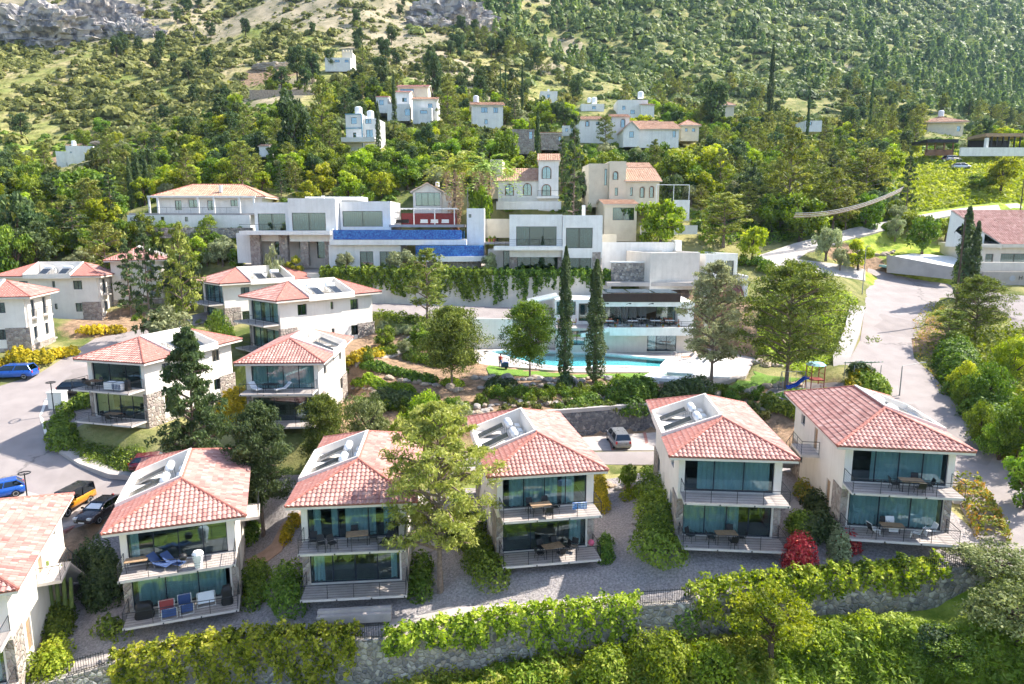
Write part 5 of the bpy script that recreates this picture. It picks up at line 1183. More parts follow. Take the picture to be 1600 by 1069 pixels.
sheet('footpath', [(360,770),(480,752),(640,738),(770,728),(770,735),(640,748),(480,763),(365,785)], -.3, M['paving'], zoff=.12)
sheet('footpath', [(640,860),(700,832),(720,820),(735,815),(738,822),(706,843),(650,872)], -1.5, M['paving'], zoff=.06)
sheet('footpath', [(1225,800),(1240,780),(1262,800),(1275,850),(1262,855),(1250,812)], .8, M['paving'], zoff=.06)
sheet('footpath', [(105,900),(140,880),(160,872),(165,885),(120,915)], -3.4, M['paving'], zoff=.06)
sheet('footpath', [(110,1040),(190,1022),(200,1030),(105,1052)], -3.6, M['paving'], zoff=.06)
# kerbs and pavements
def gline(l, z, off=.0): return dense([at_z(x, y, z_) if z is None else at_z(x, y, z) for (x, y, z_) in l], 1.0)
def gpts(l, up=.0):
    out = []
    for (x, y) in l:
        p = ground(x, y); ins = inside(np.array([p.x]), np.array([p.y]), PADS['road_left'][0])[0]; z = max(p.z, float(PADS['road_left'][1]([p.x], [p.y])[0]) if ins else -99); out.append(Vector((p.x, p.y, z + up)))
    return dense(out, 1.0)
tag(strip('pavement', gpts([(345,750),(300,748),(240,742),(185,738),(140,722),(108,702),(86,676),(78,652),(84,632),(98,618)]), 1.9, M['concrete'], .15), kind='structure')
tag(strip('kerb', gpts([(345,756),(300,755),(238,750),(180,747),(130,730),(97,708),(72,680),(64,652),(72,628),(90,612)]), .25, M['white_render'], .17), kind='structure')
tag(strip('kerb', gline([(1332,592,5.6),(1330,560,7.3),(1345,520,9.3),(1353,480,11.4)], None), 1.8, M['concrete'], .14, off=1.0), kind='structure')
tag(strip('kerb', gline([(1500,782,2.4),(1440,702,3.2),(1375,642,4.0),(1333,594,5.6)], None), .4, M['concrete'], .15, off=.2), kind='structure')
tag(strip('kerb', gline([(-20,748,-.2),(40,640,2.9),(70,615,3.9),(150,570,5.9),(230,530,7.7)], None)[:1] + gline([(0,655,2.5),(60,612,4.0),(150,560,6.2),(230,524,7.9)], None), .35, M['paving_red'], .05, off=0), kind='structure')
for k in range(3):
    a = at_z(903 + k*55, 704, .88); c = at_z(893 + k*57, 676, .97); d = (c - a)
    tag(strip('bay_line', [a + Vector((0,0,.03)), c + Vector((0,0,.03))], .3, M['paving_red'], .014), kind='structure')
for (a, c, z1_, z2_) in (((100,830),(150,806),-1.9,-1.8), ((20,812),(70,775),-1.5,-1.0), ((-30,805),(5,790),-1.5,-1.3)):
    tag(strip('bay_line', [at_z(*a, z1_) + Vector((0,0,.03)), at_z(*c, z2_) + Vector((0,0,.03))], .3, M['paving_red'], .014), kind='structure')
# outdoor stairs by the pavilion
st = thing('garden_stairs', 'wide brick coloured outdoor stairs climbing beside the pavilion', 'stairs', at_d(1125, 482, 97))
q = MB()
for i in range(9): q.box(-1.6, 1.6, i*.36, (i+1)*.36, -4, i*.2 + .2)
for i in range(9): q.box(1.2, 4.4, 3.3 + i*.36, 3.3 + (i+1)*.36, -3, 2.0 + i*.2)
q.build('steps', M['paving_red'], st)
for a_ in ((-2.0, -1.62, -.2, 4, -4, 2.6), (4.42, 4.8, 3, 7.4, -3, 4.4)): q = MB(); q.box(*a_); q.build('side_wall', M['white_paint'], st)
railing(st, [(1.0, 3.3, 2.0), (4.4, 6.6, 3.8)], 1.0, 3, 1.2)
# ------------------------------------------------------------------ foliage
leaf_mat('leaf_green', (0.045, 0.09, 0.014), (0.14, 0.22, 0.03), (0.33, 0.42, 0.06))
leaf_mat('leaf_bright', (0.06, 0.11, 0.012), (0.26, 0.35, 0.03), (0.56, 0.60, 0.10), trans=.45)
leaf_mat('leaf_dark', (0.032, 0.060, 0.025), (0.074, 0.119, 0.042), (0.149, 0.210, 0.070), hue=.02)
leaf_mat('leaf_pine', (0.07, 0.10, 0.025), (0.21, 0.25, 0.05), (0.42, 0.43, 0.12), hue=.02)
leaf_mat('leaf_pine_light', (0.12, 0.16, 0.04), (0.34, 0.37, 0.09), (0.56, 0.56, 0.2), hue=.0, trans=.45)
leaf_mat('leaf_pine_deep', (0.035, 0.06, 0.015), (0.12, 0.155, 0.03), (0.30, 0.33, 0.07), hue=.0)
leaf_mat('leaf_olive', (0.158, 0.175, 0.088), (0.298, 0.333, 0.166), (0.507, 0.542, 0.315), hue=.02)
leaf_mat('leaf_olive_deep', (0.05, 0.07, 0.025), (0.17, 0.20, 0.07), (0.38, 0.40, 0.18), hue=.0)
leaf_mat('leaf_scrub', (0.06, 0.08, 0.02), (0.15, 0.18, 0.05), (0.30, 0.32, 0.10), hue=.04)
leaf_mat('leaf_far', (0.07, 0.115, 0.04), (0.19, 0.255, 0.075), (0.42, 0.46, 0.16), hue=.035)
leaf_mat('leaf_yellow', (0.16, 0.19, 0.02), (0.48, 0.38, 0.02), (0.68, 0.52, 0.03), hue=.01)
leaf_mat('leaf_red', (0.25, 0.02, 0.03), (0.5, 0.05, 0.06), (0.68, 0.2, 0.14), hue=.0)
leaf_mat('leaf_rust', (0.12, 0.18, 0.03), (0.32, 0.33, 0.05), (0.58, 0.28, 0.08), hue=.0)
leaf_mat('leaf_palm', (0.140, 0.193, 0.052), (0.298, 0.385, 0.088), (0.525, 0.578, 0.175))
leaf_mat('leaf_dry', (0.34, 0.22, 0.13), (0.50, 0.36, 0.24), (0.66, 0.52, 0.38))
leaf_mat('grass', (0.14, 0.21, 0.02), (0.33, 0.41, 0.05), (0.56, 0.60, 0.16), trans=.45)
def quads(C, Nm, S, rg, asp=0.55):
    n = len(C); Nm = Nm / np.maximum(np.linalg.norm(Nm, axis=1, keepdims=True), 1e-6)
    r = rg.normal(size=(n, 3)); A = np.cross(Nm, r); A /= np.maximum(np.linalg.norm(A, axis=1, keepdims=True), 1e-6); B = np.cross(Nm, A)
    S = np.broadcast_to(np.asarray(S, float), (n,))[:, None]; a = A * S; b = B * S * asp
    V = np.stack([C - a, C + b * 1.0 - a * .1, C + a, C - b - a * .1], 1).reshape(-1, 3)
    return V, np.arange(n * 4).reshape(-1, 4)
def unit(rg, n):
    v = rg.normal(size=(n, 3)); return v / np.linalg.norm(v, axis=1, keepdims=True)
def clump_leaves(cc, cr, nl, size, rg, flat=.75, jit=.8, shell=(.55, 1.05), cv=.16):
    """cc: clump centres (K,3); cr: radii (K,)"""
    K = len(cc); k = np.repeat(np.arange(K), nl); d = unit(rg, K * nl); d[:, 2] = np.where(rg.random(K*nl) < .3, np.abs(d[:, 2]), d[:, 2])
    rad = cr[k] * rg.uniform(shell[0], shell[1], K * nl); P_ = cc[k] + d * rad[:, None] * np.array([1, 1, flat])
    nm = d + rg.normal(size=d.shape) * jit; v = np.clip(rg.normal(.5, cv, K)[k] + rg.normal(0, .16, K * nl), 0, 1)
    S = size * rg.uniform(.6, 1.3, K * nl)
    return P_, nm, S, v
def crown_mesh(name, P_, nm, S, v, mt, rg, asp=.55):
    V, Fc = quads(P_, nm, S, rg, asp); return np_mesh(name, V, Fc, mt, v)
def trunk_mb(h, r, rg, limbs=(), lean=0.05, r2=.35):
    mb = MB(); n = 5; pts = [Vector((math.sin(i*1.3 + lean*20) * lean * h * i / n * .3, math.cos(i*1.7) * lean * h * i / n * .3, h * i / n - (.3 if i == 0 else 0))) for i in range(n + 1)]
    rs = [r * (1 - (1 - r2) * i / n) for i in range(n + 1)]; rs[0] = r * 1.25; mb.path(pts, rs, 7)
    for (c, f) in limbs:
        a = pts[0].lerp(pts[-1], f); mb.path([a, a.lerp(Vector(c), .5) + Vector((0, 0, .04 * h)), Vector(c)], [r * .45, r * .28, r * .08], 5)
    return mb
TP = {}
def proto_tree(key, crown_me, trunk_me): TP[key] = (crown_me, trunk_me)
def mk_broad(key, mt, R_, H, th, nc, nl, leaf, seed, bark='bark', squash=1.0, loose=1.0, limbs=9):
    rg = np.random.default_rng(seed); rr = random.Random(seed); zc = th + (H - th) / 2; hz = (H - th) / 2
    d = unit(rg, nc); q = rg.uniform(.35, .86, nc) ** .8; cc = d * q[:, None] * np.array([R_, R_, hz]); cc[:, 2] += zc; cc[:, :2] *= (1 - .25 * np.clip((cc[:, 2:3] - zc) / hz, -1, 1))
    cc[:, 0] += .12 * R_ * np.sin(cc[:, 2] * 1.3 + seed); cr = rg.uniform(.22, .38, nc) * R_ * loose
    C = crown_mesh('crown', *clump_leaves(cc, cr, nl, leaf, rg), M[mt], rg)
    lb = [(tuple(cc[i]), rr.uniform(.45, .95)) for i in rr.sample(range(nc), min(limbs, nc))]
    T = trunk_mb(th + hz * .9, R_ * .075 + .05, rg, lb).mesh('trunk', M[bark]); proto_tree(key, C, T)
def mk_pine(key, mt, R_, H, th, nb, nl, leaf, seed, bark='bark_pale', cone=.5, droop=.0, tuft=.5, per=5):
    """tufted needles along real limbs; cone 0 = round head, 1 = pointed"""
    rg = np.random.default_rng(seed); rr = random.Random(seed); mb = trunk_mb(H * .97, .014 * H + .03, rg, (), .03, .12); cc = []; cr = []
    for i in range(nb):
        f = (i + rr.random()) / nb; z = th + (H - th) * f; ang = i * 2.4 + rr.uniform(-.5, .5)
        env = (1 - f) ** .8 * cone + (1 - cone) * math.sin(math.pi * min(.97, f * .82 + .16)) ** .7; L = R_ * env * rr.uniform(.7, 1.15) + .05 * R_
        a = Vector((0, 0, z)); e = Vector((math.cos(ang) * L, math.sin(ang) * L, z + L * (.28 - droop) + rr.uniform(-.1, .1) * L)); m_ = a.lerp(e, .55) + Vector((0, 0, L * (.10 - droop * .3)))
        mb.path([a, m_, e], [.012 * H * (1 - f * .7), .007 * H, .02], 4)
        for k in range(per):
            t = .35 + .65 * (k + .5) / per; p = (a.lerp(m_, t / .55) if t < .55 else m_.lerp(e, (t - .55) / .45)); sp = tuft * L * .28
            cc.append((p.x + rr.gauss(0, sp), p.y + rr.gauss(0, sp), p.z + rr.gauss(0, sp * .5) + .05)); cr.append(tuft * (.35 + .3 * L / R_) * R_ * .55 * rr.uniform(.7, 1.2))
    cc.append((0, 0, H * .985)); cr.append(tuft * R_ * .25)
    cc = np.array(cc); cr = np.array(cr)
    C = crown_mesh('crown', *clump_leaves(cc, cr, nl, leaf, rg, flat=.6, jit=1.0, shell=(.25, 1.1), cv=.14), M[mt], rg, .32)
    proto_tree(key, C, mb.mesh('trunk', M[bark]))
def mk_cypress(key, R_, H, n, leaf, seed, mt='leaf_dark'):
    rg = np.random.default_rng(seed); f = rg.random(n) ** .85; z = H * (.03 + .97 * f); env = np.minimum(1, f * 9 + .25) * np.clip(1 - f, 0, 1) ** .45 * (1 + .16 * np.sin(f * 23 + seed) + .12 * np.sin(f * 51))
    an = rg.uniform(0, 2 * math.pi, n); lob = 1 + .16 * np.sin(an * 3 + f * 14) ; r = R_ * env * lob * rg.uniform(.72, 1.08, n)
    P_ = np.stack([np.cos(an) * r, np.sin(an) * r, z], -1); nm = np.stack([np.cos(an), np.sin(an), rg.normal(.25, .5, n)], -1) + rg.normal(size=(n, 3)) * .4
    v = np.clip(.5 + .22 * np.sin(an * 5 + z * 2.1) + rg.normal(0, .2, n), 0, 1)
    C = crown_mesh('crown', P_, nm, leaf * rg.uniform(.7, 1.3, n), v, M[mt], rg, .45); T = MB(); T.tube((0, 0, -.3), (0, 0, H * .9), R_ * .25, .03, 6); proto_tree(key, C, T.mesh('trunk', M['bark']))
def mk_dome(key, mt, R_, H, nc, nl, leaf, seed, shell=(.6, 1.05)):
    rg = np.random.default_rng(seed); d = unit(rg, nc); d[:, 2] = np.abs(d[:, 2]); cc = d * rg.uniform(.45, .78, (nc, 1)) * np.array([R_, R_, H]); cr = rg.uniform(.28, .45, nc) * R_
    P_, nm, S, v = clump_leaves(cc, cr, nl, leaf, rg, flat=min(1, H / R_)); P_[:, 2] = np.maximum(P_[:, 2], .02)
    C = crown_mesh('foliage', P_, nm, S, v, M[mt], rg); T = MB()
    for i in range(4): T.tube((0, 0, -.2), (math.cos(i*1.6)*R_*.4, math.sin(i*1.6)*R_*.4, H*.6), .03*R_+.01, .01, 4)
    proto_tree(key, C, T.mesh('stem', M['bark']))
# near prototypes
for i in range(3): mk_broad('broad%d' % i, 'leaf_bright', 2.5, 5.0, .5, 28, 100, .20, 11 + i)
for i in range(3): mk_broad('green%d' % i, 'leaf_green', 2.7, 5.4, .5, 28, 100, .20, 21 + i)
for i in range(2): mk_broad('dark%d' % i, 'leaf_dark', 2.5, 6.6, .8, 30, 95, .20, 31 + i)
for i in range(2): mk_broad('olive%d' % i, 'leaf_olive', 2.3, 3.7, .4, 26, 95, .17, 41 + i, bark='bark_pale')
for i in range(3): mk_pine('pinef%d' % i, 'leaf_pine', 2.6, 8.5, 1.6, 26, 18, .24, 51 + i, cone=.4, tuft=.62)
for i in range(2): mk_pine('fir%d' % i, 'leaf_dark', 2.3, 9, .6, 34, 15, .24, 61 + i, cone=.85, droop=.25, tuft=.5, per=4)
for i in range(2): mk_cypress('cyp%d' % i, .85, 8, 1500, .2, 71 + i)
for i in range(3): mk_dome('shrub%d' % i, 'leaf_green', 1.3, 1.3, 12, 55, .13, 81 + i)
for i in range(2): mk_dome('scrub%d' % i, 'leaf_scrub', 1.4, 1.2, 9, 16, .26, 91 + i)
mk_dome('yellow0', 'leaf_yellow', 1.1, .9, 12, 60, .10, 95)
mk_dome('greyb0', 'leaf_olive', 1.2, 1.2, 12, 50, .12, 96)
# close-up prototypes
mk_pine('hero_pine', 'leaf_pine_light', 4.1, 13.0, 3.0, 56, 62, .16, 101, cone=.2, tuft=.44, per=7)
mk_pine('dense_conifer', 'leaf_green_dark' if 0 else 'leaf_dark', 2.6, 10.0, 2.6, 46, 95, .17, 102, cone=.35, tuft=.9, per=6)
mk_pine('sparse_fir', 'leaf_dark', 3.6, 12.0, .8, 60, 60, .19, 103, cone=.7, droop=.12, tuft=.5, per=6)
mk_pine('garden_pine', 'leaf_pine_deep', 3.7, 9.2, 1.9, 50, 85, .19, 104, cone=.25, tuft=1.0, per=6)
mk_pine('spread_pine', 'leaf_pine_deep', 6.4, 14.0, 2.6, 54, 62, .20, 105, cone=.22, tuft=.5, per=7)
mk_pine('light_pine', 'leaf_olive', 3.6, 14.0, 3.4, 46, 55, .19, 106, cone=.25, tuft=.62, per=6)
mk_pine('round_pine', 'leaf_green', 3.1, 8.6, 2.0, 50, 90, .18, 107, cone=.12, tuft=1.05, per=5)
mk_cypress('cyp_near', 1.25, 15, 6500, .17, 108, 'leaf_dark')
mk_broad('lush_bush', 'leaf_green', 3.2, 5.5, .5, 40, 150, .14, 109); mk_broad('lime_bush', 'leaf_bright', 3.0, 6.0, .4, 40, 150, .15, 110)
mk_broad('olive_bush', 'leaf_olive_deep', 3.2, 4.6, .4, 40, 150, .13, 111); mk_broad('lime_tree', 'leaf_bright', 2.6, 5.6, 1.9, 34, 170, .12, 112, loose=.95, limbs=14)
def plant(kind, pos, hgt=None, wid=None, label='', cat='tree', name='tree', group=None, rz=None, rnd=random.Random(5), kids=('crown', 'trunk')):
    cm, tm = TP[kind]; key = kind
    if key not in _EXT:
        co = np.empty(len(cm.vertices) * 3, np.float32); cm.vertices.foreach_get('co', co); co = co.reshape(-1, 3); _EXT[key] = (float(co[:, 2].max()), float(max(co[:, 0].max() - co[:, 0].min(), co[:, 1].max() - co[:, 1].min())))
    H, W = _EXT[key]; sz = (hgt / H) if hgt else 1; sw = (wid / W) if wid else sz
    t = thing(name, label, cat, pos, rnd.uniform(0, 6.28) if rz is None else rz, group); t.scale = (sw, sw, sz)
    link_mesh(kids[0], cm, t)
    if tm is not None: link_mesh(kids[1], tm, t)
    return t
_EXT = {}
def plant_px(kind, px, pyb, pyt, w, label, cat='tree', name='tree', D=None, z=None, group=None, kids=('crown', 'trunk')):
    """tree whose foot is seen at (px, pyb) and whose top is at pyt; w = crown width in px"""
    p = on_d(px, D) if D else ground(px, pyb)
    _, fy, d = proj(p); k = d / F
    return plant(kind, (p.x, p.y, p.z - .05), (fy - pyt) * k * 1.0, w * k, label, cat, name, group, kids=kids)
H = plant_px
H('hero_pine', 688, 925, 612, 222, 'tall loose pine with bare pale trunk between the second and third front villas', name='pine_tree')
H('dense_conifer', 412, 838, 618, 126, 'dense dark conifer with straight trunk behind the gap between the first two front villas', name='conifer_tree')
H('sparse_fir', 312, 700, 505, 150, 'large dark sparse conifer covering the side of the villa with towels', name='conifer_tree', D=59)
H('fir0', 238, 480, 346, 62, 'thin dark conifer in front of the mostly hidden back villa', name='conifer_tree', D=88)
H('pinef0', 290, 475, 346, 78, 'yellow green pine beside the thin dark conifer', name='pine_tree', D=90)
H('pinef1', 170, 420, 345, 75, 'yellow green pine above the sideways villa roofs at left', name='pine_tree', D=108)
H('garden_pine', 706, 618, 474, 142, 'full rounded pine at the left end of the pool garden', name='pine_tree', D=76)
H('round_pine', 828, 592, 466, 126, 'round headed tree in the grass before the pool', name='tree', D=80)
H('cyp_near', 882, 598, 384, 34, 'slimmer left cypress of the pair in front of the restaurant', name='cypress_tree', D=79)
H('cyp_near', 929, 606, 404, 44, 'thicker right cypress of the pair in front of the restaurant', name='cypress_tree', D=78)
H('light_pine', 1110, 606, 405, 128, 'pale grey green pine right of the pool ladder', name='pine_tree', D=78)
H('spread_pine', 1228, 612, 404, 215, 'broad spreading pine over the playground lawn', name='pine_tree', D=76)
H('pinef1', 668, 487, 386, 84, 'slender pale pine in front of the long green hedge', name='pine_tree', D=93)
H('garden_pine', 512, 722, 608, 104, 'bushy bright green pine behind the second front villa', name='pine_tree', D=62)
H('olive_bush', 578, 690, 608, 92, 'silvery olive bush behind the second front villa', name='olive_tree', D=66)
H('lime_bush', 672, 700, 602, 88, 'yellow green bushy tree behind the tall loose pine', name='tree', D=65)
H('lime_bush', 628, 700, 640, 60, 'small yellow green bush beside the silvery olive bush', name='tree', D=64)
H('olive0', 720, 668, 622, 50, 'small grey bush left of the dark stone parking wall', name='olive_tree', D=70)
H('olive0', 268, 520, 472, 86, 'low grey green olive beside the curved path of the back villas', name='olive_tree', D=88)
H('lush_bush', 345, 540, 478, 60, 'dense green vine covered bush against a sideways villa', name='bush', D=82)
H('fir1', 895, 320, 184, 60, 'dark conifer between the white villa and the cream villa', name='conifer_tree', D=119)
H('broad0', 1031, 378, 311, 78, 'bright green round tree before the cream villa annex', D=113)
H('fir0', 1415, 330, 236, 36, 'dark narrow conifer on the meadow slope at the road', name='conifer_tree', D=138)
H('cyp0', 1500, 446, 322, 34, 'tall dark cypress beside the tavern gable', name='cypress_tree', D=100)
H('cyp1', 1516, 440, 345, 26, 'shorter cypress leaning against the tall one by the tavern', name='cypress_tree', D=99)
H('spread_pine', 1522, 560, 428, 110, 'bushy pine between the main road and the tavern', name='pine_tree', D=84)
H('pinef2', 1480, 560, 480, 70, 'yellow green young pine left of the bushy pine by the road', name='pine_tree', D=82)
H('olive1', 1290, 392, 352, 50, 'small silver olive tree at the upper road bend', name='olive_tree', D=112)
H('broad1', 1340, 415, 372, 44, 'bright green bush by the upper road bend', name='bush', D=110)
H('olive1', 1312, 415, 385, 30, 'grey green bush below the upper road bend', name='bush', D=109)
H('olive0', 1398, 360, 334, 28, 'small olive tree on the far edge of the upper road', name='olive_tree', D=124)
H('green0', 1440, 385, 335, 54, 'dense green tree between upper road and garage roof', D=118)
H('broad2', 1563, 300, 246, 54, 'round light green tree on the meadow at the right', D=148)
H('green2', 1530, 300, 272, 50, 'dark green shrub clump on the meadow beside a round tree', name='bush', D=150)
H('lime_tree', 1203, 1046, 905, 150, 'small bright green tree with thin trunk below the front wall', name='tree', D=40.0)
H('olive_bush', 1545, 985, 842, 150, 'large olive coloured bush at the right end of the front wall', name='bush', D=43)
H('olive_bush', 1590, 1060, 900, 170, 'large dark olive bush below the right end of the front wall', name='bush', D=39.5)
H('lush_bush', 1490, 1075, 985, 120, 'shaded green bush in the hollow at lower right', name='bush', D=39)
H('cyp0', 1200, 140, 75, 16, 'very tall lone cypress standing against the right hillside', name='cypress_tree', D=215)
for (x, yb, yt, w_, D_, lb) in ((617,190,118,11,180,'tall cypress splitting the red edged white house'), (694,250,168,0,0,''), (592,232,160,12,155,'cypress beside the white tower house'), (840,240,172,14,145,'cypress beside the stone house'),
    (816,152,103,7,215,'cypress standing before the rocky ravine'), (782,165,105,5,216,'first thin cypress left of the ravine cypress'), (790,165,107,5,216,'second thin cypress left of the ravine cypress'), (1358,165,122,7,230,'small cypress in the pine forest below the ridge'), (1258,210,140,8,190,'thin dark cypress behind the yellow green pines'),
    (207,325,245,14,128,'first cypress of the row left of the bungalow'),(220,322,240,14,129,'second cypress of the row left of the bungalow'),(232,318,238,13,130,'third cypress of the row left of the bungalow'),(284,295,240,10,150,'cypress behind the left end of the bungalow roof'),(300,296,250,8,150,'small cypress behind the bungalow roof'),
    (362,292,240,9,150,'cypress behind the right half of the bungalow roof'),(343,295,252,7,150,'thin cypress behind the middle of the bungalow roof'),(1175,330,255,14,130,'cypress in the green belt right of the cream villa')):
    if w_: H('cyp%d' % (x % 2), x, yb, yt, w_, lb, name='cypress_tree', D=D_)
H('dark0', 676, 140, 82, 34, 'dark round topped pine on the slope above the red roofs', D=205); 
for (k, x, yb, yt, w_, D_, lb) in (('dark1',458,245,140,62,150,'tall dark tree left of the white tower house'),('pinef0',505,225,120,66,160,'tall grey green pine left of the white tower house'),('dark0',465,140,72,34,225,'dark pine beside the battlemented house'),('dark1',488,142,78,26,224,'second dark pine beside the battlemented house'),
    ('pinef1',700,195,130,40,178,'loose grey pine between the hillside houses'),('dark0',38,400,300,70,118,'dark tree at the left edge above the villas'),('fir1',118,395,312,80,112,'dark spreading conifer above the left villas'),('dark1',60,390,320,60,110,'dark bushy tree above the left villas'),
    ('broad0',165,375,308,56,118,'lime green round tree left of the bungalow'),('green0',150,330,262,110,135,'wide dark green tree behind the lime tree'),('fir0',205,440,372,50,100,'dark shrub like conifer before the bungalow wall'),('green1',30,395,350,60,104,'dense green bush at the left photo edge'),
    ('pinef2',1130,380,300,90,116,'grey green pine right of the bright round tree'),('pinef0',1230,340,200,100,128,'tall yellow green pine in the belt above the upper road'),('green1',1060,300,232,70,138,'round green tree behind the cream villa'),('broad1',1105,290,225,80,142,'light green tree in the belt behind the cream villa'),
    ('green2',1250,375,300,90,121,'deep green tree mass above the upper road'),('pinef1',1300,345,262,80,126,'grey green pine behind the hanging cables'),('pinef2',1350,300,232,80,142,'tall grey green pine left of the meadow'),('broad2',1175,385,352,50,110,'dark green bushes by the upper road wall'),('dark0',1110,185,128,60,200,'dark pine over the white terraced houses'),
    ('olive1',540,420,392,32,106,'round clipped olive before the long white pool villa'),('olive0',430,412,378,44,106,'dark round shrub before the stone piers'),('olive1',628,425,388,50,106,'silver tree before the round blue pool'),('olive0',765,425,392,30,106,'grey shrub between the round pool and modern villa'),
    ('broad1',460,420,398,30,106,'lime shrub before the long white pool villa'),('broad0',750,330,290,50,118,'bright green tree between palms and white villa'),('green0',790,262,200,50,140,'round tree below the stone house'),('green1',800,300,262,40,128,'small green tree by the white villa')):
    H(k, x, yb, yt, w_, lb, D=D_)
for (x, yb, yt, w_, lb) in ((1545,650,560,90,'dense dark green bushes right of the road bend'),(1580,600,520,70,'grey green tree at the right photo edge'),(1505,620,560,50,'lime green bush on the right road bank'),(1590,720,610,90,'dark leafy tree overhanging the road at right'),(1560,720,640,70,'tangled green bush on the right road bank'),
    (1600,800,690,80,'green tree by the lower right bend'),(1500,560,520,44,'small lime shrub on the road bank'),(1530,700,620,60,'shaded shrub at the right verge'),(1500,640,585,40,'yellow green shrub at the right verge')):
    H(['lush_bush','green1','lime_bush'][x % 3], x, yb, yt, w_, lb, name='bush', cat='bush')
# palms
def palm(px, pyb, pyt, D, label):
    p = on_d(px, D); k = D / F; h = (proj(p)[1] - pyt) * k; rg = random.Random(px); t = thing('palm_tree', label, 'palm', p)
    mb = MB(); mb.tube((0, 0, -.3), (0, 0, h * .82), .28, .22, 8); mb.build('trunk', M['bark_pale'], t)
    n = 900; r_ = np.random.default_rng(px); f = r_.random(n); an = r_.uniform(0, 6.28, n); rad = (.35 + .75 * f) * r_.uniform(.6, 1, n) * (h / 9); P_ = np.stack([np.cos(an)*rad, np.sin(an)*rad, h*(.28 + .5*f)], -1)
    link_mesh('dead_skirt', crown_mesh('dead_skirt', P_, np.stack([np.cos(an), np.sin(an), 0*an], -1), .32, np.clip(r_.normal(.5,.2,n),0,1), M['leaf_dry'], r_, .3), t)
    Ps = []; Ns = []; 
    for i in range(44):
        a = rg.uniform(0, 6.28); el = rg.uniform(-.3, 1.1); L = h * .34
        for j in range(14):
            q = j / 13; x_ = L * q * math.cos(el); z_ = L * q * math.sin(el) - L * .5 * q * q
            for s in range(3): Ps.append((math.cos(a)*x_ + rg.gauss(0,.12), math.sin(a)*x_ + rg.gauss(0,.12), h*.82 + z_)); Ns.append((math.cos(a)*.4, math.sin(a)*.4, 1))
    P_ = np.array(Ps); link_mesh('fronds', crown_mesh('fronds', P_, np.array(Ns) + r_.normal(size=P_.shape)*.3, .36, np.clip(r_.normal(.5,.2,len(P_)),0,1), M['leaf_palm'], r_, .35), t)
palm(712, 308, 233, 121, 'left palm with a thick skirt of dead fronds'); palm(757, 300, 233, 120, 'right palm with a thick skirt of dead fronds, beside the white villa')
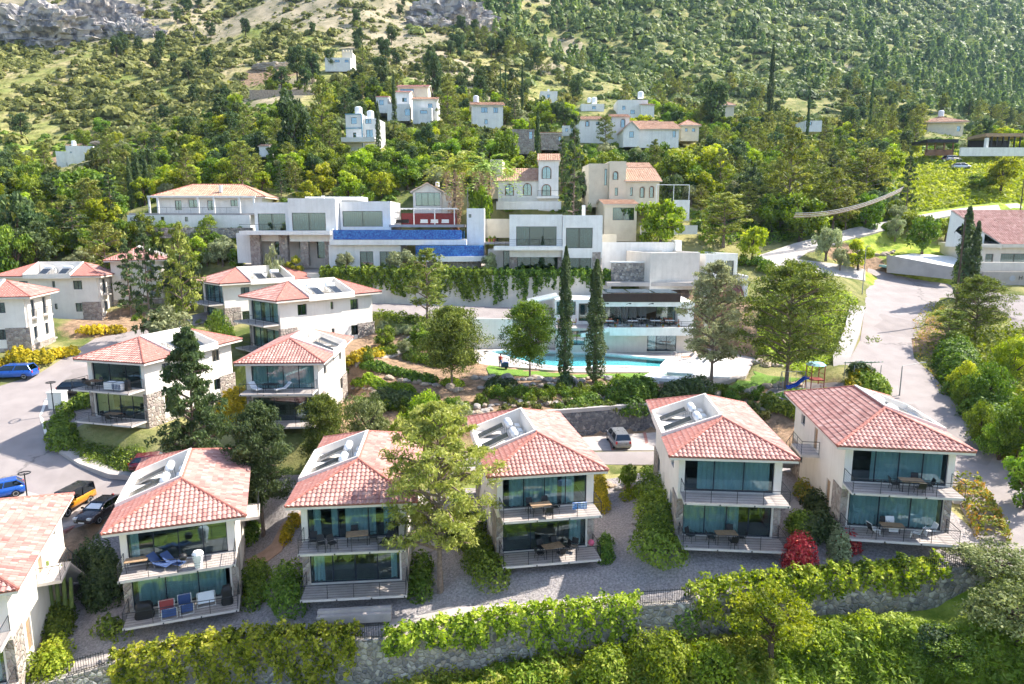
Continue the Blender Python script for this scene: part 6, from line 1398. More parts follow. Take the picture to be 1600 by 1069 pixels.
# ------------------------------------------------------------------ hedges, ivy, mounds
def leaf_cloud(name, P_, nm, S, v, mt, parent, rg, asp=.6): return link_mesh(name, crown_mesh(name, P_, nm, S, v, M[mt], rg, asp), parent)
def ivy(line, hts, drapes, label, mt='leaf_bright', top_w=.9, dens=70, leaf=.12, seed=1, name='hedge', cat='hedge', gaps=0.0):
    """leaves over the top of a wall and hanging down its outer face; line world points (direction keeps high side on the left)"""
    rg = np.random.default_rng(seed); L = dense(line, .5); n = len(L); X = np.array([p[:] for p in L]); T = np.gradient(X[:, :2], axis=0); T /= np.linalg.norm(T, axis=1, keepdims=True); Nr = np.stack([-T[:, 1], T[:, 0]], -1)
    seg = np.linspace(0, 1, len(hts)); f = np.linspace(0, 1, n); Hh = np.interp(f, seg, hts); Dd = np.interp(f, np.linspace(0, 1, len(drapes)), drapes); ln = n * .5
    N_ = int(ln * (top_w + np.mean(hts) * 2 + np.mean(drapes)) * dens); s = rg.uniform(0, n - 1.001, N_); i = s.astype(int); t = s - i
    base = X[i] * (1 - t[:, None]) + X[i+1] * t[:, None]; nr = Nr[i]; h = Hh[i]; d = Dd[i]
    lum = .22 * np.sin(s * .9 + seed) + .16 * np.sin(s * 2.3) + .1 * np.sin(s * 5.1)
    per = top_w + h + h + d; q = rg.random(N_) * per; off = np.zeros(N_); z = np.zeros(N_); no = np.zeros((N_, 3))
    a = q < h; off[a] = top_w * .75; z[a] = q[a]; no[a] = np.concatenate([nr[a], np.zeros((a.sum(), 1))], 1)
    b = (q >= h) & (q < h + top_w); off[b] = top_w * .75 - (q[b] - h[b]); z[b] = h[b]; no[b, 2] = 1
    c = q >= h + top_w; off[c] = -top_w * .25; z[c] = h[c] - (q[c] - h[c] - top_w); no[c] = np.concatenate([-nr[c], np.full((c.sum(), 1), .3)], 1)
    ddn = np.clip(-z, 0, None); bulge = .4 * np.sin(s * 1.7 + z * 1.9) + .25 * np.sin(s * 4.3 - z * 3.1) + lum * .9; rag = rg.random(N_)
    keep = ~(c & (z < 0) & ((ddn > d * (.42 + .38 * np.sin(s * 1.1 + seed) ** 2 + .3 * np.sin(s * .37 + seed * 2) + .35 * rag ** 2)) | ((gaps > 0) & (np.sin(s * .55 + seed) + .5 * np.sin(s * 1.3) < gaps * 2 - 1 + .0 * s))))
    off = off - np.where(c, bulge * .5 + .12, 0) ; z = z + np.where(b, bulge * .6, 0) + rg.normal(0, .07, N_)
    P_ = base + np.concatenate([nr * off[:, None] + rg.normal(0, .09, (N_, 2)), z[:, None]], 1)
    P_, no, S = P_[keep], no[keep] + rg.normal(size=(keep.sum(), 3)) * .55, leaf * rg.uniform(.6, 1.35, keep.sum()); v = np.clip(.5 + .16 * np.sin(s[keep] * .83 + z[keep] * 1.6 + seed) + .14 * np.sin(s[keep] * 1.9 - z[keep] * 3.3) + .1 * np.sin(s[keep] * 4.1 + z[keep] * 5.2) + rg.normal(0, .24, keep.sum()), 0, 1)
    o = Vector(X[n//2]); t_ = thing(name, label, cat, o); leaf_cloud('leaves', P_ - np.array(o[:]), no, S, v, mt, t_, rg)
    w_ = MB()   # woody stems that carry the hedge
    for k in range(0, n, 4): p = Vector(X[k]) - o + Vector((Nr[k][0], Nr[k][1], 0)) * .25; w_.tube(p + Vector((0, 0, -.2)), p + Vector((.1, 0, Hh[k] * .8)), .03, .015, 4)
    w_.build('stems', M['bark'], t_); return t_
def wl(key, x0, x1, n=14, lift=0.0):
    pts = WALLS[key][0]; L = dense([(p.x, p.y, p.z) for p in pts], .3); return [p + Vector((0, 0, lift)) for p in L if x0 <= proj(p)[0] <= x1]
ivy(wl('front', 165, 562), [.4, .7, .75, .6], [3.4, 3.6, 3.4, 3.2], 'bright ivy hedge spilling over the wall below the drying rack villa', seed=3, dens=95)
ivy(wl('front', 600, 1002), [.3, .4, .45, .5], [1.0, 1.2, 1.8, 3.0, 3.0], 'long bright ivy hedge over the wall left of the iron fence', seed=4, dens=95)
ivy(wl('front', 1080, 1478), [.8, .9, .6, .6, .5], [2.5, 2.6, 1.1, .9, 1.3, .8], 'ivy hedge over the wall right of the iron fence', seed=5, dens=90, mt='leaf_bright')
ivy(wl('hedge', 500, 770), [.9, 1.0, 1.0], [1.5, 2.2, 3.2, 3.6, 4.0], 'long hanging hedge on the wall below the infinity pool villa', seed=6, dens=75, leaf=.2, mt='leaf_green')
ivy(wl('hedge', 770, 955), [1.0, 1.0, .8], [4.2, 3.6, 2.2, 1.6, 1.0], 'hanging vines on the white wall behind the two cypresses', seed=7, dens=60, leaf=.2, mt='leaf_green', gaps=.18)
ivy([ground(x, y) for x, y in ((590,497),(630,503),(672,508))], [.9, .9], [.1, .1], 'low clipped hedge along the middle road', seed=8, dens=40, leaf=.17, mt='leaf_green', top_w=1.6)
ivy([ground(x, y) for x, y in ((1545,850),(1530,815),(1500,760))][::-1], [1.0, 1.1, 1.0], [.2, .2], 'orange tipped hedge between the right front villa and the road', seed=9, dens=80, leaf=.13, mt='leaf_rust', top_w=1.5)
def mound(pts, rad, hgt, label, mt='leaf_green', dens=90, leaf=.085, seed=1, name='shrub', cat='shrub', lum=.4):
    """rounded clipped planting made of touching domes along ground points (photo px)"""
    rg = np.random.default_rng(seed); W_ = [ground(x, y) for x, y in pts]; L = []
    for i in range(len(W_)):
        L.append(W_[i])
        if i < len(W_) - 1:
            k = int((W_[i+1] - W_[i]).length / (rad * .8)); L += [W_[i].lerp(W_[i+1], (j+1)/(k+1)) for j in range(k)]
    o = W_[0].copy(); P_ = []; Nn = []; Vv = []; 
    for c in L:
        r = rad * rg.uniform(.8, 1.15); h = hgt * rg.uniform(.8, 1.15); cx, cy = c.x + rg.normal(0, rad*.18), c.y + rg.normal(0, rad*.18); n = int(dens * 6 * r * max(r, h)); d = unit(rg, n); d[:, 2] = np.abs(d[:, 2])
        rr_ = 1 + .12 * np.sin(d[:, 0] * 9 + d[:, 1] * 7 + cx) + rg.normal(0, .05, n); p = d * rr_[:, None] * np.array([r, r, h]); p[:, 0] += cx; p[:, 1] += cy; p[:, 2] += zf(np.full(n, cx), np.full(n, cy))
        P_.append(p); Nn.append(d + rg.normal(size=(n, 3)) * .45); Vv.append(np.clip(rg.normal(.5, .1) + rg.normal(0, .2, n), 0, 1))
    P_ = np.concatenate(P_); Nn = np.concatenate(Nn); Vv = np.concatenate(Vv)
    t = thing(name, label, cat, o); leaf_cloud('leaves', P_ - np.array(o[:]), Nn, leaf * rg.uniform(.7, 1.3, len(P_)), Vv, mt, t, rg)
    s = MB()
    for c in L: s.tube(c - o + Vector((0, 0, -.2)), c - o + Vector((.05, .05, hgt * .7)), .04, .02, 4)
    s.build('stems', M['bark'], t); return t
for a in (([(398,895),(402,945)],.85,1.1,'rounded green shrub right of the drying rack villa','leaf_green'),([(450,905),(450,935),(455,955)],1.15,1.2,'rounded green shrubs left of the second front villa','leaf_green'),([(445,850),(455,830),(462,815)],.5,.9,'row of small yellow green shrubs by the path behind the second villa','leaf_yellow'),
    ([(660,890),(664,935)],.85,1.3,'dark green shrub at the right corner of the second front villa','leaf_green'),([(730,830),(740,860),(758,890),(770,905)],1.25,1.3,'curved bank of green shrubs left of the third front villa','leaf_green'),([(945,850),(946,880)],.5,.9,'narrow green shrub right of the third front villa','leaf_green'),
    ([(936,760),(938,785),(942,800)],.55,1.5,'tall yellow green shrub behind the third front villa','leaf_yellow'),([(1028,775),(1024,800),(1028,830),(1030,860),(1042,875)],1.6,1.7,'long bank of billowing green shrubs left of the fourth front villa','leaf_green'),
    ([(165,990),(185,985)],.75,.9,'green shrub at the left corner of the drying rack villa','leaf_green'),([(95,975),(85,1000),(95,960)],.8,1.1,'green hedge beside the cactus villa path','leaf_green'),([(88,1025),(85,1045),(80,1060)],.8,1.2,'lime green hedge at the lower left corner','leaf_bright'),
    ([(130,895),(150,880),(170,900)],1.0,1.8,'dark shaded shrubs between the two left front villas','leaf_dark'),([(150,930),(165,945),(175,925)],1.1,2.2,'tall shaded bush left of the drying rack villa','leaf_dark'),
    ([(1262,830),(1255,845),(1245,825)],.8,1.3,'green shrubs behind the red leaved shrub','leaf_green'),([(1255,772),(1262,785)],.7,1.2,'orange brown bush between the two right front villas','leaf_rust'),([(1275,790),(1285,815),(1275,840),(1300,850)],.9,1.4,'dark green shrubs beside the right front villa','leaf_dark'),
    ([(1242,880),(1236,888),(1250,886)],.85,1.9,'vivid red leaved shrub between the two right front villas','leaf_red'),([(1312,880),(1308,868)],.6,1.9,'grey blue clipped shrub left of the right front villa','leaf_olive'),([(1330,862),(1318,850)],.6,1.2,'dark red leaved bush at the right front villa corner','leaf_red'),
    ([(545,566),(562,562),(572,558)],.9,.9,'bright yellow flowering bush below the sideways villa','leaf_yellow'),([(583,556),(592,553)],.8,.9,'second yellow flowering bush below the sideways villa','leaf_yellow'),([(135,520),(150,521),(158,521)],1.0,1.0,'clipped yellow bush by the small balcony villa','leaf_yellow'),([(175,520),(185,519)],.8,1.0,'small yellow bush right of the clipped one','leaf_yellow'),
    ([(28,563),(45,566),(62,566),(72,563)],1.1,1.2,'big yellow flowering bush above the blue people carrier','leaf_yellow'),([(85,558),(100,555),(115,552)],.9,.9,'yellow flowering border up the left road','leaf_yellow'),([(-5,572),(12,570)],.8,.8,'yellow bush at the left photo edge','leaf_yellow'),
    ([(355,640),(372,625),(362,655)],1.0,1.5,'yellow green bush left of the white lounger villa','leaf_yellow'),([(100,700),(95,680),(100,655),(120,640),(140,632)],1.2,1.3,'dark curved hedge before the villa with towels','leaf_green'),
    ([(560,600),(590,603),(620,608),(640,612)],.8,.7,'lower ribbon of green groundcover in the pool garden','leaf_bright'),([(575,578),(610,582),(640,590),(672,596)],.9,.8,'upper ribbon of dark groundcover in the pool garden','leaf_green'),([(640,560),(665,566),(690,572)],1.0,1.0,'green bank beside the garden path','leaf_green'),([(600,625),(640,632),(680,640)],1.2,1.2,'dark shrubs on the bank below the garden pine','leaf_dark'),([(720,560),(735,568)],1.0,1.1,'shrubs at the left end of the pool lawn','leaf_green'),([(1492,560),(1500,600),(1535,640),(1568,690)],1.9,2.3,'continuous green thicket along the right side of the main road','leaf_green'),([(720,800),(712,820),(705,838)],.8,1.1,'shaded shrubs beside the path behind the tall loose pine','leaf_dark'),([(385,800),(395,820),(388,850)],.8,1.2,'shrubs at the foot of the dense dark conifer','leaf_green'),([(980,780),(1000,770)],.6,.7,'low shrubs at the head of the gravel path','leaf_bright'),([(695,600),(712,602)],.8,.6,'short strip of low green plants under the garden pine','leaf_bright'),
    ([(975,625),(1000,615),(1010,622),(985,632)],1.5,1.9,'large leafy shrub left of the hot tub','leaf_green'),([(1050,628),(1070,622),(1085,620)],1.5,1.9,'large dark shrub right of the leafy one above the parking wall','leaf_dark'),([(960,600),(975,600)],1.0,.9,'round light shrub at the lawn edge','leaf_bright'),([(882,606),(888,604)],.8,1.5,'dark round shrub at the foot of the slimmer cypress','leaf_dark'),
    ([(915,630),(930,628),(900,636)],.9,.9,'green plants on the slope above the parking wall','leaf_green'),([(870,645),(900,642),(930,638),(955,636)],.6,.6,'row of low green plants along the parking wall top','leaf_green'),([(770,608),(790,606)],1.1,1.2,'dark shrub under the round headed tree','leaf_dark'),
    ([(1200,635),(1215,640),(1235,645),(1250,650)],1.0,1.3,'green shrubs behind the roof of the fourth front villa','leaf_green'),([(1345,610),(1360,606),(1370,618)],1.3,1.6,'green bush with yellow flowers by the playground','leaf_green'),([(1332,612),(1340,604),(1352,600)],1.0,1.5,'yellow flowering bush by the playground','leaf_yellow'),
    ([(1340,585),(1355,590)],1.2,1.4,'dark bush beside the green striped roof','leaf_dark'),([(985,752),(978,756)],.5,.6,'small green shrub in the gravel behind the third villa','leaf_green'),([(1010,742),(1020,740)],.6,.7,'small rounded shrubs by the parking verge','leaf_green'),
    ([(1255,1010),(1280,1000)],1.1,1.2,'bright weedy bush below the right wall','leaf_bright'),([(1340,985),(1352,990)],.9,1.2,'lime green bush below the right wall stones','leaf_bright'),([(1000,1050),(1020,1060),(1040,1050)],1.3,2.4,'tall lime bush below the iron fence','leaf_bright'),
    ([(960,1060),(930,1066)],1.2,1.8,'green bush left of the tall lime bush','leaf_bright'),([(1100,1045),(1120,1060)],1.3,1.8,'green bush under the small bright tree','leaf_bright'),([(1060,1000),(1050,1015)],1.0,1.5,'bush at the foot of the iron fence','leaf_green'),
    ([(780,1066),(820,1064),(860,1060)],1.2,1.3,'weedy bushes at the foot of the middle wall','leaf_bright'),([(30,1060),(50,1055)],1.0,1.3,'bushes at the lower left corner under the villa','leaf_bright'),([(1450,1005),(1460,1020)],.9,1.1,'dark green scrub in the hollow','leaf_dark')):
    mound(a[0], a[1], a[2], a[3], a[4], seed=len(a[3]), dens=70 if 'leaf_yellow' != a[4] else 60, leaf=.10 if a[0][0][1] > 740 else .15)
# cactus
c_ = ground(84, 968); t = thing('cactus', 'tall branching green cactus beside the left villa wall', 'cactus', c_); q = MB()
for (dx, h, b_) in ((0, 4.2, 0), (.45, 3.6, .3), (-.55, 3.1, -.4), (.9, 3.9, .6), (-.2, 3.4, -.1), (1.3, 3.0, 1.0)): q.path([(b_*.3, 0, 0), (dx, 0, .9), (dx*1.1, .05, h)], [.14, .15, .10], 9)
q.build('stems', mat('cactus_green', (.2,.26,.07), (.13,.18,.05), rough=.6), t)
sp_ = MB()
for k in range(40): sp_.tube((.2+.02*k%1, -.15, 1+.07*k), (.26+.02*k%1, -.2, 1.04+.07*k), .006, n=3)
sp_.build('spines', M['bark_pale'], t)
# ------------------------------------------------------------------ rocks in the pool garden
def rockmesh(seed):
    bm = bmesh.new(); bmesh.ops.create_icosphere(bm, subdivisions=2, radius=.5)
    for v in bm.verts: v.co *= 1 + .35 * mnoise.noise(v.co * 2.2 + Vector((seed, 0, 0))); v.co.z *= .7
    me = bpy.data.meshes.new('boulder'); bm.to_mesh(me); bm.free(); me.materials.append(M['rock_tan' if seed % 2 else 'rock']); return me
RK = [rockmesh(i) for i in range(6)]; rr = random.Random(9)
def rock(px, py, s, lab, grp):
    p = ground(px, py); o = link_mesh('boulder', RK[rr.randrange(6)]); o.location = p + Vector((0, 0, s * .12)); o.rotation_euler = (0, 0, rr.uniform(0, 6)); o.scale = (s * rr.uniform(.8, 1.4), s, s * rr.uniform(.7, 1.1)); tag(o, lab, 'rock', grp)
for (l, n, s, lab) in (([(735,592),(800,592),(880,596),(960,590)], 34, .9, 'pale garden boulder along the lawn edge'), ([(745,606),(850,603),(940,606),(990,604)], 26, .8, 'pale boulder of the second rock row below the lawn'), ([(740,636),(830,632),(900,628),(955,622)], 24, .75, 'low boulder on the terraced slope above the parking wall'),
    ([(550,606),(585,612),(610,618)], 14, .6, 'small boulder edging the lower groundcover ribbon'), ([(600,592),(650,600),(700,606),(720,612)], 16, .8, 'boulder edging the upper groundcover ribbon'), ([(720,640),(740,650),(765,640)], 12, .8, 'boulder on the bare bank left of the parking wall'),
    ([(1100,618),(1170,612),(1200,606),(1250,600)], 18, .9, 'boulder edging the right lawn'), ([(1070,640),(1130,632),(1200,640)], 14, .7, 'boulder on the slope behind the fourth front villa'), ([(1330,395),(1370,400),(1400,392)], 12, 1.0, 'rock on the bank between the upper and main road'),
    ([(945,758),(960,762),(1000,764)], 9, .6, 'pale rock beside the gravel path behind the third villa'), ([(1180,565),(1200,572),(1225,574)], 8, 1.0, 'rock in the pile under the spreading pine')):
    for k in range(n):
        f = (k + .5) / n * (len(l) - 1); i = min(int(f), len(l) - 2); t_ = f - i; rock(l[i][0]*(1-t_) + l[i+1][0]*t_ + rr.uniform(-3, 3), l[i][1]*(1-t_) + l[i+1][1]*t_ + rr.uniform(-2.5, 2.5), s * rr.uniform(.6, 1.4), lab, lab.replace('boulder', 'boulders') + ' row')
# small garden plants
for (l, n, k_, lab, hh) in (([(745,622),(960,615)], 44, 'shrub', 'small green plant on the terraced slope of the pool garden', 1.0), ([(780,640),(1000,632)], 34, 'scrub', 'low bushy plant near the top of the parking wall', .8), ([(560,635),(730,640)], 40, 'shrub', 'small shrub on the slope below the pool garden ribbons', 1.2),
    ([(1100,622),(1190,614)], 12, 'shrub', 'small shrub at the right lawn border', 1.1), ([(1090,640),(1210,650)], 12, 'scrub', 'scrubby plant behind the fourth front villa roof', 1.2), ([(560,560),(680,540)], 16, 'shrub', 'small shrub by the garden path under the middle road', 1.3), ([(600,515),(720,530)], 18, 'greyb', 'grey shrub between middle road and garden pine', 1.3),
    ([(200,500),(330,512)], 10, 'shrub', 'small shrub along the kerb of the back villas', .9), ([(480,560),(540,575)], 4, 'shrub', 'low plant in the bed beside the white lounger villa', .9), ([(1090,400),(1210,420)], 10, 'shrub', 'bush along the wall of the upper road', 1.8), ([(500,424),(640,426)], 10, 'shrub', 'small shrub on the terrace before the long white villa', 1.3)):
    for i in range(n):
        f = (i + .5) / n; px = l[0][0]*(1-f) + l[1][0]*f + rr.uniform(-6, 6); py = l[0][1]*(1-f) + l[1][1]*f + rr.uniform(-9, 9); p = ground(px, py); kk = k_ + str(rr.randrange({'shrub':3,'scrub':2,'greyb':1}[k_]))
        plant(kk, (p.x, p.y, p.z - .05), hh * rr.uniform(.7, 1.3), hh * rr.uniform(1.1, 2.0), lab, 'shrub', 'shrub', lab + 's', kids=('foliage', 'stem'))
for (x0, x1, y0, y1, n, lab) in ((196, 380, 378, 408, 12, 'tree on the slope below the long bungalow'), (0, 190, 398, 415, 9, 'tree right behind the roofs of the left villas'), (300, 380, 412, 425, 5, 'shrubby tree behind the sideways villas'), (600, 735, 520, 575, 7, 'small tree in the left part of the pool garden')):
    for i in range(n):
        px = x0 + (x1 - x0) * (i + rr.random()) / n; p = ground(px, rr.uniform(y0, y1)); h = rr.uniform(2.2, 4.2) if 'garden' in lab else rr.uniform(3.2, 5.5)
        plant(rr.choice(['green0','green1','olive0','broad1','green2']), (p.x, p.y, p.z - .1), h, h * .95, lab, 'tree', 'slope_tree', lab.replace('tree', 'trees'))
# ------------------------------------------------------------------ village belt: trees between the houses (each a thing)
KEEP = [(1064,190,1092,214,170),(878,194,900,214,170),(1257,186,1285,200,186),(395,300,625,425,96),(515,330,800,425,96),(770,330,945,428,96),(640,285,712,330,118),(768,245,878,322,121),(918,250,1036,345,116),(200,290,412,358,113),(538,165,592,232,154),(584,125,685,195,178),(736,155,790,200,176),(505,75,552,108,228),(86,225,150,264,184),
    (900,182,1072,222,156),(905,150,1022,180,200),(842,136,873,156,220),(796,200,838,232,148),(1446,182,1506,214,220),(1440,215,1500,246,170),(1500,205,1600,246,165),(386,118,492,160,208),(1240,330,1600,425,108),(940,370,1160,445,95),(1420,260,1600,330,150),(1025,285,1092,350,118),
    (0,400,310,520,95),(1180,385,1350,440,105),(1122,160,1150,176,215),(320,255,420,290,112),(700,225,775,310,118),(185,355,400,375,112)]
def blocked(px, pt, pb, w_, D):
    for (x0, y0, x1, y1, Dh) in KEEP:
        if D < Dh + 10 and px + w_/2 > x0 and px - w_/2 < x1 and pb > y0 and pt < y1 - (y1 - y0) * .12 and not (D > Dh + 6): return True
    return False
BW = [(p[0], p[1], 8.0) for p in [(at_d(500,400,105)),(at_d(560,400,105)),(at_d(850,400,103)),(at_d(320,330,125)),(at_d(260,330,124)),(at_d(380,330,124)),(at_d(825,310,130)),(at_d(985,300,128)),(at_d(565,220,162)),(at_d(620,170,191)),(at_d(660,170,188)),(at_d(761,190,185)),(at_d(535,100,240)),(at_d(118,250,195)),(at_d(930,200,172)),(at_d(970,200,172)),(at_d(1010,210,166)),(at_d(1040,210,168)),(at_d(985,170,210)),(at_d(930,170,212)),(at_d(1480,205,230)),(at_d(1465,238,176)),(at_d(1530,240,172)),(at_d(1580,240,172)),(at_d(1580,400,106)),(at_d(680,315,127)),(at_d(990,175,208)),(at_d(820,225,155)),(at_d(1078,205,180)),(at_d(889,205,180)),(at_d(1271,195,196))]]
rs = random.Random(77); placed = []; cnt = {}
LBL = {'broad': ('lime_tree', 'light green leafy tree in the belt between the hillside houses'), 'green': ('leafy_tree', 'mid green leafy tree in the belt between the hillside houses'), 'olive': ('olive_tree', 'grey green olive tree in the belt between the hillside houses'),
       'dark': ('evergreen_tree', 'dark evergreen tree in the belt between the hillside houses'), 'pinef': ('pine_tree', 'olive coloured pine in the belt between the hillside houses'), 'fir': ('conifer_tree', 'dark pointed conifer in the belt between the hillside houses')}
LMK = [(60,50,318,'the corner cliff'),(205,60,318,'the small grey cliff'),(700,30,345,'the ravine rock ridge'),(930,60,430,'the rocky ravine mouth'),(322,320,119,'the long bungalow'),(500,350,108,'the infinity pool villa'),(675,312,122,'the glazed gabled house'),(825,285,125,'the white arched villa'),(985,290,122,'the cream villa'),(565,205,158,'the white tower house'),(635,150,186,'the red roofed house'),(761,180,180,'the square pink roofed house'),(535,92,235,'the battlemented house'),
 (118,245,190,'the lone white house'),(930,200,168,'the wide villa of brown tiles'),(1015,205,160,'the white gabled long house'),(990,165,205,'the terraced white houses'),(850,218,150,'the stone house'),(1480,200,225,'the wide eaved house'),(1465,230,172,'the dark roadside shelter'),(1550,235,168,'the walled hill restaurant'),(1300,330,126,'the hanging cables'),(735,265,120,'the two palms'),(1200,110,215,'the tall lone cypress'),(1140,170,220,'the pink roofed forest house'),(60,380,112,'the left villas'),(440,150,212,'the pale terrace wall'),(1130,340,116,'the upper road wall')]
KN = {'broad':('light green leafy tree'), 'green':'mid green leafy tree', 'olive':'grey green olive tree', 'dark':'dark evergreen tree', 'pinef':'olive coloured pine', 'fir':'dark pointed conifer'}
KN.update({'scrub': 'round scrub bush', 'bush': 'rounded hillside bush', 'fpine': 'forest pine', 'mpine': 'dark mountain pine'})
def near_label(k, px, py, D, s):
    m = min(LMK, key=lambda q: math.hypot(px - q[0], (py - q[1]) * 1.5) + abs(D - q[2]) * .6); far = math.hypot(px - m[0], py - m[1]); dx, dy = px - m[0], py - m[1]
    rel = ('right of ' if dx > 0 else 'left of ') if abs(dx) > abs(dy) * 1.2 else ('uphill of ' if D > m[2] else 'downhill of ')
    return ('big ' if s > 1.07 else 'small ' if s < .83 else 'medium ') + KN[k] + (' close ' if far < 38 else ' some way ' if far < 80 else ' far ') + rel + m[3]
tries = 0
while len(placed) < 860 and tries < 16000:
    tries += 1; D = rs.uniform(104, 218); px = rs.uniform(-40, 1640); p = on_d(px, D); az = p.x / p.y
    if D > 185 and px < 400 and rs.random() < .75: continue
    if D < 122 and 300 < px < 1190: continue
    if D > 150 and px < 300 and rs.random() < .55: continue
    if D < 124 and px > 1190: continue
    if px > 1200 and D < 150 and rs.random() < .0: continue
    if 1395 < px < 1640 and 136 < D < 172: continue
    if any((p.x - x)**2 + (p.y - y)**2 < r*r for x, y, r in BW): continue
    if any((p.x - x)**2 + (p.y - y)**2 < (2.55*s)**2 for x, y, s in placed): continue
    k = rs.choices(['broad','green','olive','dark','pinef','fir'], [27, 29, 12, 11, 17, 4] if px < 1080 else [18, 24, 14, 12, 30, 2])[0]; s = rs.uniform(.65, 1.25) * (1.0 if D < 160 else .95)
    hh = {'broad':5.4,'green':5.8,'olive':4.0,'dark':7.5,'pinef':8.5,'fir':9.0}[k] * s; ww = {'broad':5.4,'green':5.8,'olive':4.6,'dark':5.6,'pinef':5.2,'fir':4.2}[k] * s
    _, fy, dd = proj(p); kk = F / dd
    if blocked(px, fy - hh * kk, fy, ww * kk, D): continue
    placed.append((p.x, p.y, s)); cnt[k] = cnt.get(k, 0) + 1; nm, lb = LBL[k]; lb0 = lb; lb = near_label(k, px, fy - hh*kk/2, D, s)
    plant(k + str(rs.randrange({'broad':3,'green':3,'olive':2,'dark':2,'pinef':3,'fir':2}[k])), (p.x, p.y, p.z - .1), hh, ww, lb, 'tree', nm, lb0.replace('tree', 'trees').replace('conifer ', 'conifers ').replace('pine ', 'pines '))
BAKE_LATER = []
# ------------------------------------------------------------------ mountain scrub and forest
def blob_lib(n, nq, mode, seed):
    out = []
    for i in range(n):
        rg = np.random.default_rng(seed + i)
        if mode == 'dome':
            d = unit(rg, nq); d[:, 2] = np.abs(d[:, 2]); P_ = d * rg.uniform(.7, 1.05, (nq, 1)) * np.array([1, 1, .85]); nm = d + rg.normal(size=d.shape) * .28
        else:
            f = rg.random(nq) ** .8; an = rg.uniform(0, 6.28, nq); r = (1 - f) ** .6 * .9 * rg.uniform(.6, 1.1, nq) + .05; P_ = np.stack([np.cos(an) * r, np.sin(an) * r, .25 + f * 3.2], -1); nm = np.stack([np.cos(an), np.sin(an), .5 + 0 * an], -1) + rg.normal(size=(nq, 3)) * .5
        V, Fc = quads(P_, nm, .34 if mode == 'dome' else .38, rg, .8); out.append((V, Fc, np.clip(rg.normal(.5, .10, nq), 0, 1)))
    return out
def bake(name, lib, X, Y, S, mt, label, rg):
    Z = zf(X, Y); VV = []; AA = []; 
    for i in range(len(X)):
        V, Fc, a = lib[i % len(lib)]; an = rg.uniform(0, 6.28); c, s = math.cos(an), math.sin(an); sc = S[i]
        Q = np.stack([(V[:, 0]*c - V[:, 1]*s) * sc + X[i], (V[:, 0]*s + V[:, 1]*c) * sc + Y[i], V[:, 2] * sc + Z[i] - .1], -1); VV.append(Q); AA.append(np.clip(a + rg.normal(0, .16), 0, 1))
    V = np.concatenate(VV); me = np_mesh(name, V, np.arange(len(V)).reshape(-1, 4), M[mt], np.concatenate(AA)); o = link_mesh(name, me); return tag(o, label, 'vegetation', kind='stuff')
rg = np.random.default_rng(5)
_n = 5200; _D = np.sqrt(rg.uniform(104**2, 222**2, _n)); _p = rg.uniform(-60, 1660, _n); _k = ~((_D < 123) & (_p > 300) & (_p < 1190)) & ~((_D < 128) & (_p > 1190)) & ~((_p > 1395) & (_D > 134) & (_D < 174)); _D, _p = _D[_k], _p[_k]
_X = (_p - 800) / F * _D; _Y = _D * 1.0; _kk = np.array([not any((x - a)**2 + (y - b)**2 < 49 for a, b, r in BW) and not blocked(*(lambda q: (q[0], q[1] - 10, q[1], 14, q[2]))(proj((x, y, zg(x, y))))) for x, y in zip(_X, _Y)])
bake('undergrowth', blob_lib(8, 60, 'dome', 150), _X[_kk], _Y[_kk], rg.uniform(.5, 1.5, int(_kk.sum())), 'leaf_green', 'low undergrowth between the hillside houses', rg)
def hill_points(n, D0, D1, px0, px1, dens):
    D = np.sqrt(rg.uniform(D0**2, D1**2, n)); px = rg.uniform(px0, px1, n); X = (px - 800) / F * D; Y = D * 1.01; 
    nz_ = np.array([mnoise.fractal((x / 28, y / 28, 2), 1.0, 2.0, 4) for x, y in zip(X, Y)]); keep = rg.random(n) < dens(px, D, nz_)
    return X[keep], Y[keep], px[keep], D[keep]
_scr = np.asarray([d.value for d in _me.attributes['scree'].data])
def scree_at(x, y):
    i = np.clip(np.searchsorted(GX, x) - 1, 0, len(GX) - 2); j = np.clip(np.searchsorted(GY, y) - 1, 0, len(GY) - 2); return _scr.reshape(_gx.shape)[j, i]
# left hillside
X, Y, PX, DD = hill_points(15000, 165, 400, -80, 800, lambda p, d, n: np.clip(.5 + n * .9 + (p < 800) * .0 - (d > 300) * .12, .04, 1))
k = (scree_at(X, Y) < .5) | (rg.random(len(X)) < .36); X, Y, PX, DD = X[k], Y[k], PX[k], DD[k]
def free(x, y): return not any((x - a)**2 + (y - b)**2 < 81 for a, b, r in BW)
def inview(px, py): return not any(x0 - 3 < px < x1 + 3 and y0 - 2 < py < y1 + 10 for (x0, y0, x1, y1, Dh) in KEEP)
kk = np.array([free(x, y) and inview(*proj((x, y, zg(x, y)))[:2]) for x, y in zip(X, Y)]); X, Y, PX, DD = X[kk], Y[kk], PX[kk], DD[kk]
od = np.argsort(DD); X, Y, DD, PX = X[od], Y[od], DD[od], PX[od]; SS = rg.gamma(4, .28, len(X)) + .35
for i in range(min(290, len(X))):
    s = SS[i]; plant('scrub%d' % (i % 2), (X[i], Y[i], zg(X[i], Y[i]) - .1), s * 1.5, s * 2.4, near_label('scrub', PX[i], proj((X[i], Y[i], zg(X[i], Y[i])))[1], DD[i], s / 1.4), 'shrub', 'scrub_bush', 'scrub bushes on the dry left slope', kids=('foliage', 'stem'))
n0 = min(290, len(X)); bake('scrubland', blob_lib(8, 64, 'dome', 200), X[n0:], Y[n0:], SS[n0:], 'leaf_scrub', 'scattered scrub over the upper left mountain slope', rg)
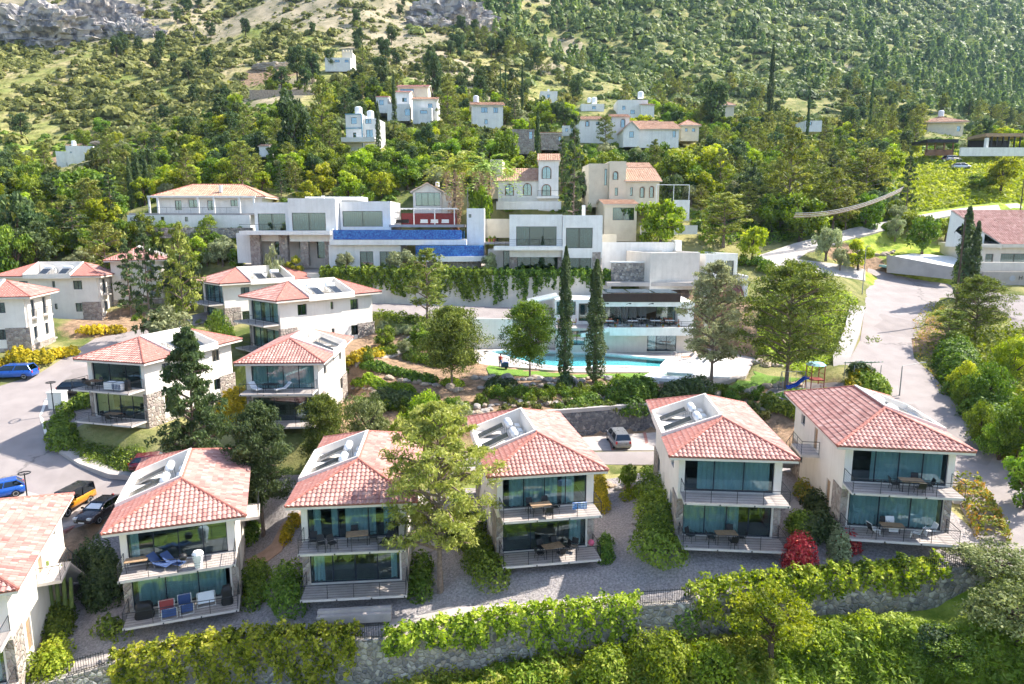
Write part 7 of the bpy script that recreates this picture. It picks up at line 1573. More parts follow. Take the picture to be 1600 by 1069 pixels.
_bx, _by, _bp, _bd = hill_points(16000, 160, 390, -80, 790, lambda p, d, n: np.clip(.5 + n, .1, 1) * np.ones_like(p)); _kk = np.array([free(x, y) for x, y in zip(_bx, _by)]); _bx, _by = _bx[_kk], _by[_kk]
bake('dry_herbs', blob_lib(8, 16, 'dome', 250), _bx, _by, rg.uniform(.25, .7, len(_bx)), 'leaf_scrub', 'low dry herbs over the left mountain slope', rg)
_bx, _by, _bp, _bd = hill_points(22000, 200, 520, 640, 1680, lambda p, d, n: np.clip(.6 + n, .1, 1) * np.ones_like(p)); _kk = np.array([free(x, y) for x, y in zip(_bx, _by)]); _bx, _by = _bx[_kk], _by[_kk]
bake('hillside_herbs', blob_lib(8, 16, 'dome', 260), _bx, _by, rg.uniform(.3, .9, len(_bx)), 'leaf_scrub', 'low herbs and tufts over the right mountain slope', rg)
# right hillside
X, Y, PX, DD = hill_points(24000, 205, 820, 640, 1700, lambda p, d, n: np.clip(.62 + n * .7 - (p < 800) * .25, .05, 1) * np.clip(d / 620 + .35, 0, 1))
k = (scree_at(X, Y) < .55) | (rg.random(len(X)) < .2); X, Y, PX, DD = X[k], Y[k], PX[k], DD[k]
kk = np.array([free(x, y) for x, y in zip(X, Y)]); X, Y, PX, DD = X[kk], Y[kk], PX[kk], DD[kk]
od = np.argsort(DD); X, Y, DD, PX = X[od], Y[od], DD[od], PX[od]; SS = (rg.gamma(4, .36, len(X)) + .7) * np.clip(DD / 330, .9, 1.7)
vis = [i for i in range(len(X)) if DD[i] > 205 and inview(*proj((X[i], Y[i], zg(X[i], Y[i])))[:2])][:290]
for i in vis: plant('scrub%d' % (i % 2), (X[i], Y[i], zg(X[i], Y[i]) - .1), SS[i] * 1.7, SS[i] * 2.4, near_label('bush', PX[i], proj((X[i], Y[i], zg(X[i], Y[i])))[1], DD[i], SS[i] / 2.1), 'shrub', 'hillside_bush', 'rounded bushes on the green right slope', kids=('foliage', 'stem'))
k = np.ones(len(X), bool); k[vis] = False; k &= np.arange(len(X)) > (vis[-1] if vis else 0); bake('hillside_scrub', blob_lib(8, 64, 'dome', 300), X[k], Y[k], SS[k], 'leaf_far', 'dense rounded bushes covering the right mountain slope', rg)
# pines of the forest and along the ravine
X, Y, PX, DD = hill_points(16000, 215, 760, 560, 1700, lambda p, d, n: np.clip(-.16 + n * .8 + .45 * np.exp(-((p - 830) / 110.) ** 2) * (d > 260) + .42 * (p > 1230) * (d > 225) * (d < 560) * np.clip((p - 1230) / 150, 0, 1) + .18 * (p > 1440), 0, 1))
kk = np.array([free(x, y) and scree_at(np.array([x]), np.array([y]))[0] < .8 for x, y in zip(X, Y)]); X, Y, PX, DD = X[kk], Y[kk], PX[kk], DD[kk]
od = np.argsort(DD); X, Y, DD, PX = X[od], Y[od], DD[od], PX[od]; SS = rg.uniform(1.7, 3.3, len(X)) * np.clip(DD / 400, 1, 1.4)
vis = [i for i in range(len(X)) if inview(*proj((X[i], Y[i], zg(X[i], Y[i])))[:2])][:280]
for i in vis: plant('pinef%d' % (i % 3) if i % 4 else 'dark%d' % (i % 2), (X[i], Y[i], zg(X[i], Y[i]) - .1), SS[i] * 3.1, SS[i] * 1.9, near_label('fpine', PX[i], proj((X[i], Y[i], zg(X[i], Y[i])))[1] - 12, DD[i], SS[i] / 2.5), 'tree', 'forest_pine', 'forest pines at the mountain foot')
k = np.ones(len(X), bool); k[vis] = False; k &= np.arange(len(X)) > (vis[-1] if vis else 0); bake('pine_forest', blob_lib(8, 60, 'cone', 400), X[k], Y[k], SS[k] * .9, 'leaf_far', 'pine forest over the far mountain slopes', rg)
# pines dotted over the left slope
for i in range(60):
    D = rs.uniform(200, 360); px = rs.choice([rs.uniform(180, 330), rs.uniform(380, 780), rs.uniform(560, 760)]); p = on_d(px, D); s = rs.uniform(.7, 1.3)
    if blocked(px, proj(p)[1] - 20, proj(p)[1], 12, D): continue
    plant('dark%d' % (i % 2), (p.x, p.y, p.z - .2), 7 * s, 4.5 * s, near_label('mpine', px, proj(p)[1] - 8, D, s), 'tree', 'mountain_pine', 'dark pines on the bare mountainside')
# ------------------------------------------------------------------ grass and ground cover
def grass_on(name, poly, z, n, mt, label, hgt=.25, seed=1, lf=.16):
    rg = np.random.default_rng(seed); pts = [ground(x, y) for x, y in poly]; xs = [p.x for p in pts]; ys = [p.y for p in pts]; X = rg.uniform(min(xs), max(xs), n * 2); Y = rg.uniform(min(ys), max(ys), n * 2); m = inside(X, Y, pts); X, Y = X[m], Y[m]
    nz_ = np.array([mnoise.fractal((x / 1.6, y / 1.6, 1), 1, 2, 3) for x, y in zip(X, Y)]); Z = zf(X, Y) + rg.uniform(.02, hgt, len(X)) * (1 + nz_ * .9).clip(.2, 3)
    P_ = np.stack([X, Y, Z], -1); nm = np.stack([rg.normal(0, .6, len(X)), rg.normal(0, .6, len(X)), np.ones(len(X)) * .7], -1)
    me = crown_mesh(name, P_, nm, lf * rg.uniform(.6, 1.3, len(X)), np.clip(.5 + nz_ * .5 + rg.normal(0, .16, len(X)), 0, 1), M[mt], rg, .35); return tag(link_mesh(name, me), label, 'ground cover', kind='stuff')
grass_on('ground_cover', [(92,660),(100,715),(150,738),(235,752),(240,715),(215,700),(180,700),(130,690)], 1, 9000, 'leaf_green', 'dark green ground cover inside the curved kerb', .35, 1, .15)
grass_on('wild_grass', [(560,1062),(1700,960),(1800,1400),(300,1400),(-100,1100)], 1, 60000, 'grass', 'bright wild grass below the front wall', .7, 2, .2)
grass_on('wild_grass', [(1215,985),(1440,975),(1500,1100),(1230,1110)], 1, 15000, 'grass', 'sunny yellow grass in the clearing below the right wall', .55, 12, .16)
grass_on('wild_grass', [(560,1058),(900,1010),(1180,1000),(1220,1110),(560,1110)], 1, 15000, 'grass', 'rank green grass at the foot of the middle wall', .8, 13, .17)
grass_on('wild_grass', [(1230,440),(1340,470),(1330,560),(1260,590),(1180,560),(1190,470)], 1, 9000, 'grass', 'grass and weeds on the bank left of the main road', .5, 3, .22)
grass_on('dry_weeds', [(1425,505),(1455,470),(1480,480),(1470,560),(1520,640),(1580,730),(1560,720),(1500,655),(1455,600),(1430,560)], 1, 9000, 'leaf_rust', 'brown dry weeds along the right edge of the main road', .4, 4, .18)
grass_on('meadow_grass', [(1330,262),(1420,240),(1620,250),(1620,318),(1500,322),(1400,335),(1330,330)], 1, 26000, 'grass', 'yellow green meadow grass under the roadside cafe', .7, 5, .45)
grass_on('road_bank_scrub', [(1480,500),(1640,520),(1800,900),(1620,800),(1560,700),(1500,620)], 1, 26000, 'leaf_green', 'tangled green undergrowth covering the bank right of the road', 1.4, 6, .26)
grass_on('undergrowth', [(1110,300),(1240,290),(1400,300),(1400,335),(1300,362),(1200,385),(1090,385)], 1, 16000, 'leaf_green', 'undergrowth above the upper road', 1.2, 7, .35)
# ------------------------------------------------------------------ vehicles
def paint(name, c):
    if name in M: return M[name]
    m, nt, b = _new(name); b.inputs['Base Color'].default_value = (*c, 1); b.inputs['Roughness'].default_value = .28; b.inputs['Metallic'].default_value = .25; b.inputs['Coat Weight'].default_value = .6
    tc = N(nt, 'ShaderNodeTexCoord'); nz = N(nt, 'ShaderNodeTexNoise'); nz.inputs['Scale'].default_value = 3; nt.links.new(tc.outputs['Object'], nz.inputs['Vector'])
    mr = N(nt, 'ShaderNodeMapRange'); mr.inputs['To Min'].default_value = .2; mr.inputs['To Max'].default_value = .4; nt.links.new(nz.outputs[0], mr.inputs[0]); nt.links.new(mr.outputs[0], b.inputs['Roughness']); M[name] = m; return m
mat('lamp_red', (.5, .02, .02), rough=.3); mat('lamp_clear', (.75, .78, .8), rough=.15); mat('alloy', (.45, .46, .48), rough=.35, metal=.6)
def car(kind, centre, direction, color, label, group=None, roofc=None, scale=1.0):
    """x = forward; profile stations give hood, cabin and tail"""
    d = Vector(direction); rz = math.atan2(d.y, d.x); t = thing('parked_car', label, 'car', centre, rz, group); t.scale = (scale,)*3
    P_ = {'hatch': dict(L=4.0, W=.87, prof=[(-2.0,.35,.55,.80),(-1.96,.30,.95,.84),(-1.5,.28,1.0,.87),(0,.24,.98,.87),(.9,.24,.96,.87),(1.55,.26,.86,.85),(1.9,.30,.72,.78),(2.0,.36,.55,.66)], cab=(-1.92,-1.45,.35,1.15,1.0,1.48)),
          'mpv': dict(L=4.4, W=.9, prof=[(-2.2,.35,.6,.80),(-2.16,.30,1.0,.86),(-1.6,.28,1.06,.9),(0,.24,1.04,.9),(1.1,.24,1.02,.9),(1.75,.26,.88,.88),(2.1,.30,.72,.8),(2.2,.36,.56,.7)], cab=(-2.1,-1.75,.7,1.6,1.04,1.64)),
          'sedan': dict(L=4.7, W=.9, prof=[(-2.35,.35,.6,.78),(-2.3,.30,.95,.84),(-1.6,.28,1.0,.9),(0,.24,.97,.9),(.9,.24,.95,.9),(1.7,.26,.86,.88),(2.2,.30,.72,.8),(2.35,.36,.54,.68)], cab=(-1.75,-1.05,.3,1.15,.98,1.42)),
          'jeep': dict(L=4.2, W=.88, prof=[(-2.1,.5,.6,.86),(-2.08,.48,1.12,.88),(-1.5,.45,1.14,.88),(0,.45,1.14,.88),(.75,.45,1.12,.86),(1.85,.5,1.06,.78),(1.95,.52,.95,.76),(1.97,.55,.75,.72)], cab=(-2.05,-2.0,.55,.8,1.13,1.84))}[kind]
    W_ = P_['W']; vs = []; st = P_['prof']
    for (x, zb, zt_, w_) in st:
        for (a, b_) in ((-.86, zb), (-1, zb + .12), (-1, (zb + zt_) / 2), (-.94, zt_ - .04), (-.80, zt_), (0, zt_ + .035), (.80, zt_), (.94, zt_ - .04), (1, (zb + zt_) / 2), (1, zb + .12), (.86, zb)): vs.append((x, a * w_, b_))
    n = 11; fs = []
    for i in range(len(st) - 1):
        for k in range(n): fs.append((i*n+k, (i+1)*n+k, (i+1)*n+(k+1) % n, i*n+(k+1) % n))
    fs += [tuple(range(n)), tuple(range((len(st)-1)*n + n - 1, (len(st)-1)*n - 1, -1))]
    mb = MB(); mb.add(vs, fs); body = mb.build('body', paint('paint_' + color[0], color[1]), t, smooth=True)
    x0, x1, x2, x3, zl, zr = P_['cab']; wb, wt = W_ * .92, W_ * (.72 if kind != 'jeep' else .84)
    g = MB(); B_ = [(x0, -wb, zl), (x3, -wb * .96, zl - .02), (x3, wb * .96, zl - .02), (x0, wb, zl)]; T_ = [(x1, -wt, zr - .05), (x2, -wt, zr - .05), (x2, wt, zr - .05), (x1, wt, zr - .05)]
    g.add(B_ + T_, [(0,1,5,4),(1,2,6,5),(2,3,7,6),(3,0,4,7),(4,5,6,7)]); gl_ = g.build('windows', M['car_glass'], t)
    # dark cabin behind the glass
    c_ = MB(); c_.add([(p[0]*.96 + .03, p[1]*.93, p[2] - .03) for p in B_ + T_], [(0,1,5,4),(1,2,6,5),(2,3,7,6),(3,0,4,7),(4,5,6,7)]); c_.build('cabin', M['black_plastic'], t)
    r = MB(); r.add([(x1-.05, -wt-.02, zr-.06), (x2+.06, -wt-.02, zr-.06), (x2+.06, wt+.02, zr-.06), (x1-.05, wt+.02, zr-.06), (x1, -wt*.85, zr), (x2-.05, -wt*.85, zr), (x2-.05, wt*.85, zr), (x1, wt*.85, zr)], [(0,1,5,4),(1,2,6,5),(2,3,7,6),(3,0,4,7),(4,5,6,7),(3,2,1,0)])
    for s in (-1, 1):
        for (a, b_) in (((x0, s*wb, zl-.02), (x1, s*wt, zr-.05)), ((x3, s*wb*.96, zl-.04), (x2, s*wt, zr-.05)), (((x0+x3)/2, s*wb, zl-.02), ((x1+x2)/2, s*wt, zr-.05))): r.tube(a, b_, .045, n=5)
    r.build('roof', paint('paint_' + (roofc or color)[0], (roofc or color)[1]), t)
    R_w = .40 if kind == 'jeep' else .32
    for xx in (-P_['L']*.31, P_['L']*.31):
        for s in (-1, 1):
            wl_ = MB(); wl_.lathe([(R_w*.62, -.10), (R_w, -.10), (R_w*1.02, 0), (R_w, .10), (R_w*.62, .10)], (xx, s*(W_-.10), R_w), 18, 'Y'); w0 = wl_.build('wheel', M['rubber'], t, smooth=False)
            rm = MB(); rm.lathe([(0, -.085), (R_w*.64, -.105), (R_w*.64, .105), (0, .085)], (xx, s*(W_-.10), R_w), 12, 'Y'); rm.build('rim', M['alloy'], w0)
    xf = st[-1][0]; 
    for s in (-1, 1):
        h_ = MB(); h_.cbox((xf-.14, s*W_*.66, .70 if kind != 'jeep' else .86), (.22, .3, .15)); h_.build('headlight', M['lamp_clear'], t)
        q = MB(); q.cbox((st[0][0]+.03, s*W_*.78, .84), (.12, .18, .26)); q.build('tail_light', M['lamp_red'], t)
        mi_ = MB(); mi_.cbox((x3-.25, s*(W_+.08), zl+.06), (.12, .18, .14)); mi_.build('mirror', paint('paint_' + color[0], color[1]), t)
    pl = MB(); pl.cbox((xf+.0, 0, .42), (.03, .5, .12)); pl.cbox((st[0][0]-.0, 0, .62), (.03, .5, .12)) if 0 else None; pl.build('number_plate', M['white_paint'], t)
    gr = MB(); gr.cbox((xf-.04, 0, .58), (.1, .8 if kind != 'jeep' else 1.0, .16)); gr.build('grille', M['black_plastic'], t)
    if kind == 'jeep':
        sp = MB(); sp.lathe([(.2,-.11),(.38,-.11),(.4,0),(.38,.11),(.2,.11)], (-2.22, .1, .95), 16, 'X'); sp.build('spare_wheel', M['rubber'], t)
        for s in (-1, 1):
            fn = MB(); fn.cbox((1.3, s*.93, .92), (1.0, .22, .07)); fn.build('fender', M['black_plastic'], t)
    if kind == 'sedan':
        q = MB(); q.slab([(x3-.12, -.62, zl+.10), (x3-.12, .62, zl+.10), (x2+.18, .5, zr-.12), (x2+.18, -.5, zr-.12)], .02); q.build('sunshade', M['white_cloth'], t)
    return t
BLUE = ('blue', (.01, .09, .42)); BLACK = ('black', (.012, .013, .018)); ORANGE = ('orange', (.62, .25, .015)); BROWN = ('brown', (.035, .022, .024)); SILVER = ('silver', (.24, .24, .25)); MAROON = ('maroon', (.12, .01, .02)); WHITE = ('white', (.7, .7, .7))
def on_pad(px, py, z): p = at_z(px, py, z); q = ground(px, py); return q
def carp(px, py, z): p = at_z(px, py, z); return Vector((p.x, p.y, z))
def padz(key, p): return float(PADS[key][1]([p.x], [p.y])[0]) + .03
def on_road(px, py, key='road_left'):
    p = ground(px, py); ins = inside(np.array([p.x]), np.array([p.y]), PADS[key][0])[0]
    if ins:
        for _ in range(4): z = padz(key, p); q = at_z(px, py, z); p = p.lerp(q, .6)
        return Vector((p.x, p.y, padz(key, p)))
    return Vector((p.x, p.y, p.z + .02))
car('sedan', on_road(160, 806), (-.12, -1, 0), BROWN, 'dark brown saloon with a silver sunshade beside the orange off roader')
car('jeep', on_road(110, 797), (-.1, -1, 0), ORANGE, 'orange boxy off roader with black hardtop', roofc=BLACK)
car('hatch', on_road(-4, 778), (-.75, -.65, 0), BLUE, 'bright blue hatchback cut off by the photo edge beside a ring lamp')
car('mpv', on_road(24, 591), (-1, -.14, 0), BLUE, 'blue people carrier parked below the big yellow bushes')
car('hatch', on_road(128, 616), (1, .22, 0), BLACK, 'black hatchback parked behind the villa with towels', scale=1.08)
car('hatch', on_road(243, 733), (1, .35, 0), MAROON, 'maroon car mostly hidden behind the first front villa roof')
car('mpv', on_road(966, 694, 'parking_bays'), (-.08, 1, 0), SILVER, 'silver car alone in the parking bay below the dark stone wall', scale=.95)
for (px, py, D, dr, cl, lb) in ((985, 378, 113, (1, .2, 0), SILVER, 'silver car half hidden beside the cream annex'), (1487, 246, 170, (1, .1, 0), SILVER, 'silver estate car parked by the hill restaurant wall'), (1502, 256, 164, (1, -.2, 0), WHITE, 'white low car on the meadow edge below the silver estate'),
    (1383, 252, 172, (.9, .3, 0), WHITE, 'white car among the trees left of the roadside shelter'), (1407, 256, 168, (.4, 1, 0), BROWN, 'dark car beside the white car near the roadside shelter'), (785, 352, 118, (1, 0, 0), WHITE, 'white car top showing behind the cream terrace wall')):
    p = on_d(px, D); car('hatch' if cl != SILVER else 'mpv', p + Vector((0, 0, .02)), dr, cl, lb)
# ------------------------------------------------------------------ lamps, poles, cables
def ring_lamp(foot, h, label):
    t = thing('street_lamp', label, 'street lamp', foot); q = MB(); q.tube((0,0,-.2), (0,0,h), .06, .045, 8); q.lathe([(.12,0),(.12,.25),(.07,.3)], (0,0,0), 10); q.build('post', M['dark_metal'], t)
    r = MB(); prev = None
    for i in range(21):
        a = 2*math.pi*i/20; c = Vector((.42*math.cos(a), .42*math.sin(a), h + .03))
        if prev is not None: r.tube(prev, c, .05, n=6)
        prev = c
    r.tube((-.4, 0, h+.03), (.4, 0, h+.03), .02); r.build('lamp_ring', M['dark_metal'], t)
p = on_road(86, 657); ring_lamp(p + Vector((.0, 0, .1)), 3.9, 'ring headed street lamp on the curved kerb'); p = on_road(47, 812); ring_lamp(p, 4.0, 'ring headed street lamp between the blue hatchback and orange off roader')
def arm_lamp(px, py, pt, D, arm, label, key=None):
    foot = on_d(px, D) if D else ground(px, py); k = proj(foot)[2] / F; h = (proj(foot)[1] - pt) * k; t = thing('street_lamp', label, 'street lamp', foot)
    q = MB(); q.tube((0,0,-.2), (0,0,h), .07, .05, 7); q.tube((0,0,h), (arm[0], arm[1], h + .25), .035, n=6); q.build('post', M['grey_metal'], t); l_ = MB(); l_.cbox((arm[0]*1.12, arm[1]*1.12, h + .27), (.55, .22, .09), math.atan2(arm[1], arm[0])); l_.build('lamp_head', M['grey_metal'], t)
arm_lamp(1405, 622, 571, None, (2.1, .4), 'bent arm street lamp at the verge of the main road'); arm_lamp(1347, 460, 388, None, (.25, -.1), 'straight grey lamp post at the road junction'); arm_lamp(732, 330, 297, 119, (1.2, .3), 'bent arm lamp behind the terrace tower')
def pole(px, D, pt, label, r=.12, wood=True, cross=True):
    f_ = on_d(px, D); h = (proj(f_)[1] - pt) * D / F; t = thing('utility_pole', label, 'pole', f_); q = MB(); q.tube((0,0,-.3), (0,0,h), r, r*.7, 7); q.build('post', M['bark' if wood else 'grey_metal'], t)
    if cross: c = MB(); c.box(-.8, .8, -.06, .06, h-.5, h-.38); c.build('crossarm', M['bark'], t)
    return f_ + Vector((0, 0, h))
a1 = pole(1492, 92, 342, 'brown wooden pole beside the tall tavern cypress', .16, cross=False); a2 = pole(1594, 140, 279, 'wooden utility pole at the far right of the upper road'); a3 = pole(827, 151, 192, 'thin pole before the stone house', .09, cross=False)
cb = thing('cable_bundle', 'sagging bundle of pale cables across the dark trees right of the village', 'cables', at_d(1245, 336, 112)); 
for k in range(9):
    A_, B_ = at_d(1243, 333 + k*.9, 112) - cb.location, at_d(1412, 292 + k*.9, 122) - cb.location; prev = None; q = MB()
    for i in range(15):
        f = i/14; c = A_.lerp(B_, f) + Vector((0, k*.12, -1.2*4*f*(1-f)))
        if prev is not None: q.tube(prev, c, .035, n=4, cap=False)
        prev = c
    q.build('cable', M['wood_pale'] if k % 3 else M['white_cloth'], cb)
# ------------------------------------------------------------------ iron fences on the front wall
def fence(x0, x1, label, key='front', h=1.0):
    L = wl(key, x0, x1); t = thing('iron_fence', label, 'fence', L[len(L)//2]); o = L[len(L)//2]; pts = [p - o + Vector((0, 0, .1)) for p in L[::3]] + [L[-1] - o + Vector((0, 0, .1))]
    q = MB()
    for i in range(len(pts)-1):
        for z_ in (.15, h-.1): q.tube(pts[i] + Vector((0,0,z_)), pts[i+1] + Vector((0,0,z_)), .022, n=4)
        a, b_ = pts[i], pts[i+1]; k = max(1, int((b_-a).length/.13))
        for j in range(k): p = a.lerp(b_, j/k); q.tube(p, p + Vector((0,0,h)), .013, n=4)
    q.build('railing', M['dark_metal'], t)
fence(556, 606, 'short black iron fence between the two ivy hedges'); fence(996, 1084, 'black iron fence between the long hedge and the right hedge'); fence(1440, 1520, 'black iron fence below the right front villa'); fence(100, 172, 'black iron fence at the lower left wall end')
# ------------------------------------------------------------------ balcony furniture
def wpos(v, x, y, z):
    ox, oy, oz, h = VS[v]; c, s = math.cos(h), math.sin(h); return Vector((ox + x*c - y*s, oy + x*s + y*c, oz + z))
LV = (.805, 3.955)
def table(v, lv, x, y, label, rot=0, sz=(1.4, .8), top='wood_pale'):
    t = thing('table', label, 'table', wpos(v, x, y, LV[lv]), VS[v][3] + rot); q = MB(); q.box(-sz[0]/2, sz[0]/2, -sz[1]/2, sz[1]/2, .70, .745); q.build('table_top', M[top], t)
    for a in (-1, 1):
        for b_ in (-1, 1): l_ = MB(); l_.tube((a*(sz[0]/2-.08), b_*(sz[1]/2-.08), 0), (a*(sz[0]/2-.08), b_*(sz[1]/2-.08), .70), .02, n=6); l_.build('leg', M['black_plastic'], t)
    return t
def chair(v, lv, x, y, label, rot=0, mt='black_plastic', cloth=None):
    t = thing('chair', label, 'chair', wpos(v, x, y, LV[lv]), VS[v][3] + rot); q = MB(); q.box(-.24, .24, -.23, .23, .42, .46); q.build('seat', M[mt], t)
    q = MB(); q.slab([(-.23, .24, .5), (.23, .24, .5), (.22, .36, .9), (-.22, .36, .9)], .03); q.build('backrest', M[mt], t)
    for a in (-1, 1):
        for b_ in (-1, 1): l_ = MB(); l_.tube((a*.25, b_*.26, 0), (a*.22, b_*.2, .43), .015, n=5); l_.build('leg', M['black_plastic'], t)
        l_ = MB(); l_.path([(a*.26, -.2, .44), (a*.27, -.2, .64), (a*.27, .27, .66)], .015, 5); l_.build('armrest', M['black_plastic'], t)
    if cloth:
        o = thing('towel', cloth, 'towel', wpos(v, x, y, LV[lv]), VS[v][3] + rot); q = MB(); q.slab([(-.3, -.3, .49), (.3, -.3, .49), (.3, .24, .5), (-.3, .24, .5)], .02); q.slab([(-.29, .22, .5), (.29, .22, .5), (.28, .36, .96), (-.28, .36, .96)], .02); q.slab([(-.3, -.32, .14), (.3, -.32, .12), (.3, -.3, .49), (-.3, -.3, .49)], .02); q.build('cloth', M['white_cloth'], o)
    return t
VN = {'v1': 'the drying rack villa', 'v2': 'the second front villa', 'v3': 'the third front villa', 'v4': 'the fourth front villa', 'v5': 'the right front villa', 'vc': 'the villa with towels', 'vd': 'the white lounger villa'}
LN = ('lower', 'upper')
def dining(v, lv, x, y, rot, chairs, top='wood_pale'):
    table(v, lv, x, y, f'rectangular table on the {LN[lv]} deck of {VN[v]}', rot, top=top); nm = ('left of', 'right of', 'behind', 'in front of', 'behind left end of', 'behind right end of')
    for i in chairs:
        dx, dy, r = ((-1.0, 0, math.pi/2), (1.0, 0, -math.pi/2), (-.2, .62, 0), (.3, -.62, math.pi), (-.55, .62, 0), (.55, .62, 0))[i]; c, s = math.cos(rot), math.sin(rot)
        chair(v, lv, x + dx*c - dy*s, y + dx*s + dy*c, f'black chair {nm[i]} table, {LN[lv]} deck of {VN[v]}', rot + r)
dining('v5', 1, .4, -.3, 0, (0, 3, 5, 1)); dining('v5', 0, -.5, -.35, 0, (2,))
for i, (x, y, r, q_) in enumerate(((-1.7, -.5, 1.9, 'leftmost'), (-.3, .25, .1, 'middle rear'), (.9, -.7, -2.2, 'front right'), (1.9, -.1, -1.5, 'rightmost'))): chair('v5', 0, x, y, f'{q_} black towel draped chair, lower deck of the right front villa', r, cloth=f'white towel over the {q_} chair of the right front villa lower deck')
dining('v4', 0, -.3, -.3, .1, (0, 3, 1, 5)); chair('v4', 0, -2.6, -.2, 'single black chair at the left rail of the lower deck of the fourth front villa', .8)
dining('v3', 1, -.6, -.4, .1, (4, 3, 5, 1)); dining('v3', 0, .3, -.2, .25, (0, 3, 1, 4, 5)); chair('v3', 0, 1.9, .1, 'black chair near the pink ball on the third front villa', -.5)
dining('v2', 1, .3, -.1, .1, (2, 1)); 
for i, (x, y, q_) in enumerate(((-2.5, -.2, 'first'), (-1.9, -.7, 'second'), (-1.2, -.7, 'third'))): chair('v2', 1, x, y, f'{q_} black wire chair from the left rail, upper deck, second front villa', .3*i)
table('v1', 1, -2.4, .0, 'pale wooden table at the left rail of the upper deck of the drying rack villa', 0, (1.3, .7), 'wood_pale')
dining('vc', 1, -1.6, -.2, 0, (0, 2, 3), 'wood'); dining('vc', 0, .2, -.2, 0, (0, 1, 3)); dining('vd', 1, -.8, -.2, 0, (), 'black_plastic')
def lounger(v, lv, x, y, rot, label, mt='white_cloth'):
    t = thing('sun_lounger', label, 'sun lounger', wpos(v, x, y, LV[lv]), VS[v][3] + rot); q = MB(); q.slab([(-.3, -.8, .34), (.3, -.8, .34), (.3, .2, .36), (-.3, .2, .36)], .05); q.build('seat', M[mt], t); q = MB(); q.slab([(-.3, .2, .37), (.3, .2, .37), (.3, .75, .85), (-.3, .75, .85)], .05); q.build('backrest', M[mt], t)
    for a in (-1, 1):
        for b_ in (-.7, .15): l_ = MB(); l_.tube((a*.28, b_, 0), (a*.28, b_, .33), .02, n=5); l_.build('leg', M['grey_metal'], t)
lounger('vd', 1, -2.3, -.1, .8, 'white sun lounger at the left end of the white lounger villa deck'); lounger('vd', 1, .3, -.2, -.9, 'white sun lounger right of the table on the white lounger villa deck')
lounger('v1', 1, -1.1, -.1, .9, 'dark folding lounger with white trim on the upper deck of the drying rack villa', 'blue_fabric'); lounger('v1', 1, -.3, -.2, .9, 'second folding lounger nearer the kettle grill on the drying rack villa', 'blue_fabric'); lounger('v2', 1, 2.3, -.3, -.4, 'black reclining garden chair at the right rail of the second front villa', 'black_plastic')
t = thing('kettle_grill', 'small black kettle grill on the upper deck of the drying rack villa', 'grill', wpos('v1', .35, -.6, LV[1])); q = MB(); q.lathe([(0,.55),(.2,.58),(.27,.75),(.2,.92),(0,.97)], n=14); q.build('bowl', M['black_plastic'], t, smooth=True)
for a in range(3): l_ = MB(); l_.tube((.12*math.cos(a*2.1), .12*math.sin(a*2.1), .6), (.25*math.cos(a*2.1), .25*math.sin(a*2.1), 0), .014, n=5); l_.build('leg', M['grey_metal'], t)
t = thing('parasol_cloth', 'white cloth hung over a stand on the upper deck of the drying rack villa', 'cloth', wpos('v1', 1.25, -.9, LV[1])); rg_ = random.Random(4); q = MB(); q.lathe([(.0, 1.15), (.26, 1.12), (.36, .95), (.33, .7), (.27, .4), (.24, .1), (.2, -.2)], n=9); q.build('cloth', M['white_cloth'], t)
for i, (x, y, w_, h_, mt, lb) in enumerate(((-.9, -.2, .9, .95, 'red_paint', 'white framed drying rack hung with a dark red towel'), (.1, .2, .8, .95, 'blue_fabric', 'tall white framed drying rack hung with blue cloth'), (-.7, -.75, .9, .6, 'blue_fabric', 'low white drying rack hung with blue cloth at the rail'), (.3, -.5, .8, .6, 'blue_fabric', 'low drying rack behind the rail in the middle'), (1.4, .1, 1.1, .9, 'tank_white', 'drying rack covered by a pale green sheet'))):
    t = thing('drying_rack', lb, 'drying rack', wpos('v1', x, y, LV[0]), VS['v1'][3] + .1); q = MB()
    for s in (-1, 1):
        q.path([(s*w_/2, -.3, 0), (s*w_/2, .0, h_), (s*w_/2, .3, 0)], .016, 5)
    for j in range(5): q.tube((-w_/2, -.05+.05*j*.5, h_ - .02*j), (w_/2, -.05+.05*j*.5, h_ - .02*j), .01, n=4)
    q.tube((-w_/2, -.3, .02), (w_/2, -.3, .02), .016, n=5); q.build('frame', M['white_paint'], t); c_ = MB(); c_.slab([(-w_*.45, -.24, h_*.25), (w_*.45, -.24, h_*.25), (w_*.45, -.02, h_+.02), (-w_*.45, -.02, h_+.02)], .02); c_.slab([(-w_*.45, .0, h_+.03), (w_*.45, .0, h_+.03), (w_*.45, .12, h_*.6), (-w_*.45, .12, h_*.6)], .02); c_.build('laundry', M[mt], t)
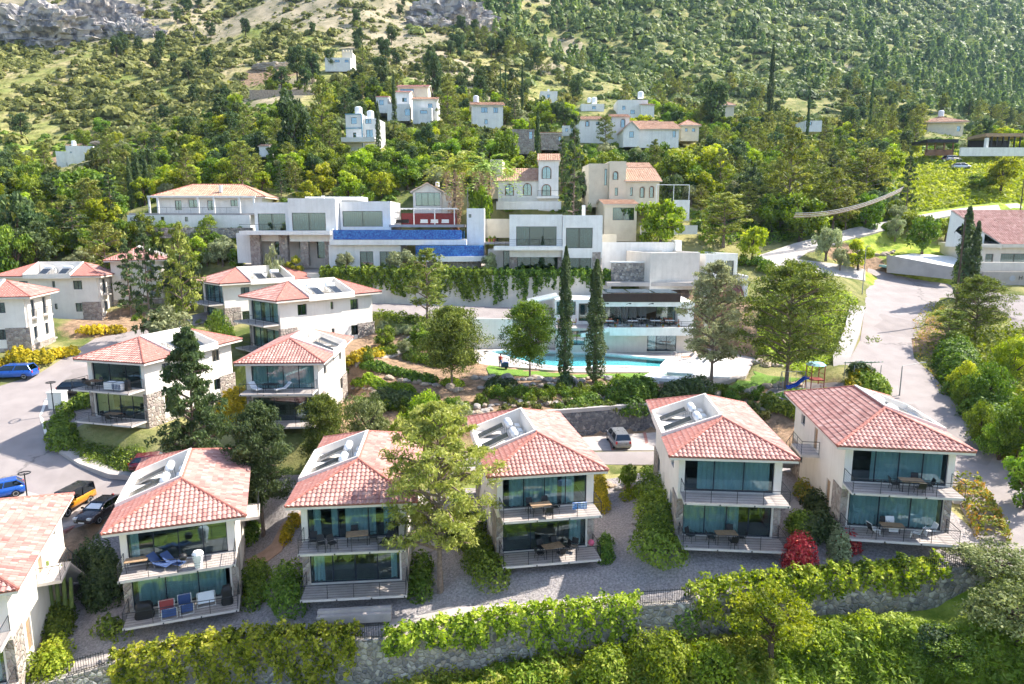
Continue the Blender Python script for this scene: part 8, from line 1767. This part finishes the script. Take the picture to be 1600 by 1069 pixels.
for (v, lv, x, lb, s_) in (('v1', 0, -2.2, 'black covered barbecue at the left of the lower deck of the drying rack villa', (1.1, .7, 1.05)), ('v1', 0, 2.7, 'tall black covered stack at the right end, lower deck, drying rack villa', (.7, .6, 1.3)), ('vc', 1, 2.3, 'dark stacked bin at the right of the towel covered table', (.5, .5, 1.1))):
    t = thing('covered_barbecue', lb, 'barbecue', wpos(v, x, -.2, LV[lv]), VS[v][3]); q = MB(); a, b_, h = s_[0]/2, s_[1]/2, s_[2]; L = [(1.0, 0), (1.04, .15), (.9, h*.5), (.95, h*.75), (.7, h*.95), (.3, h)]; vs = []; fs = []; n = 14
    for (k, z_) in L:
        for i in range(n): an = 2*math.pi*i/n; vs.append((a*k*math.copysign(abs(math.cos(an))**.5, math.cos(an)) + .02*math.sin(i*5+z_*9), b_*k*math.copysign(abs(math.sin(an))**.5, math.sin(an)), z_))
    for k in range(len(L)-1):
        for i in range(n): fs.append((k*n+i, k*n+(i+1)%n, (k+1)*n+(i+1)%n, (k+1)*n+i))
    fs += [tuple(range((len(L)-1)*n, len(L)*n))]; q.add(vs, fs); q.build('cover', M['black_plastic'], t, smooth=True)
# towels over the table on villa C
for i, (x, lb) in enumerate(((.6, 'white towels heaped over the table on the upper deck behind the black car'), (1.5, 'blue and white patterned towel hung on the upper deck rail'))):
    t = thing('towel_pile', lb, 'towels', wpos('vc', x, -.45, LV[1]), VS['vc'][3]); q = MB()
    for k in range(5): q.cbox((-.35 + .17*k, .02*k, .35 + .13*k % .5), (.5, .5, .12), .3*k, .2, .15)
    q.cbox((0, 0, .45), (1.1, .7, .65)); q.build('cloth', M['white_cloth'], t)
    if i == 1:
        q = MB()
        for k in range(6): q.cbox((-.4+.17*k, -.37, .45), (.08, .02, .5))
        q.build('stripe', M['blue_fabric'], t)
t = thing('ball', 'pink ball hung at the right corner of the third front villa lower deck', 'ball', wpos('v3', 2.9, -.6, LV[0] + .95)); q = MB(); q.lathe([(0,-.22),(.13,-.18),(.2,-.08),(.22,0),(.2,.08),(.13,.18),(0,.22)], n=14); q.build('shell', mat('pink', (.6,.12,.2)), t, smooth=True)
t = thing('towel', 'blue patterned towel over the right rail of the third front villa upper deck', 'towel', wpos('v3', 1.9, -1.1, LV[1])); q = MB(); q.cbox((0, 0, .75), (1.0, .08, .45), VS['v3'][3]); q.build('cloth', mat('blue_towel', (.05,.2,.6), (.7,.75,.85), sc=5), t)
# restaurant tables and red chairs
rt = 0; RN = ('far left', 'left', 'middle', 'right', 'far right', 'rearmost'); RES = Vector(at_d(975, 547, 96)); kR = 96 / F
for i, (px, yy) in enumerate(((948, -1.2), (985, -1.1), (1003, .8), (1020, -1.0), (1042, -.8), (885, -.4))):
    x = (px - 975) * kR; zz = (547 - 507.3) * kR; base = RES + Vector((x, yy, zz)); t = thing('restaurant_table', f'{RN[i]} white topped table on the restaurant terrace over the pool', 'table', base); q = MB(); q.box(-.7, .7, -.45, .45, .72, .76); q.build('table_top', M['white_paint'], t); q = MB(); q.tube((0,0,0), (0,0,.72), .05); q.lathe([(.3,0),(.3,.04)], n=12); q.build('pedestal', M['black_plastic'], t)
    for j, (dx, dy, r) in enumerate(((-1.0, 0, math.pi/2), (1.0, 0, -math.pi/2), (-.3, .75, 0), (.4, .75, 0))):
        c = thing('restaurant_chair', f'{"dark" if i in (1,2,3) else "brownish red"} chair {("left of","right of","behind","behind the right side of")[j]} the {RN[i]} restaurant table', 'chair', base + Vector((dx, dy, 0)), r); q = MB(); q.box(-.25, .25, -.25, .25, .40, .47); q.build('seat', M['black_plastic' if i in (1,2,3) else 'terracotta'], c); q = MB(); q.box(-.25, .25, .22, .29, .47, .95); q.build('backrest', M['black_plastic' if i in (1,2,3) else 'terracotta'], c)
        for a in (-1, 1):
            for b_ in (-1, 1): l_ = MB(); l_.tube((a*.22, b_*.22, 0), (a*.22, b_*.22, .4), .02, n=4); l_.build('leg', M['black_plastic'], c)
# chairs on the red wall terrace
tb = Vector(at_d(500, 413, 108)); k1 = 108 / F
for i, (px, col_) in enumerate(((614, 'black_plastic'), (624, 'black_plastic'), (655, 'white_paint'), (672, 'white_paint'), (690, 'white_paint'))):
    t = thing('garden_sofa', f'{("first","second","third","fourth","fifth")[i]} {"dark" if i < 2 else "pale"} low seat from the left before the red terrace wall', 'seat', tb + Vector(((px-500)*k1, 7, (413-351.5)*k1))); q = MB(); q.box(-.6, .6, -.3, .3, .2, .42); q.build('seat', M[col_], t); q = MB(); q.box(-.6, .6, .3, .42, .2, .8); q.build('backrest', M[col_], t)
# pots and plants on the cream terrace
for i, px in enumerate((765, 772)):
    t = thing('plant_pot', ('left','right')[i] + ' terracotta pot against the cream terrace wall', 'plant pot', at_d(px, 378, 110)); q = MB(); q.lathe([(.18,0),(.3,.5),(.33,.52)], n=12); q.build('pot', M['terracotta'], t); link_mesh('plant', TP['shrub0'][0], t).scale = (.3,.3,.4); KIDS[t.name][-1].location = (0,0,.45)
# ------------------------------------------------------------------ playground
g = ground(1222, 612); t = thing('playground_slide', 'blue slide on a red climbing frame with pale blue roof', 'slide', ground(1272, 610)); q = MB()
for a in (-.7, .7):
    for b_ in (-.7, .7): q.tube((a, b_, -.1), (a, b_, 2.9), .05, n=6)
q.box(-.75, .75, -.75, .75, 1.25, 1.33); q.tube((-.7,-.7,2.0), (-.7,.7,2.0), .03); q.tube((.7,-.7,1.9), (.7,.7,1.9), .03)
for k in range(4): q.tube((.75, -.3, .3*k+.2), (.75, .3, .3*k+.2), .03)
q.build('climbing_frame', M['red_paint'], t); q = MB(); q.lathe([(0, 3.25), (.75, 3.1), (1.05, 2.85), (1.02, 2.83), (0, 3.18)], n=12); q.build('canopy', mat('pale_blue', (.35,.6,.7)), t)
q = MB(); S = [(-.75, 1.35), (-1.2, 1.25), (-2.0, .55), (-2.6, .3), (-3.0, .3)]
for i in range(4):
    (x0, z0), (x1, z1_) = S[i], S[i+1]; q.slab([(x0, -.28, z0), (x1, -.28, z1_), (x1, .28, z1_), (x0, .28, z0)], .05)
    for s in (-1, 1): q.slab([(x0, s*.28, z0), (x1, s*.28, z1_), (x1, s*.3, z1_+.22), (x0, s*.3, z0+.22)], .03)
q.build('chute', mat('slide_blue', (.01,.08,.5), rough=.3), t)
t = thing('swing_set', 'thin metal swing frame left of the blue slide', 'swing', ground(1238, 614)); q = MB()
for x in (-1.3, 1.3): q.path([(x, -.8, -.1), (x, 0, 2.4), (x, .8, -.1)], .035, 6)
q.tube((-1.3, 0, 2.4), (1.3, 0, 2.4), .035); q.build('frame', M['grey_metal'], t)
for x in (-.5, .5): q = MB(); q.tube((x-.2, 0, 2.4), (x-.2, 0, .5), .01, n=4); q.tube((x+.2, 0, 2.4), (x+.2, 0, .5), .01, n=4); q.box(x-.22, x+.22, -.1, .1, .46, .5); q.build('swing_seat', M['slide_blue'], t)
t = thing('awning', 'green and white striped awning roof beside the playground bushes', 'awning', ground(1346, 598)); q = MB()
for k in range(8): q.cbox((-1.4+.4*k, 0, 2.2), (.2, 2.4, .05), rx=R(-14))
q.build('green_stripe', mat('awning_green', (.04,.3,.16)), t); q = MB()
for k in range(7): q.cbox((-1.2+.4*k, 0, 2.2), (.2, 2.4, .05), rx=R(-14))
q.build('white_stripe', M['white_cloth'], t); q = MB()
for a in (-1.4, 1.4):
    for b_ in (-1, 1): q.tube((a, b_, -.2), (a, b_, 2.1), .04)
q.build('post', M['grey_metal'], t)
# sunbeds, gate block, stepping stones, bins
for i, (px, py) in enumerate(((1075, 561), (1084, 566), (1094, 571))):
    p = at_z(px, py, 5.08); t = thing('pool_lounger', ('first','second','third')[i] + ' metal pool lounger from the pool ladder', 'sun lounger', p, .3); q = MB(); q.slab([(-.9, -.3, .32), (.3, -.3, .32), (.3, .3, .32), (-.9, .3, .32)], .04); q.build('bed', M['white_cloth'] if i else M['terracotta'], t); q = MB(); q.slab([(.3, -.3, .33), (.8, -.3, .75), (.8, .3, .75), (.3, .3, .33)], .04); q.build('backrest', M['grey_metal'], t)
    for a in (-.8, .2):
        for b_ in (-.28, .28): l_ = MB(); l_.tube((a, b_, 0), (a, b_, .3), .02, n=5); l_.build('leg', M['grey_metal'], t)
t = thing('entrance_pillar', 'short white pillar at the kerb between the ring lamp and black hatchback', 'pillar', ground(92, 640)); q = MB(); q.box(-.75, .75, -.5, .5, -.4, 1.9); q.box(-.82, .82, -.57, .57, 1.902, 2.0); q.build('pillar_body', M['white_paint'], t)
for i, (px, py) in enumerate(((995, 817), (992, 836), (995, 847))): t = thing('stepping_stone', ('rear','middle','front')[i] + ' pale stepping stone in the gravel left of the billowing shrubs', 'paving slab', ground(px, py)); q = MB(); q.box(-.42, .42, -.16, .16, -.05, .06); q.build('slab', M['paving'], t)
for i, (px, py) in enumerate(((452, 880), (450, 889))): t = thing('stepping_stone', ('rear','front')[i] + ' stepping stone left of the second front villa', 'paving slab', ground(px, py)); q = MB(); q.box(-.42, .42, -.16, .16, -.05, .06); q.build('slab', M['paving'], t)
p = ground(980, 766); plant('green0', p, 2.4, 1.9, 'tiny standard tree in the gravel behind the third front villa', 'tree', 'small_tree')
# low white wall, open bench
t = thing('parking_step', 'two long pale steps under the deck of the second front villa', 'steps', wpos('v2', .2, -2.2, 0), VS['v2'][3]); q = MB(); q.box(-2.3, 2.3, -.15, .15, -.3, .25); q.box(-2.3, 2.3, .2, .5, -.3, .45); q.build('steps', M['paving'], t)
# blue skip and tarpaulin at the garage
t = thing('blue_container', 'blue open container beside the grey road enclosure', 'container', ground(1412, 426)); q = MB(); q.box(-1.6, 1.6, -.8, .8, 0, .12); 
for a in ((-1.6,1.6,-.8,-.72),(-1.6,1.6,.72,.8),(-1.6,-1.52,-.72,.72),(1.52,1.6,-.72,.72)): q.box(*a, .12, 1.0)
q.build('tub', mat('skip_blue', (.02,.16,.5)), t)
t = thing('plastic_sheet', 'pale turquoise sheet lying by the blue container', 'sheet', ground(1392, 420)); q = MB(); q.cbox((0,0,.3), (3.2, 1.8, .35), .2, .05, .1); q.cbox((.6,.2,.5), (1.6, 1.0, .3), .6, -.1, .1); q.build('sheet', mat('turquoise', (.3,.6,.6)), t)
# ------------------------------------------------------------------ person by the pool
def person(loc, rz, label, shirt, shorts):
    t = thing('person', label, 'person', loc, rz); J = {'pel':(0,0,.95),'sp':(0,0,1.15),'ch':(0,.01,1.36),'nk':(0,0,1.50),'hd':(0,-.01,1.60),'tp':(0,-.01,1.74),
      'sl':(-.17,0,1.42),'el':(-.24,-.02,1.16),'wl':(-.20,-.16,.95),'hl':(-.19,-.21,.88),'sr':(.17,0,1.42),'er':(.25,.02,1.16),'wr':(.27,-.06,.92),'hr':(.27,-.08,.84),
      'tl':(-.10,0,.88),'kl':(-.12,-.05,.50),'al':(-.12,.03,.09),'fl':(-.13,-.14,.04),'tr':(.10,0,.88),'kr':(.11,-.01,.50),'ar':(.13,.08,.09),'fr':(.14,-.09,.04)}
    rad = {'pel':.14,'sp':.125,'ch':.145,'nk':.055,'hd':.085,'tp':.07,'sl':.06,'el':.043,'wl':.03,'hl':.035,'sr':.06,'er':.043,'wr':.03,'hr':.035,'tl':.09,'kl':.06,'al':.04,'fl':.035,'tr':.09,'kr':.06,'ar':.04,'fr':.035}
    E = [('pel','sp'),('sp','ch'),('ch','nk'),('nk','hd'),('hd','tp'),('ch','sl'),('sl','el'),('el','wl'),('wl','hl'),('ch','sr'),('sr','er'),('er','wr'),('wr','hr'),('pel','tl'),('tl','kl'),('kl','al'),('al','fl'),('pel','tr'),('tr','kr'),('kr','ar'),('ar','fr')]
    for s, h_ in ((-1, 'hl'), (1, 'hr')):
        hx, hy, hz = J[h_]
        for k in range(5): n_ = h_ + str(k); off = (-.03 + .015*k) ; J[n_] = (hx + (off if k < 4 else -s*.05), hy - .02 + off*.4, hz - (.085 if k < 4 else .03) + .012*abs(k-1.5)); rad[n_] = .009; E.append((h_, n_))
    ks = list(J); me = bpy.data.meshes.new('body'); me.from_pydata([J[k] for k in ks], [(ks.index(a), ks.index(b_)) for a, b_ in E], []); o = bpy.data.objects.new('body', me); COL.objects.link(o)
    sk_ = o.modifiers.new('skin', 'SKIN'); sd_ = o.modifiers.new('sub', 'SUBSURF'); sd_.levels = sd_.render_levels = 1
    for i, k in enumerate(ks): v = me.skin_vertices[0].data[i]; v.radius = (rad[k], rad[k]); v.use_root = (k == 'pel')
    dg = bpy.context.evaluated_depsgraph_get(); m2 = bpy.data.meshes.new_from_object(o.evaluated_get(dg)); bpy.data.objects.remove(o); m2.materials.clear(); m2.materials.append(mat('skin', (.42,.24,.16), rough=.6)); m2.name = 'body'; m2.polygons.foreach_set('use_smooth', [True]*len(m2.polygons)); link_mesh('body', m2, t)
    q = MB(); q.lathe([(.17,.98),(.165,1.15),(.19,1.35),(.17,1.44),(.07,1.50)], n=14); 
    for s, a, b_ in ((-1,'sl','el'),(1,'sr','er')): q.tube(J[a], Vector(J[a]).lerp(Vector(J[b_]), .6), .075, .065, 8)
    q.build('shirt', mat('shirt_red', shirt), t, smooth=True); q = MB(); q.lathe([(.17,1.0),(.175,.9),(.16,.84)], n=14)
    for a, b_ in (('tl','kl'),('tr','kr')): q.tube(J[a], Vector(J[a]).lerp(Vector(J[b_]), .75), .11, .095, 9)
    q.build('shorts', mat('shorts_blue', shorts), t, smooth=True); q = MB(); q.lathe([(.095,1.60),(.1,1.66),(.085,1.73),(.04,1.765),(0,1.77)], (0,.015,0), 12); q.build('hair', mat('hair', (.03,.02,.015)), t, smooth=True)
    f = MB(); f.cbox((0,-.1,1.615), (.02,.03,.035)); f.cbox((0,-.09,1.575), (.045,.012,.01)); f.build('face', M['skin'], t)
    for s in (-1, 1): e = MB(); e.cbox((s*.032,-.088,1.635), (.016,.01,.008)); e.build('eye', M['black_plastic'], t); e = MB(); e.cbox((s*.092,0,1.62), (.015,.03,.05)); e.build('ear', M['skin'], t)
person(at_z(782, 575, 4.98), .3, 'person in red top and blue shorts standing at the pool edge', (.5,.08,.06), (.03,.12,.35))
t = thing('pool_cart', 'small dark blue cart beside the standing person', 'cart', at_z(789, 576, 4.98)); q = MB(); q.cbox((0,0,.45), (.9,.6,.5)); q.cbox((.1,0,.75), (.6,.5,.15), ry=.1); q.build('tub', M['blue_fabric'], t); q = MB(); q.path([(-.45,-.25,.6),(-.75,-.25,1.0),(-.75,.25,1.0),(-.45,.25,.6)], .02, 5); q.build('handle', M['grey_metal'], t)
for s in (-1, 1): q = MB(); q.lathe([(.18,-.04),(.18,.04)], (.15, s*.32, .18), 12, 'Y'); q.build('wheel', M['rubber'], t)
for i in range(5):
    p = at_z(952 + i*25, 507.5, 8.95) if 0 else RES + Vector(((957 + i*24 - 975)*kR, -2.25, (547-507.2)*kR)); t = thing('flower_pot', ('first','second','third','fourth','fifth')[i] + ' small red flower pot from the left on the restaurant parapet', 'plant pot', p); q = MB(); q.lathe([(.1,0),(.15,.22)], n=10); q.build('pot', M['terracotta'], t); fl = link_mesh('flowers', TP['shrub1'][0], t); fl.scale = (.14,.14,.2); fl.location = (0,0,.2)
# ------------------------------------------------------------------ cliffs and rock outcrops on the mountain
def outcrop(px, py, D, w_, h_, seed, label, mt='rock', dep=.5, cat='cliff'):
    c = on_d(px, D); bm = bmesh.new(); bmesh.ops.create_icosphere(bm, subdivisions=6, radius=1.0)
    for v in bm.verts:
        p = v.co * 2.2 + Vector((seed*3.1, 0, 0)); f = mnoise.fractal(p, .9, 2.0, 6); g_ = abs(mnoise.noise(v.co * 3.5 + Vector((0, seed, 0)))); st = math.floor((v.co.z + f*.2) * 5) / 5 - v.co.z
        h2 = 1 - abs(mnoise.noise(v.co * 7 + Vector((seed, 5, 0)))) * 2; v.co *= 1 + .30 * f - .21 * g_ + .07 * h2 + .05 * mnoise.fractal(v.co * 14, 1.0, 2.0, 3); v.co.z += st * .5
        v.co = Vector((v.co.x * w_ / 2, v.co.y * w_ / 2 * dep, v.co.z * h_ / 2))
    me = bpy.data.meshes.new('rock_outcrop'); bm.to_mesh(me); bm.free(); me.materials.append(M[mt]); o = link_mesh('rock_outcrop', me); o.location = c + Vector((0, 2, 0)); return tag(o, label, cat)
mat('cliff_rock', (.50, .45, .40), (.19, .185, .2), rough=.95, sc=.3, lo=.42, hi=.56, bump=1.0, bsc=.6, det=12); mat('cliff_pale', (.52, .45, .36), (.30, .26, .21), rough=.95, sc=.2, bump=1.0, bsc=.9, det=12)
outcrop(60, 50, 318, 62, 26, 1, 'grey cliff face at the upper left photo corner', 'cliff_rock'); outcrop(150, 30, 330, 46, 24, 2, 'grey cliff with deep blue shade right of the corner cliff', 'cliff_rock'); outcrop(205, 58, 318, 26, 13, 3, 'small grey cliff at the right end of the upper left rocks', 'cliff_rock')
outcrop(700, 25, 345, 44, 22, 4, 'grey rock ridge above the ravine', 'cliff_rock'); outcrop(745, 60, 330, 30, 16, 5, 'pale rock rib running down beside the ravine', 'cliff_pale'); outcrop(800, 35, 455, 60, 55, 6, 'steep shaded blue rock wall inside the ravine', 'cliff_rock'); outcrop(665, 50, 325, 22, 9, 7, 'low grey outcrop left of the ravine ridge', 'cliff_rock')
outcrop(880, 30, 470, 40, 20, 8, 'rocky patch right of the ravine', 'cliff_pale'); outcrop(95, 88, 300, 10, 5, 9, 'single pale boulder on the left slope', 'cliff_pale'); outcrop(430, 108, 250, 16, 5, 10, 'pink eroded bank above the pale terrace wall', 'cliff_pale'); outcrop(175, 228, 203, 13, 3.6, 11, 'pink bare bank right of the lone white house', 'cliff_pale')
# ------------------------------------------------------------------ air
hz = MB(); hz.box(-1000, 1100, -60, 1000, float(_gz.min()) - 1.5, 420); hm = bpy.data.materials.new('haze'); hm.use_nodes = True; hn = hm.node_tree; hn.nodes.clear()
ho = hn.nodes.new('ShaderNodeOutputMaterial'); hv = hn.nodes.new('ShaderNodeVolumePrincipled'); hv.inputs['Color'].default_value = (.5, .72, 1.0, 1); hv.inputs['Density'].default_value = 0.00007; hv.inputs['Anisotropy'].default_value = .2; hn.links.new(hv.outputs[0], ho.inputs['Volume'])
tag(hz.build('haze', hm), 'thin bluish air over the far slopes', 'haze', kind='stuff')
